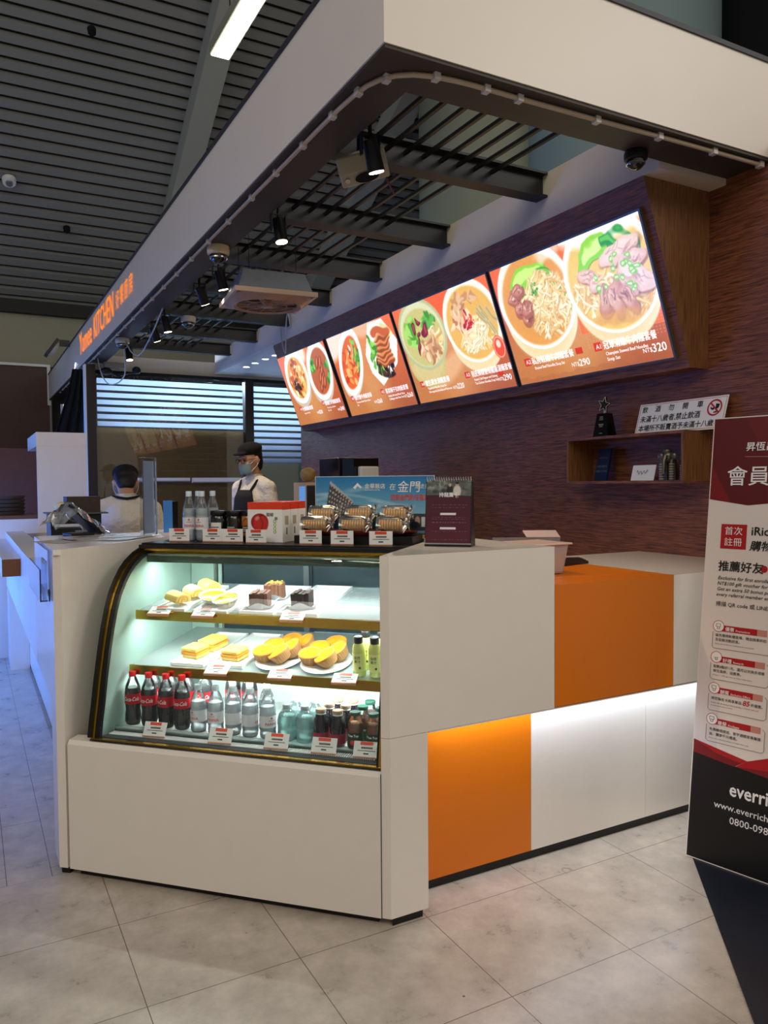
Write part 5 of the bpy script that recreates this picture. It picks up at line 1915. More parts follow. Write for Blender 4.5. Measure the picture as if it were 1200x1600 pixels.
# =================================================================== CEILING FIXTURES
t = thing('lighting_track', 'black lighting track along the inner edge of the left soffit', 'track', (1.055, 0.45, 2.90))
obj('rail', B().box(-0.017, 0.017, 0, 6.3, 0, 0.03), M_black, t)
rm = mat('spot_lens', 'ffffff', 0.3, emis=(1.0, 0.78, 0.50), es=14)
spots = [(0.66, -0.35, 'nearest, above the front corner'), (1.70, 0.05, 'second, facing straight down'), (2.78, -0.3, 'third, beside the cream dome camera'), (3.25, -0.7, 'fourth, tilted and close behind the third'),
         (4.33, -0.2, 'fifth, above the middle of the long counter'), (4.80, -0.6, 'sixth, tilted, close behind the fifth'), (5.95, 0.1, 'farthest, near the kitchen glass')]
for i, (y, tl, lab) in enumerate(spots):
    t = thing('track_spotlight', 'black cylindrical spotlight on the track, ' + lab, 'spotlight', (1.055, y, 2.9), 0, 'track spotlights')
    d = Vector((math.sin(tl) * -0.5 + 0.12, -math.sin(tl) * 0.6 - 0.1, -1)).normalized()
    top = Vector((0, 0, -0.09))
    obj('adapter', B().box(-0.02, 0.02, -0.05, 0.05, -0.022, -0.001), M_black, t)
    obj('stem', B().cyl((0, 0, -0.022), (0, 0, -0.10), 0.008, n=10).box(-0.042, -0.036, -0.01, 0.01, -0.16, -0.07).box(0.036, 0.042, -0.01, 0.01, -0.16, -0.07).box(-0.042, 0.042, -0.01, 0.01, -0.075, -0.069), M_black, t)
    h = obj('housing', B().cyl(top + Vector((0, 0, -.005)), top + d * 0.125, 0.030, 0.035, 20), M_blackm, t, smooth=True)
    obj('lens', B().cyl(top + d * 0.1251, top + d * 0.128, 0.030, n=20), rm, t)
    sl = bpy.data.lights.new('spot_light', 'SPOT')
    sl.energy = 42
    sl.color = (1.0, 0.80, 0.58)
    sl.spot_size = math.radians(75)
    sl.spot_blend = 0.6
    sl.shadow_soft_size = 0.03
    so_ = bpy.data.objects.new('spot_light', sl)
    C.objects.link(so_)
    so_.location = Vector((1.055, y, 2.9)) + top + d * 0.14
    so_.rotation_euler = d.to_track_quat('-Z', 'Y').to_euler()


def dome(loc, label, base='d9c9a8', s=1.0):
    t = thing('dome_camera', label, 'camera', loc, 0, 'dome cameras under the ceiling')
    obj('base', B().lathe([(0.0, 0), (0.062 * s, 0), (0.066 * s, -0.01), (0.064 * s, -0.045 * s), (0.054 * s, -0.052 * s), (0.0, -0.052 * s)], 28, cap=False), mat('cam_' + base, base, 0.45), t, smooth=True)
    obj('dome', B().lathe([(0.052 * s * math.cos(a), -0.0525 * s - 0.05 * s * math.sin(a)) for a in [i * math.pi / 16 for i in range(9)]], 28, cap=False), mat('dome_tint', '0a0a0c', 0.04, coat=1.0), t, smooth=True)
    obj('ring', B().lathe([(0.050 * s, -0.066 * s), (0.0535 * s, -0.066 * s), (0.0535 * s, -0.072 * s), (0.049 * s, -0.072 * s)], 28, cap=False), mat('ring_silver', 'c8ccd0', 0.2, metal=0.8), t, smooth=True)
    return t


dome((0.93, 2.36, 2.8275), 'large cream dome camera under the left soffit, nearest one')
dome((1.35, 4.72, 2.9115), 'grey-white dome camera hanging below a steel beam by the fan', 'b9b2a2')
dome((0.93, 5.55, 2.8275), 'white dome camera under the left soffit near the kitchen, with a cable loop', 'cfccc2')
dome((2.13, 0.285, 2.8275), 'black dome camera under the right soffit edge', '101012', 0.75)
for nm, pts, lab in (('hanging_cable', [(0.99, 4.1, 2.825), (1.0, 4.5, 2.72), (0.99, 5.0, 2.60), (0.97, 5.3, 2.66), (0.95, 5.5, 2.80)], 'pale cable sagging from the soffit to the white dome camera'),
                     ('hanging_cable', [(0.95, 5.6, 2.74), (0.97, 5.7, 2.50), (0.90, 6.0, 2.44), (0.86, 6.3, 2.55), (0.87, 6.7, 2.80)], 'thin looping cable below the white dome camera near the dark post'),
                     ('hanging_cable', [(2.28, 4.9, 2.93), (2.26, 4.8, 2.75), (2.25, 4.7, 2.66), (2.25, 4.68, 2.9), (2.2, 4.5, 2.98), (2.15, 4.3, 2.8), (2.1, 4.2, 2.99)], 'pale wire looping down over the plastered bulkhead')):
    q = []
    P = [Vector(p) for p in pts]
    for i in range(len(P) - 1):
        a, b_, c_, d_ = P[max(i - 1, 0)], P[i], P[i + 1], P[min(i + 2, len(P) - 1)]
        for k in range(6):
            s = k / 6
            q.append(0.5 * ((2 * b_) + (c_ - a) * s + (2 * a - 5 * b_ + 4 * c_ - d_) * s * s + (3 * b_ - a - 3 * c_ + d_) * s ** 3))
    q.append(P[-1])
    o = obj(nm, B().tube(q, 0.006, 6), mat('pale_cable', 'a9adb2', 0.4), smooth=True)
    tag(o, lab, 'cable')

# small grey speaker on bracket
t = thing('ceiling_speaker', 'grey wedge-shaped speaker with an oval black opening hanging beside the first beam', 'speaker', (1.12, 0.86, 2.80))
rs = Matrix.Rotation(math.radians(-28), 4, 'Z') @ Matrix.Rotation(math.radians(28), 4, 'X') @ Matrix.Rotation(math.radians(-14), 4, 'Y')
sb_ = B().prism([(-.055, -.02), (-.03, -.075), (.055, -.085), (.075, .0), (.03, .05), (-.04, .045)], 'x', -0.105, 0.105).xf(rs)
obj('housing', sb_, mat('putty_plastic', '9b9382', 0.4), t, bevel=0.008)
gr_ = B()
gv = []
Nn = 28
cface = Vector((0.01, -.046, -.0500))
ay = Vector((0, .025, -.055)).normalized()
for i in range(Nn):
    a = 2 * math.pi * i / Nn
    gv.append(cface + Vector((0.052 * math.cos(a), 0, 0)) + ay * (0.024 * math.sin(a)) + Vector((0, -.0045, -.002)))
gr_.add(gv, [tuple(range(Nn))]).xf(rs)
obj('opening', gr_, M_dark, t)
kn = B().cyl(Vector((-0.075, -.046, -.046)), Vector((-0.075, -.054, -.050)), 0.011, n=14).xf(rs)
obj('knob', kn, M_steel, t)
obj('bracket', B().box(-0.01, 0.01, 0.0, 0.03, 0.03, 0.112).box(-0.05, 0.05, 0.0, 0.02, 0.02, 0.032), M_black, t)
obj('wire', B().tube([(0.08, 0.05, 0.0), (0.12, 0.05, 0.04), (0.14, 0.03, -0.04), (0.17, 0.02, -0.10)], 0.004, 6), mat('red_wire', '6d2e26', 0.5), t)

# ceiling fan cassette
t = thing('ceiling_fan_unit', 'square ceiling circulation fan with a tan grille ring hanging below the bars', 'fan', (1.33, 2.64, 2.60), math.radians(-6))
h_ = 0.26
bt = B()
vs = []
for w_, z in ((0.235, 0.028), (0.195, 0.15)):
    vs += [(-w_, -w_, z), (w_, -w_, z), (w_, w_, z), (-w_, w_, z)]
bt.add(vs, [(4, 5, 6, 7)] + [(i, (i + 1) % 4, (i + 1) % 4 + 4, i + 4) for i in range(4)])
obj('housing', bt, mat('galvanised_box', '8d949c', 0.45, metal=0.4, noise=0.15, nscale=18), t)
fm_ = mat('tan_plastic', 'b08b72', 0.4)
fr_ = B()
for x0, x1, y0, y1 in ((-h_, h_, -h_, -h_ + .018), (-h_, h_, h_ - .018, h_), (-h_, -h_ + .018, -h_ + .018, h_ - .018), (h_ - .018, h_, -h_ + .018, h_ - .018)):
    fr_.box(x0, x1, y0, y1, 0.0, 0.028)
obj('outer_frame', fr_, mat('cream_frame', 'cfb59c', 0.4), t)
rn = B()
Nn = 48
vs = []
for i in range(Nn):
    a = 2 * math.pi * i / Nn
    vs.append((0.195 * math.cos(a), 0.195 * math.sin(a), -0.018))
for i in range(Nn):
    a = 2 * math.pi * i / Nn
    vs.append((0.215 * math.cos(a), 0.215 * math.sin(a), -0.026))
for i in range(Nn):
    a = 2 * math.pi * i / Nn
    c_, s_ = math.cos(a), math.sin(a)
    k = 0.242 / max(abs(c_), abs(s_))
    k = min(k, 0.262 + 0.05 * abs(math.sin(2 * a)) ** 3)
    vs.append((k * c_, k * s_, 0.004))
rn.add(vs, [(j * Nn + i, j * Nn + (i + 1) % Nn, (j + 1) * Nn + (i + 1) % Nn, (j + 1) * Nn + i) for j in range(2) for i in range(Nn) if not (j == 1 and (i % 12) in (5, 6, 7) and False)])
obj('grille_ring', rn, fm_, t, solid=0.006)
gb_ = B()
for r in (0.06, 0.125):
    pts = [(r * math.cos(2 * math.pi * i / 32), r * math.sin(2 * math.pi * i / 32), -0.024) for i in range(33)]
    gb_.tube(pts, 0.0022, 5)
for i in range(12):
    a = 2 * math.pi * i / 12
    gb_.tube([(0.03 * math.cos(a), 0.03 * math.sin(a), -0.026), (0.197 * math.cos(a), 0.197 * math.sin(a), -0.018)], 0.0028, 5)
obj('guard', gb_, fm_, t)
obj('hub', B().lathe([(0.0, -0.034), (0.035, -0.03), (0.04, 0.0), (0.04, 0.05)], 24, cap=False), fm_, t, smooth=True)
fb = B()
for i in range(5):
    a = 2 * math.pi * i / 5
    c_, s_ = math.cos(a), math.sin(a)
    P = [(0.035, -0.02, 0.02), (0.185, -0.055, 0.04), (0.19, 0.05, 0.01), (0.035, 0.02, 0.0)]
    fb.add([(x * c_ - y * s_, x * s_ + y * c_, z) for x, y, z in P], [(0, 1, 2, 3)])
obj('blades', fb, mat('blade_tan', 'c2a48c', 0.4), t, solid=0.003)
for sx, sy in ((-1, -1), (1, -1), (-1, 1), (1, 1)):
    obj('hanger', B().tube([(sx * .15, sy * .15, .15), (sx * .15, sy * .15, .385)], 0.0018, 6), M_black, t)

# recessed downlights in the kitchen soffit
for i, (x, y, lab) in enumerate(((2.465, 6.5, 'farthest of the four in the white kitchen ceiling'), (2.465, 6.19, 'third from the menu housing'), (2.472, 5.87, 'second from the menu housing'), (2.485, 5.6, 'nearest the menu housing'))):
    t = thing('downlight', 'small round downlight, ' + lab, 'downlight', (x, y, 2.784), 0, 'downlights in the kitchen ceiling')
    obj('rim', B().lathe([(0.035, 0.0), (0.045, -0.003), (0.045, 0.0)], 24, cap=False), M_white, t)
    obj('lamp', B().cyl((0, 0, -0.001), (0, 0, 0.0), 0.034, n=20), mat('downlight_glow', 'ffffff', 0.4, emis=(0.9, 0.95, 1.0), es=8), t)

# tubular fixture under the roof
t = thing('roof_light', 'long glowing rectangular roof light above the left fascia', 'light', (1.82, 3.1, 5.5), 0)
obj('housing', B().box(-0.10, 0.10, 0, 2.12, 0.012, 0.11), mat('fixture_grey', '9d9b8a', 0.5), t)
obj('diffuser', B().box(-0.085, 0.085, 0.01, 2.11, 0.0, 0.0115), mat('warm_diffuser', 'fffbe0', 0.4, emis=(1.0, 0.97, 0.70), es=6.5), t)
obj('hanger', B().box(-0.06, -0.05, 1.6, 1.61, 0.11, 1.9), M_black, t)
for (x, y, z, r, lab, m_) in ((0.196, 9.57, 5.57, 0.09, 'round smoke detector on the ribbed roof at the left edge', M_white),
                              (0.989, 7.457, 6.69, 0.05, 'small dark sprinkler high on the ribbed roof', M_dark),
                              (0.979, 10.204, 5.23, 0.05, 'small dark sprinkler low on the ribbed roof', M_dark)):
    t = thing('smoke_detector' if m_ is M_white else 'sprinkler', lab, 'detector' if m_ is M_white else 'sprinkler', (x, y, z))
    nb = B().cyl((0, 0, 0), (0, -0.03, -0.055), r, r * .9, 20)
    obj('base', nb, m_, t)
    obj('head', B().cyl((0, -0.03, -0.055), (0, -0.045, -0.08), r * .55, r * .45, 16), M_steel if m_ is M_white else M_dark, t)
t = thing('wall_floodlight', 'small flood lamp on a bracket at the far end of the left fascia', 'lamp', (0.805, 8.6, 3.20))
obj('bracket', B().box(-0.12, -0.001, -0.02, 0.02, 0.02, 0.10), M_black, t)
rf = Matrix.Translation((-0.20, 0, -0.02)) @ Matrix.Rotation(math.radians(35), 4, 'Y')
obj('shell', B().box(-0.04, 0.0, -0.13, 0.13, -0.12, 0.12).xf(rf), M_black, t)
obj('face', B().ell((0.0, 0, 0), (0.05, 0.12, 0.11), 20, 12).xf(rf), mat('lamp_cream', 'cfc9b0', 0.4), t, smooth=True)

# =================================================================== THINGS ON THE COUNTERS
ZD = 1.1985
# water bottles on the case top
for i, (u, n, r, lab) in enumerate(((-0.975, 0.50, 0.5, 'front left of four on top of the case'), (-0.915, 0.50, -0.05, 'front right of four on top of the case'), (-0.975, 0.575, 0.2, 'rear left of four on top of the case'), (-0.915, 0.59, -0.4, 'rear right of four on top of the case'))):
    dup(panna, W(u, n, ZD), (0, 0, RZ + r), 'clear water bottle with red lettering, ' + lab, 'clear water bottles on top of the case').scale = (0.8, 0.8, 1.0)
# dark riser and jars
o = obj('display_riser', B().box(-0.10, 0.13, -0.05, 0.09, 0, 0.022), M_black)
tag(at(o, -0.80, 0.535, ZD), 'low black riser under three jars on top of the case', 'riser')
for i, (u, n, lc, lab) in enumerate(((-0.862, 0.545, 'e8e4da', 'dark jar with a white label, left of three on the black riser'), (-0.792, 0.55, '2a2a2c', 'all-black jar in the middle of three on the black riser'), (-0.722, 0.55, 'b07b3a', 'amber jar with a black label, right of three on the black riser'))):
    t = thing('jar', lab, 'jar', W(u, n, ZD + 0.0225), RZ, 'jars on the black riser')
    t.scale = (1.12, 1.12, 1.16)
    obj('glass', B().lathe([(0.028, 0), (0.031, 0.004), (0.031, 0.066), (0.028, 0.070)], 28), mat('jar_' + lc, '15110f' if i < 2 else 'a8702c', 0.1, coat=0.7), t, smooth=True)
    obj('lid', B().lathe([(0.030, 0.0705), (0.0315, 0.072), (0.0315, 0.086), (0.030, 0.088), (0.0, 0.088)], 28, cap=False), M_black, t, smooth=True)
    lb = B()
    N_ = 12
    vs = []
    for zz_ in (0.012, 0.046 if i == 0 else 0.034):
        for k in range(N_ + 1):
            a = -math.pi / 2 - 0.75 + 1.5 * k / N_
            vs.append((0.0316 * math.cos(a), 0.0316 * math.sin(a), zz_))
    lb.add(vs, [(k, k + 1, k + N_ + 2, k + N_ + 1) for k in range(N_)])
    lo = obj('label', lb, mat('jlabel_' + lc, lc if i != 2 else '141210', 0.5), t)
    ll = B()
    for k, z_ in enumerate((0.016, 0.022, 0.028)):
        vs = []
        for zz_ in (z_, z_ + 0.003):
            for q in range(7):
                a = -math.pi / 2 - 0.55 + (0.7 + 0.15 * k) * q / 6
                vs.append((0.0319 * math.cos(a), 0.0319 * math.sin(a), zz_))
        ll.add(vs, [(q, q + 1, q + 8, q + 7) for q in range(6)])
    obj('label_print', ll, M_ink if i == 0 else mat('pale_print', 'c9c5ba', 0.5), lo)
    if i == 2:
        rgb = B()
        for r_ in (0.012,):
            pts = [(0.0325 * math.cos(-math.pi / 2 + 0.012 * math.cos(q) / 0.0325 * 1.0), 0.0325 * math.sin(-math.pi / 2 + 0.012 * math.cos(q) / 0.0325), 0.050 + 0.012 * math.sin(q)) for q in [2 * math.pi * k / 20 for k in range(21)]]
            rgb.tube(pts, 0.002, 5)
        obj('ring_mark', rgb, mat('orange_mark', 'c4541c', 0.4), t)

# gift boxes
def gift_box_pic():
    p = Pic(100, 105, 'f3f1ee')
    p.rect(0, 1, .82, 1, 'e2401c')
    p.ell(.33, .50, .24, .22, 'a51a1c', 0, .06)
    p.ell(.36, .46, .20, .21, 'c92a26', .4, .2)
    p.ell(.26, .60, .07, .05, 'f09a8c', .5, .8, .8)
    p.line([(.33, .66), (.42, .48), (.38, .32)], .012, '7d1214', .8)
    p.ell(.38, .68, .05, .03, '8a1518', 0, .3)
    p.ell(.26, .28, .05, .03, '6da83a', 0, .3)
    p.rect(0, 1, 0, .02, 'd8d4cf')
    return p


for i in range(3):
    t = thing('gift_box', ['white gift box with red top and printed red pepper, foremost of three', 'white gift box with red top, middle of three in a row', 'white gift box with red top, rearmost of three in a row'][i], 'box', W(-0.7, 0.485 + i * 0.08, ZD), RZ, 'red topped gift boxes on top of the case')
    wbx, dbx, hbx = 0.152, 0.077, 0.160
    obj('carton', B().box(0, wbx, 0, dbx, 0, 0.130), M_paper, t)
    obj('red_top', B().box(0, wbx, 0, dbx, 0.1302, hbx), mat('box_red', 'de3f1f', 0.45), t)
    if i == 0:
        gift_box_pic().obj('front_print', vcol_mat('printed_card', 0, 0.4), t, (0.001, -0.0006, 0.0005), (1, 0, 0), (0, 0, 1), wbx - 0.002, 0.159)
        lettering('lettering', [('甜椒', .082, .105, .016, 'LEFT', .02), ('酥', .118, .09, .014, 'LEFT', .02)], M_ink, t, (0, -0.0008, 0), (1, 0, 0), (0, 0, 1))
        lettering('green_lettering', [('GOOD', 0, 0, .018, 'LEFT', .03)], mat('lime_ink', '7db52e', 0.5), t, (0.125, -0.0008, 0.035), (0, 0, 1), (-1, 0, 0))
    sp_b = B().box(wbx + .0002, wbx + .0006, 0.022, 0.056, 0.07, 0.105)
    obj('side_window', sp_b, mat('box_tan_print', 'b9a98c', 0.5), t)
    obj('side_print', B().box(wbx + .0002, wbx + .0006, 0.036, 0.044, 0.03, 0.058), M_ink, t)

# cookie packs on a red-brown basket
o = obj('display_riser', B().box(-0.24, 0.24, -0.06, 0.10, 0, 0.03), M_black)
tag(at(o, -0.255, 0.535, ZD), 'long black riser under the red-brown basket of cookie packs', 'riser')
bs = B().lathe([(0.75, 0.0), (0.95, 0.006), (1.0, 0.016), (0.97, 0.016), (0.90, 0.008), (0.0, 0.004)], 40, cap=False)
bs.v = [(x * 0.235, y * 0.10, z) for x, y, z in bs.v]
o = obj('oval_basket', bs, mat('red_lacquer', '5c1f14', 0.3, noise=0.3, nscale=60), smooth=True)
tag(at(o, -0.245, 0.55, ZD + 0.0305), 'oval red-brown basket holding the gold cookie packs on top of the case', 'basket')
M_goldp = mat('gold_cookie', 'e0a63a', 0.3, metal=0.4, noise=0.45, nscale=120)
M_cap_ = mat('tan_cookie_face', '8a5f26', 0.6, noise=0.3, nscale=90)


def make_pack():
    t = thing('cookie_pack', 'x', 'cookies')
    b = B()
    for k in range(9):
        x = -0.043 + k * 0.0096
        b.lathe([(0.0, 0), (0.024, 0), (0.0265, 0.002), (0.0265, 0.007), (0.024, 0.009), (0.0, 0.009)], 18, cap=False)
        n_ = 6 * 18
        b.v[-n_:] = [(x + z, px_, py_ + 0.0275) for (px_, py_, z) in b.v[-n_:]]
    obj('cookies', b, M_goldp, t, smooth=True)
    lab = B()
    N_ = 14
    vs = []
    for x in (-0.044, 0.044):
        for k in range(N_ + 1):
            a = math.pi * 0.30 + math.pi * 0.55 * k / N_
            vs.append((x, -0.0275 * math.cos(a) * -1 * -1, 0.0275 + 0.0275 * math.sin(a)))
    lab.add(vs, [(k, k + 1, k + N_ + 2, k + N_ + 1) for k in range(N_)])
    obj('pale_band', lab, mat('cream_foil', 'dcb25c', 0.22, metal=0.6), t, smooth=True)
    f = B()
    rnd = random.Random(3)
    rings = []
    for j, (x, r, dz) in enumerate(((-0.052, 0.029, 0), (-0.03, 0.0305, 0.001), (0.0, 0.031, 0.001), (0.03, 0.0305, 0.001), (0.046, 0.029, 0), (0.056, 0.012, 0.008), (0.068, 0.024, 0.016))):
        for k in range(20):
            a = 2 * math.pi * k / 20
            q = r * (1 + rnd.uniform(-.05, .05)) * (1 + (0.35 * math.sin(3 * a) if j == 6 else 0))
            rings.append((x + (rnd.uniform(-.006, .006) if j > 4 else 0), q * math.cos(a), 0.0275 + dz + q * math.sin(a)))
    f.add(rings, [(j * 20 + k, j * 20 + (k + 1) % 20, (j + 1) * 20 + (k + 1) % 20, (j + 1) * 20 + k) for j in range(6) for k in range(20)])
    obj('clear_wrap', f, M_wrap, t)
    return t


pk = make_pack()
packs = [(-0.415, 0.505, 0, 0.12, 'lower left'), (-0.255, 0.505, 0, 0.1, 'lower middle'), (-0.105, 0.505, 0, 0.1, 'lower right'),
         (-0.405, 0.565, 0.040, 0.12, 'upper left, stacked behind another'), (-0.25, 0.565, 0.042, 0.08, 'upper middle, stacked behind another'), (-0.105, 0.565, 0.040, 0.08, 'upper right, stacked behind another')]
for i, (u, n, dz, r, lab) in enumerate(packs):
    p = W(u, n, ZD + 0.0355 + dz + 0.002)
    lab = 'wrapped roll of gold cookies in the red-brown basket, ' + lab
    if i == 0:
        pk.scale = (1.05, 1.18, 1.18)
        pk.location = p
        pk.rotation_euler = (0, 0, RZ + r)
        pk['label'] = lab
        pk['group'] = 'gold cookie packs in the basket'
    else:
        dup(pk, p, (0, 0, RZ + r), lab, 'gold cookie packs in the basket').scale = (1.05, 1.18, 1.18)


# travel poster
def poster_pic():
    p = Pic(190, 100, '2f86b8')
    p.grad('2478b4', '8fc3d6', 1, .35, 1)
    for i in range(14):
        p.ell(rng.uniform(0, 1.9), rng.uniform(.5, .8), rng.uniform(.1, .3), rng.uniform(.01, .04), 'cfe6ec', rng.uniform(-.2, .2), .9, .4)
    # hotel block in perspective
    p.poly([(.25, .93), (.62, .62), (.60, .36), (.16, .40)], '4a4d55')
    p.poly([(.25, .93), (.62, .62), (.62, .59), (.24, .88)], 'b4b6ba')
    for r in range(6):
        for c in range(9):
            t0, s0 = c / 9 + .02, r / 6 + .02
            x0 = .25 + (.62 - .25) * t0 - .08 * s0
            y0 = (.90 - .31 * t0) * (1 - s0) + .40 * s0
            p.rect(x0, x0 + .022, y0 - .045, y0 - .015, 'c9b9a4')
    p.poly([(.0, .42), (1.9, .40), (1.9, .30), (0, .30)], '4d5348')
    p.rect(0, 1.9, 0, .30, '26485c')
    p.poly([(1.22, .42), (1.9, .42), (1.9, .16), (1.22, .18)], '3a3f42')
    p.rect(1.70, 1.80, .22, .37, 'dfe3e4')
    p.rect(1.82, 1.9, .22, .37, 'cfd6d8')
    p.ell(1.64, .31, .04, .07, 'c9a48f', 0, .3)
    p.ell(1.60, .25, .07, .05, '20242a', 0, .3)
    p.rect(1.30, 1.9, .12, .16, '7d9aa8')
    p.rect(1.55, 1.9, .04, .10, 'e0a05a')
    p.ell(.95, .36, .25, .06, '35502f', 0, .6)
    texture(p, .03)
    return p


t = thing('travel_poster', 'blue travel advertisement board with a hotel building standing behind the cookie packs', 'poster', W(-0.475, 0.655, ZD), RZ)
obj('board', B().box(0, 0.505, 0.0, 0.006, 0.0, 0.262), M_white, t)
obj('foot', B().box(0.05, 0.10, 0.0065, 0.07, 0.0, 0.01).box(0.40, 0.45, 0.0065, 0.07, 0.0, 0.01), M_white, t)
poster_pic().obj('picture', vcol_mat('poster_print', 0, 0.35), t, (0.002, -0.0008, 0.002), (1, 0, 0), (0, 0, 1), 0.501, 0.258)
lettering('white_lettering', [('金華飯店', .215, .213, .022, 'LEFT', .01), ('KINGHWA HOTEL', .215, .203, .008, 'LEFT', .01), ('在', .318, .208, .028, 'LEFT', .0, .15), ('金門', .352, .200, .048, 'LEFT', .01, .1), ('走走晃晃', .425, .212, .020, 'LEFT', .0, .2)], M_wink, t, (0, -0.0012, 0), (1, 0, 0), (0, 0, 1))
lettering('red_lettering', [('回到金門的住宿首選', .325, .165, .026, 'LEFT', .035, 0, .175)], mat('red_poster_ink', 'd9401f', 0.5), t, (0, -0.0014, 0), (1, 0, 0), (0, 0, 1))
tri = B().add([(.165, -.0014, .215), (.185, -.0014, .235), (.205, -.0014, .215), (.195, -.0014, .213), (.185, -.0014, .222), (.175, -.0014, .209)], [(0, 1, 2, 3, 4, 5)])
obj('emblem', tri, M_wink, t)


# desk calendar
def cal_pic():
    p = Pic(100, 145, '4a1626')
    p.grad('431425', '551f2c')
    p.rect(0, 1, .74, 1, '5c605c')
    p.ell(.12, .95, .18, .1, 'c9cbc4', 0, .8, .8)
    for i in range(30):
        p.ell(rng.uniform(0, .7), rng.uniform(.76, 1), rng.uniform(.02, .06), rng.uniform(.02, .05), ('3c4540', '7b8078', '555d50', '2b3130')[i % 4], 0, .7, .6)
    p.ell(.36, .83, .05, .09, '23262b', 0, .3)
    p.ell(.36, .92, .022, .028, 'c9a890', 0, .3)
    p.ell(.47, .82, .06, .10, 'd9d0c4', 0, .3)
    p.ell(.47, .93, .024, .03, 'c9a890', 0, .3)
    p.ell(.47, .95, .026, .018, '2a211d', 0, .3)
    p.poly([(0, .76), (1, .74), (1, .73), (0, .73)], '431425')
    p.rect(.22, .46, .44, .475, 'e8e2e4')
    p.rect(.22, .46, .215, .25, 'e8e2e4')
    for y in (.60, .56, .40, .37, .32, .18, .05):
        x = .10
        while x < .60:
            w_ = rng.uniform(.01, .05)
            p.rect(x, x + w_, y, y + .008, '8a5f6c', .8)
            x += w_ + .02
    return p


t = thing('desk_calendar', 'dark maroon spiral-bound desk display standing on the white counter top', 'calendar', W(0.05, 0.40, 1.2005), RZ)
wc, hc = 0.172, 0.250
obj('base', B().prism([(0.0, 0), (0.085, 0), (0.085, 0.004), (0.044, 0.235), (0.036, 0.235), (0.0, 0.012)], 'x', 0, wc), M_black, t)
cu = Vector((0, 0.036, 0.232)).normalized()
cal_pic().obj('page', vcol_mat('calendar_print', 0, 0.25), t, Vector((0.004, -0.0012, 0.014)), (1, 0, 0), cu, wc - 0.008, 0.228)
obj('spiral', (lambda b: [b.tube([(0.006 + i * 0.0089, 0.0300 + 0.008 * math.cos(a), 0.243 + 0.009 * math.sin(a)) for a in [q * math.pi / 5 for q in range(11)]], 0.0011, 5) for i in range(19)] and b)(B()), M_steel, t)
obj('page_rim', B().box(0, wc, -0.002, 0.0, 0.008, 0.0125).box(0, 0.003, -0.002, 0.001, 0.0125, 0.03), mat('silver_rim', '9a9694', 0.3), t)
lettering('lettering', [('持龍騰卡', .086, .168, .018, 'CENTER', .03)], M_wink, t, Vector((0, -0.0018, 0.014)), (1, 0, 0), cu)

# deli container and dispenser
t = thing('deli_container', 'clear lidded plastic tub with orange contents on the low counter', 'container', (1.60, 0.335, 1.0615))
pl_ = thin_glass('frosted_tub', (0.85, 0.80, 0.76), 1.5, 0.25, 0.45, (0.85, 0.74, 0.66))
vs = []
for sx, sy, z in ((0.105, 0.085, 0.0), (0.12, 0.10, 0.118)):
    vs += [(-sx, -sy, z), (sx, -sy, z), (sx, sy, z), (-sx, sy, z)]
obj('tub', B().add(vs, [(0, 1, 2, 3)] + [(i, (i + 1) % 4, (i + 1) % 4 + 4, i + 4) for i in range(4)]), pl_, t, bevel=0.01)
obj('contents', B().box(-0.10, 0.10, -0.08, 0.08, 0.004, 0.085), mat('orange_contents', 'e08a2c', 0.5, noise=0.3, nscale=50), t)
obj('lid', B().box(-0.13, 0.13, -0.11, 0.11, 0.1185, 0.126), mat('pinkish_lid', 'd3b3a4', 0.3), t, bevel=0.004)
t = thing('acrylic_dispenser', 'small clear acrylic box with a hinged lid on the low counter beside the tub', 'box', (1.80, 0.62, 1.0615), -0.5)
obj('box', B().box(-0.15, 0.15, -0.05, 0.05, 0, 0.125), thin_glass('acrylic_thin', (0.88, 0.86, 0.86), 2.0, 0.03, 0.2, (0.8, 0.76, 0.76)), t)
obj('lid', B().prism([(-0.055, 0.1255), (0.045, 0.15), (0.055, 0.145), (-0.05, 0.1252)], 'x', 0.0, 0.15), mat('pink_lid', 'cbb2ac', 0.2), t)
o = obj('dark_tray', B().add([(1.80, .44, 1.0612), (2.07, .50, 1.0612), (2.16, .66, 1.0612), (1.92, .72, 1.0612), (1.80, .44, 1.072), (2.07, .50, 1.072), (2.16, .66, 1.072), (1.92, .72, 1.072)], [(0, 1, 2, 3), (4, 5, 6, 7), (0, 1, 5, 4), (1, 2, 6, 5), (2, 3, 7, 6), (3, 0, 4, 7)]), mat('maroon_black', '1c1114', 0.3))
tag(o, 'flat dark tray lying on the low counter beside the wall', 'tray')

# left block: leaflets, acrylic pillar, wrapped terminal
for i, (x, y, r, lab) in enumerate(((0.10, 1.45, 0.15, 'printed menu sheet, top of the pile on the left counter end'), (0.17, 1.37, 0.9, 'printed menu sheet turned askew under the pile on the left counter end'), (0.0, 1.33, 0.5, 'printed menu sheet nearest the aisle on the left counter end'))):
    t = thing('menu_sheet', lab, 'leaflet', (x, y, 1.2005 + (2 - i) * 0.0022), r, 'menu sheets on the left counter end')
    obj('sheet', B().box(-0.15, 0.15, -0.105, 0.105, 0, 0.0016), mat('grey_sheet', 'a8a39c', 0.35), t)
    pb = B()
    rnd = random.Random(i)
    for k in range(14):
        a, c_ = rnd.uniform(-.13, .08), rnd.uniform(-.09, .06)
        pb.box(a, a + rnd.uniform(.02, .05), c_, c_ + rnd.uniform(.01, .03), 0.0016, 0.0018)
    obj('print', pb, mat('sheet_print', '6d5a50', 0.4), t)
M_acr = mat('clear_acrylic', 'eaf2ff', 0.03, trans=1.0, ior=1.49)
t = thing('acrylic_stand', 'tall clear acrylic block standing upright on the left counter end', 'stand', (0.325, 1.475, 1.2005), 0.65)
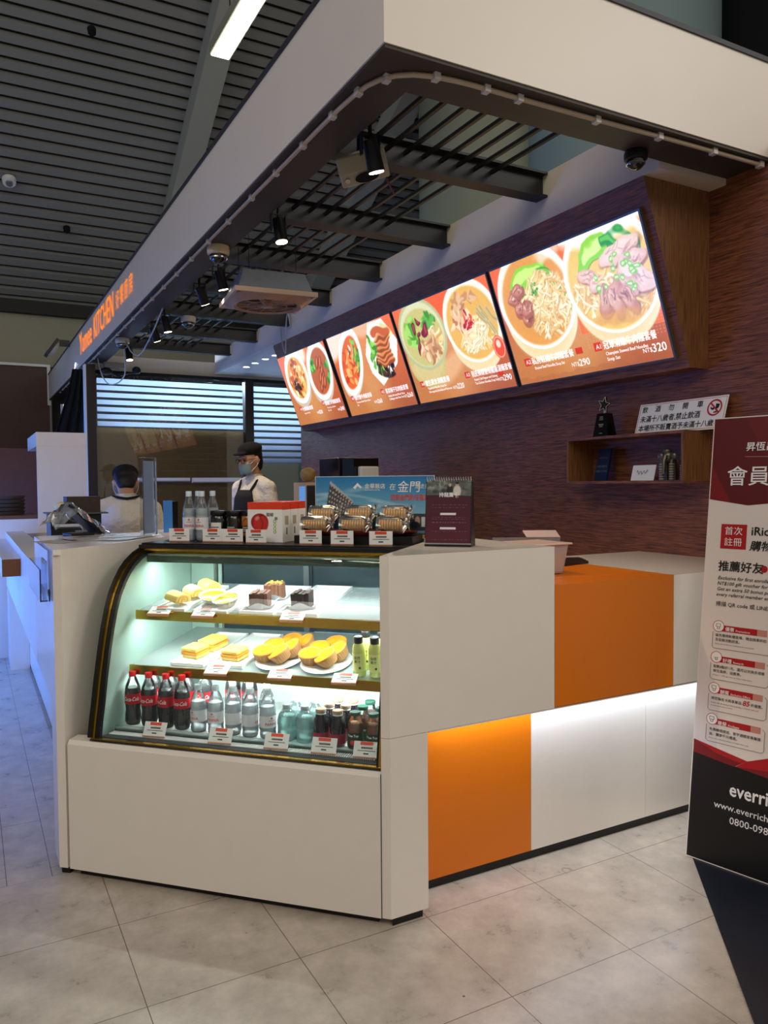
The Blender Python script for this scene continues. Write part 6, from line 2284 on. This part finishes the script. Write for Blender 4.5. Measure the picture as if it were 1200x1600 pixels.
obj('block', B().box(-0.045, 0.045, -0.012, 0.012, 0, 0.355), M_acr, t, bevel=0.001, seg=1)
obj('reflection_insert', B().box(-0.04, 0.04, 0.013, 0.0136, 0.01, 0.34), thin_glass('reflection_film', (0.75, 0.82, 0.95), 2.5, 0.05, 0.75, (0.75, 0.86, 1.0)), t)  # pale film colour stands in for hall reflections in the acrylic
t = thing('brochure_holder', 'clear acrylic brochure holder fixed on the outer face of the left counter end', 'holder', (-0.138, 0.98, 1.0))
obj('back_plate', B().box(-0.008, 0.0, 0.0, 0.55, 0.0, 0.19), M_acr, t)
obj('pocket', B().box(-0.035, -0.030, 0.0, 0.55, 0.0, 0.12).box(-0.030, -0.0085, 0.0, 0.005, 0.0, 0.12).box(-0.030, -0.0085, 0.545, 0.55, 0.0, 0.12).box(-0.030, -0.0085, 0.006, 0.544, 0.0, 0.005), M_acr, t)
t = thing('order_terminal', 'dark slanted order terminal under crumpled clear film on the left counter', 'terminal', (0.03, 1.64, 1.2005), 0.35)
rt = Matrix.Translation((0.03, 0.0, 0.075)) @ Matrix.Rotation(math.radians(42), 4, 'Y')
obj('screen', B().box(-0.10, 0.10, -0.05, 0.05, -0.008, 0.008).xf(rt), M_black, t, bevel=0.004)
obj('foot', B().box(-0.04, 0.07, -0.045, 0.045, 0, 0.016), M_black, t, bevel=0.003)
fb = B()
rnd = random.Random(11)
G = 13
vs = []
for i in range(G):
    for j in range(G):
        a, c_ = (i / (G - 1) - .5) * .26, (j / (G - 1) - .5) * .17
        z = 0.155 - abs(a + .03) * 0.75 - c_ * c_ * 6 + rnd.uniform(-.012, .012)
        vs.append((a + rnd.uniform(-.005, .005), c_ + rnd.uniform(-.005, .005), max(0.003, z)))
fb.add(vs, [(i * G + j, i * G + j + 1, (i + 1) * G + j + 1, (i + 1) * G + j) for i in range(G - 1) for j in range(G - 1)])
obj('film', fb, thin_glass('crumpled_film', (0.85, 0.87, 0.9), 4.0, 0.08, 0.18, (0.75, 0.8, 0.9)), t)
t = thing('blue_card_holder', 'small blue and white card stand behind the tall acrylic block', 'holder', (0.46, 1.69, 1.2), 0.65)
obj('card', B().box(-0.03, 0.03, -0.003, 0.003, 0.0, 0.155), mat('blue_card', '4a8fe0', 0.3), t)
obj('foot', B().box(-0.03, 0.03, 0.0035, 0.06, 0.0, 0.01), M_white, t)
obj('black_back', B().box(0.031, 0.075, 0.0, 0.02, 0.0, 0.15), M_black, t)
o = obj('small_ledge', B().box(0.401, 0.62, 1.65, 1.85, 1.185, 1.1995), M_quartz)
tag(o, 'small white ledge carrying the blue card stand behind the case', 'ledge')

# inner work area
t = thing('work_counter', 'inner work counter behind the long counter, partly hidden', 'counter', (0.62, 0, 0))
obj('carcass', B().box(-0.45, 0.02, 4.15, 4.5, 0, 0.9), M_steel, t)
t = thing('equipment_rack', 'dark equipment rack with white packets on top beside the person with their back turned', 'rack', (0.05, 3.05, 1.061), 0)
obj('frame', B().box(0, 0.30, 0, 0.30, 0, 0.10).box(0, 0.30, 0.02, 0.30, 0.13, 0.19).box(0.0, 0.02, 0.02, 0.3, 0.1, 0.13).box(0.28, 0.30, 0.02, 0.3, 0.1, 0.13), M_black, t)
obj('shelf', B().box(-0.02, 0.34, 0.0, 0.3, 0.191, 0.20), mat('grey_shelf', '55555a', 0.4), t)
obj('box', B().box(0.10, 0.30, 0.05, 0.25, 0.2005, 0.30), mat('dark_carton', '3a2c24', 0.6, noise=0.4, nscale=40), t)
obj('packet', B().ell((0.07, 0.1, 0.235), (0.04, 0.04, 0.035), 12, 8), mat('cream_packet', 'd9cfa8', 0.5), t, smooth=True)
obj('drawer_front', B().box(0.14, 0.26, -0.003, 0.0, 0.02, 0.09), mat('grey_drawer', '77777a', 0.4), t)
o = obj('white_slip_tray', B().box(0.24, 0.44, 2.3, 2.45, 1.061, 1.078), M_white)
tag(o, 'flat white tray on the long counter in front of the person seen from behind', 'tray')
t = thing('dish_stack', 'stack of round dark woven trays on the back return counter', 'basket', (-0.12, 5.3, 1.186))
for k in range(5):
    obj('woven_tray', B().lathe([(0.0, 0), (0.15, 0.002), (0.165, 0.030), (0.16, 0.030), (0.15, 0.008), (0.0, 0.008)], 32, (0, 0, k * 0.033), cap=False), mat('dark_wicker', '54493e', 0.7, noise=0.4, nscale=120), t, smooth=True)
for x, y, w_, lab in ((0.22, 1.98, .12, 'orange and white leaflet lying on the grey top of the long counter'), (0.10, 2.35, .13, 'pale leaflet lying farther back on the grey top of the long counter')):
    t = thing('counter_leaflet', lab, 'leaflet', (x, y, 1.061), 0.1)
    obj('sheet', B().box(-w_, w_, -.1, .1, 0, 0.002), mat('leaflet_' + str(x), 'c9b9ac', 0.3), t)
    obj('print', B().box(-w_ * .7, w_ * .6, -.07, .05, 0.002, 0.0023), mat('leaflet_print', 'a8603c', 0.4), t)

t = thing('cable_cluster', 'black equipment and cables bunched under the header beside the dark post', 'cables', (1.0, 6.95, 2.72))
obj('box', B().box(-0.02, 0.20, 0, 0.12, 0.03, 0.09), mat('box_grey', '8c8678', 0.5), t)
obj('camera_head', B().ell((0.0, 0.05, -0.01), (0.07, 0.05, 0.04), 14, 8), M_black, t, smooth=True)
obj('second_head', B().ell((0.33, 0.05, 0.02), (0.05, 0.04, 0.045), 14, 8), M_black, t, smooth=True)
obj('wires', B().tube([(0.0, 0.05, 0.0), (0.1, 0.0, -0.06), (0.2, 0.02, -0.03), (0.33, 0.05, 0.0)], 0.012, 6), M_black, t)

# ticket rails in front of the kitchen glass
for x0, x1, z, lab in ((1.25, 1.93, 1.47, 'white horizontal ticket rail across the brown blind, left one'), (1.96, 2.56, 1.455, 'thicker white ticket rail across the brown blind, right one')):
    t = thing('ticket_rail', lab, 'rail', (x0, 7.03, z), 0, 'white rails on the kitchen glass')
    obj('rail', B().box(0, x1 - x0, 0, 0.05, 0, 0.045 if x0 < 1.5 else 0.06), M_white, t)
    obj('lip', B().box(0, x1 - x0, -0.006, -0.0005, 0.0, 0.012), mat('rail_lip_grey', '8c8a84', 0.4), t)  # grey lip along the lower front edge of the rail
# hanging black curtain and pipes
cv = B()
G = 26
vs = []
for i in range(G):
    s = i / (G - 1)
    for j, (z, w0, w1) in enumerate(((2.80, 0.72, 0.885), (2.5, 0.66, 0.885), (2.1, 0.53, 0.88), (1.6, 0.50, 0.88), (0.3, 0.48, 0.88))):
        vs.append((w0 + (w1 - w0) * s, 7.6 + 0.03 * math.sin(s * 22), z))
cv.add(vs, [(i * 5 + j, i * 5 + j + 1, (i + 1) * 5 + j + 1, (i + 1) * 5 + j) for i in range(G - 1) for j in range(4)])
o = obj('black_curtain', cv, mat('black_cloth', '050506', 0.95), smooth=True, solid=0.01)
tag(o, 'black curtain hanging from the far end of the fascia beside the dark post', 'curtain')
for x, zt in ((0.64, 2.44), (0.70, 2.38)):
    o = obj('wall_pipe', B().cyl((x, 8.2, 0), (x + .02, 8.2, zt), 0.022, n=12), mat('pale_pipe', 'b0aba2', 0.4))
    tag(o, 'pale vertical pipe behind the black curtain, %s of two' % ('left' if x < .67 else 'right'), 'pipe')

# coffee machine and neighbours on the rear counter by the menu wall
t = thing('rear_counter', 'rear work counter below the menu boards, mostly hidden by the display', 'counter', (1.55, 2.3, 0))
obj('carcass', B().box(0, 1.17, 0, 1.0, 0, 0.88), M_steel, t)
obj('worktop', B().box(-0.02, 1.18, -0.02, 1.02, 0.881, 0.92), mat('dark_worktop', '3a3634', 0.3), t)
t = thing('coffee_machine', 'tall black coffee machine behind the blue poster', 'coffee machine', (1.97, 2.95, 0.921), 0)
obj('body', B().box(0, 0.33, 0, 0.35, 0, 0.25).box(0, 0.33, 0.12, 0.35, 0.25, 0.50).box(0, 0.33, 0, 0.35, 0.50, 0.70), mat('black_gloss', '0b0b0d', 0.15, coat=0.5), t, bevel=0.006)
obj('panel', B().box(0.03, 0.12, -0.003, 0.0, 0.52, 0.69), mat('panel_blue_grey', '2b3a55', 0.2), t)
obj('cup_stack', B().box(0.15, 0.30, -0.06, -0.004, 0.45, 0.635), M_white, t, bevel=0.01)
t = thing('bread_basket', 'wrapped bread on a cream box behind the gift boxes', 'bread', (1.62, 2.75, 0.921), 0)
obj('box', B().box(0, 0.2, 0, 0.2, 0, 0.52), mat('cream_box', 'c9b08c', 0.6), t)
obj('bread', B().ell((0.07, 0.1, 0.575), (0.06, 0.05, 0.05), 14, 8), mat('wrapped_bread', '9a7c50', 0.4, noise=0.4, nscale=40), t, smooth=True)
t = thing('coffee_grinder', 'black machine with a small lit display standing right behind the gift boxes', 'machine', W(-0.60, 0.86, 0.9), RZ, None)
obj('body', B().box(0, 0.14, 0, 0.1, 0.3, 0.525), M_black, t, bevel=0.004)
obj('face_plate', B().box(0.04, 0.125, -0.003, 0.0, 0.38, 0.50), mat('dark_panel', '202226', 0.3), t)
obj('display', B().box(-0.03, -0.004, -0.01, 0.0, 0.42, 0.52), mat('screen_blue', '3a6fb0', 0.3, emis=(0.15, 0.35, 0.8), es=0.6), t)
obj('leg', B().box(0.03, 0.11, 0.02, 0.08, 0.0, 0.3), M_black, t)
o = obj('machine_stand', B().box(0, 0.2, 0, 0.14, 0, 0.898), M_steel)
tag(at(o, -0.63, 0.85, 0), 'steel stand behind the display case under the black machine', 'stand')

# =================================================================== PEOPLE
M_skin = mat('skin', 'b98a6c', 0.55)
M_shirt = mat('white_shirt', 'd9d2c6', 0.8, noise=0.06, nscale=9, bump=0.9)
for _n in M_shirt.node_tree.nodes:
    if _n.type == 'BUMP':
        _n.inputs['Distance'].default_value = 0.05
M_apron = mat('black_apron', '101114', 0.85)
M_hair = mat('black_hair', '0c0a0a', 0.6)
M_trous = mat('dark_trousers', '191a1e', 0.85)


def remesh(o, v=0.008, smooth=True):
    md = o.modifiers.new('surface', 'REMESH')
    md.mode = 'VOXEL'
    md.voxel_size = v
    md.use_smooth_shade = True
    sm = o.modifiers.new('smooth', 'SMOOTH')
    sm.factor = 0.5
    sm.iterations = 4
    return o


def person(loc, rz, label, H=1.0, wide=1.0, bow=0.0, arm_l=None, arm_r=None, mask=True, glasses=True, cap_kind='newsboy'):
    """local frame: facing -Y, feet at z=0, standing height 1.72*H"""
    t = thing('person', label, 'person', loc, rz)
    hz = 1.60
    hc = Vector((0, -0.02 - bow * 0.10, hz - bow * 0.05))
    R = Matrix.Rotation(bow * 0.9, 3, 'X')

    def hp(x, y, z):
        return hc + R @ Vector((x, y, z))
    arm_l = arm_l or [(0.185, 0.0, 1.40), (0.24, 0.0, 1.12), (0.17, -0.22, 1.02), (0.13, -0.30, 1.01)]
    arm_r = arm_r or [(-0.185, 0.0, 1.40), (-0.24, 0.0, 1.12), (-0.17, -0.22, 1.02), (-0.13, -0.30, 1.01)]
    b = B()
    rotm = R
    b.ell(hp(0, 0.012, 0.02), (0.078, 0.094, 0.105), 24, 16, rotm)
    b.ell(hp(0, -0.018, -0.045), (0.060, 0.070, 0.072), 20, 12, rotm)
    b.ell(hp(0, -0.052, -0.088), (0.026, 0.026, 0.022), 14, 8, rotm)
    b.tube([hp(0, -0.082, 0.01), hp(0, -0.104, -0.022), hp(0, -0.088, -0.034)], [0.008, 0.014, 0.011], 10)
    b.ell(hp(0, -0.082, 0.030), (0.055, 0.016, 0.010), 14, 8, rotm)
    b.ell(hp(0, -0.082, -0.058), (0.024, 0.013, 0.010), 12, 8, rotm)
    for s in (-1, 1):
        b.ell(hp(s * 0.080, 0.012, -0.006), (0.012, 0.020, 0.034), 12, 8, rotm)
        b.ell(hp(s * 0.034, -0.068, -0.022), (0.022, 0.018, 0.018), 12, 8, rotm)
    b.tube([hp(0, 0.020, -0.05), (0, 0.012, 1.46), (0, 0.01, 1.38)], [0.054, 0.054, 0.055], 16)
    b.tube([(0, 0.01, 1.42), (0, 0.0, 1.25), (0, 0, 1.05), (0, 0, 0.92)], [0.055, 0.085, 0.085, 0.10], 18)
    for s in (-1, 1):
        b.tube([(s * 0.085, 0, 0.92), (s * 0.095, -0.005, 0.50), (s * 0.095, 0.01, 0.09)], [0.082, 0.056, 0.038], 14)
        b.tube([(s * 0.095, 0.03, 0.04), (s * 0.10, -0.12, 0.03)], [0.040, 0.034], 12)
    hands = []
    for arm, s in ((arm_l, 1), (arm_r, -1)):
        A = [Vector(p) for p in arm]
        b.tube(A[:3], [0.046, 0.036, 0.025], 14)
        w, e = A[2], A[3]
        d = (e - w).normalized()
        side_ = d.cross(Vector((0, 0, 1))).normalized()
        pc = w + d * 0.045
        b.ell(pc, (0.034, 0.046, 0.016), 14, 8, Matrix(((side_.x, d.x, 0), (side_.y, d.y, 0), (side_.z, d.z, 1))))
        for f_ in range(4):
            off = side_ * (-0.027 + 0.018 * f_)
            l = (0.058, 0.068, 0.064, 0.050)[f_]
            p0 = pc + d * 0.030 + off
            b.tube([p0, p0 + d * l * .5 + Vector((0, 0, -.006)), p0 + d * l * .85 + Vector((0, 0, -.028))], [0.0095, 0.0088, 0.0075], 8)
        p0 = pc + side_ * (-0.030 * s) * -1
        b.tube([pc - d * .01 + side_ * 0.03 * -s, pc + d * .02 + side_ * 0.052 * -s, pc + d * .045 + side_ * 0.055 * -s + Vector((0, 0, -.01))], [0.012, 0.0105, 0.009], 8)
    bo = remesh(obj('body', b, M_skin, t), 0.007)
    # shirt
    c = B()
    c.ell((0, 0.008, 1.28), (0.195, 0.122, 0.165), 24, 14)
    c.ell((0, 0.0, 1.12), (0.155, 0.115, 0.20), 24, 14)
    c.ell((0, 0.0, 0.98), (0.16, 0.122, 0.14), 24, 14)
    c.ell((0, 0.01, 1.405), (0.14, 0.078, 0.055), 20, 10)
    c.tube([(0, 0.012, 1.47), (0, 0.01, 1.40)], [0.060, 0.085], 20)
    c.tube([(-0.175, 0.004, 1.372), (-0.08, 0.008, 1.405), (0.08, 0.008, 1.405), (0.175, 0.004, 1.372)], [0.062, 0.066, 0.066, 0.062], 18)
    for arm, s in ((arm_l, 1), (arm_r, -1)):
        A = [Vector(p) for p in arm]
        c.ell(A[0] + Vector((-s * 0.012, 0, -0.01)), (0.066, 0.062, 0.066), 16, 10)
        mid = A[1] + (A[2] - A[1]) * 0.75
        c.tube([A[0] + Vector((-s * .01, 0, 0)), A[0] + (A[1] - A[0]) * .5, A[1], mid], [0.062, 0.058, 0.052, 0.040], 16)
    remesh(obj('shirt', c, M_shirt, t), 0.009)
    # collar
    obj('collar', B().lathe([(0.062, 0.0), (0.066, 0.028), (0.061, 0.030), (0.075, -0.008)], 28, (0, 0.012, 1.452), cap=False), M_shirt, t, smooth=True, solid=0.004)
    tr_ = B()
    tr_.ell((0, 0, 0.92), (0.165, 0.125, 0.10), 20, 12)
    for s in (-1, 1):
        tr_.tube([(s * 0.085, 0, 0.90), (s * 0.095, 0, 0.50), (s * 0.097, 0.01, 0.08)], [0.098, 0.075, 0.066], 16)
    remesh(obj('trousers', tr_, M_trous, t), 0.012)
    # apron: front panel following the chest, neck strap, waist ties
    ap = B()
    rows_ = [(1.36, 0.085, 0.104), (1.30, 0.11, 0.126), (1.2, 0.13, 0.131), (1.10, 0.165, 0.134), (1.0, 0.185, 0.138), (0.9, 0.20, 0.142), (0.7, 0.21, 0.15), (0.55, 0.21, 0.155)]
    vs = []
    M_ = 12
    for z, w_, d_ in rows_:
        for k in range(M_ + 1):
            q = -1 + 2 * k / M_
            vs.append((q * w_, -d_ * math.sqrt(max(0.06, 1 - (q * w_ / 0.235) ** 2)) + 0.002, z))
    ap.add(vs, [(j * (M_ + 1) + k, j * (M_ + 1) + k + 1, (j + 1) * (M_ + 1) + k + 1, (j + 1) * (M_ + 1) + k) for j in range(len(rows_) - 1) for k in range(M_)])
    ao = obj('apron', ap, M_apron, t, smooth=True, solid=0.006)
    st_ = B()
    st_.tube([(0.075, -0.098, 1.355), (0.098, -0.05, 1.43), (0.09, 0.03, 1.462), (0.05, 0.078, 1.452), (0, 0.09, 1.444), (-0.05, 0.078, 1.452), (-0.09, 0.03, 1.462), (-0.098, -0.05, 1.43), (-0.075, -0.098, 1.355)], 0.010, 8)
    pts = [(0.172 * math.sin(a), -0.132 * math.cos(a), 1.02) for a in [0.9 + (2 * math.pi - 1.8) * i / 20 for i in range(21)]]
    st_.tube(pts, 0.010, 8)
    st_.tube([(0.0, 0.135, 1.02), (0.05, 0.15, 1.0), (0.07, 0.15, 0.94)], 0.009, 8)
    st_.tube([(0.0, 0.135, 1.02), (-0.05, 0.15, 1.01), (-0.05, 0.15, 0.92)], 0.009, 8)
    obj('apron_strap', st_, M_apron, ao, smooth=True)
    # hair and cap
    hr = B()
    hr.ell(hp(0, 0.030, 0.035), (0.084, 0.088, 0.095), 22, 14, rotm)
    hr.ell(hp(0, 0.055, -0.02), (0.072, 0.060, 0.070), 20, 12, rotm)
    hr.ell(hp(0, 0.060, -0.055), (0.064, 0.042, 0.050), 18, 10, rotm)
    remesh(obj('hair', hr, M_hair, t), 0.007)
    cp = B()
    cp.ell(hp(0, 0.018, 0.085), (0.094, 0.108, 0.052), 24, 12, rotm)
    cp.ell(hp(0, 0.018, 0.060), (0.089, 0.102, 0.040), 24, 12, rotm)
    cp.ell(hp(0, -0.095, 0.062), (0.062, 0.052, 0.011), 20, 8, rotm)
    remesh(obj('cap', cp, mat('black_cap', '0a0a0b', 0.9), t), 0.007)
    for s in (-1, 1):
        eo = obj('eye', B().ell(hp(s * 0.031, -0.0805, 0.008), (0.012, 0.007, 0.006), 12, 8, rotm), mat('eye_dark', '1a1210', 0.2), t, smooth=True)
    if mask:
        mk = B()
        vs = []
        for j in range(7):
            v = j / 6
            for k in range(11):
                q = -1 + k / 5
                x = 0.068 * q
                y = -0.106 + 0.050 * q * q + 0.020 * abs(v - .45)
                vs.append(hp(x, y, -0.012 - 0.085 * v))
        mk.add(vs, [(j * 11 + k, j * 11 + k + 1, (j + 1) * 11 + k + 1, (j + 1) * 11 + k) for j in range(6) for k in range(10)])
        mo = obj('face_mask', mk, mat('mask_blue_green', '7f9a9a', 0.7), t, smooth=True, solid=0.003)
        ml = B()
        for s in (-1, 1):
            ml.tube([hp(s * 0.067, -0.056, -0.022), hp(s * 0.084, -0.01, 0.005), hp(s * 0.09, 0.03, 0.0), hp(s * 0.085, -0.01, -0.045), hp(s * 0.066, -0.055, -0.08)], 0.0018, 5)
        obj('ear_loop', ml, M_white, mo)
    if glasses:
        gg = B()
        for s in (-1, 1):
            pts = [hp(s * 0.032 + 0.023 * math.cos(a), -0.098, 0.008 + 0.018 * math.sin(a)) for a in [2 * math.pi * i / 16 for i in range(17)]]
            gg.tube(pts, 0.0018, 5)
            gg.tube([hp(s * 0.055, -0.096, 0.012), hp(s * 0.082, -0.03, 0.012), hp(s * 0.086, 0.02, 0.006)], 0.0018, 5)
        gg.tube([hp(-0.009, -0.1, 0.01), hp(0.009, -0.1, 0.01)], 0.0018, 5)
        obj('glasses', gg, M_blackm, t)
    t.scale = (H * wide, H * wide, H)
    return t


person((0.62, 3.72, 0.0), math.radians(172), 'person with back turned in white shirt, black cap and apron straps, head bowed', 0.925, 1.10, 0.75, mask=True, glasses=False,
       arm_l=[(0.19, 0.0, 1.37), (0.235, -0.03, 1.10), (0.15, -0.22, 1.03), (0.12, -0.30, 1.01)], arm_r=[(-0.19, 0.0, 1.37), (-0.235, -0.03, 1.10), (-0.15, -0.22, 1.03), (-0.12, -0.30, 1.01)])
person((1.59, 3.72, 0.0), math.radians(-68), 'person in black flat cap, face mask, white shirt and black apron, facing left', 1.02, 0.95, 0.2,
       arm_l=[(0.19, 0.0, 1.38), (0.22, 0.02, 1.10), (0.19, -0.18, 0.98), (0.17, -0.26, 0.97)], arm_r=[(-0.19, 0.0, 1.38), (-0.22, 0.02, 1.10), (-0.19, -0.18, 0.98), (-0.17, -0.26, 0.97)])

bpy.data.objects.remove(_to, do_unlink=True)
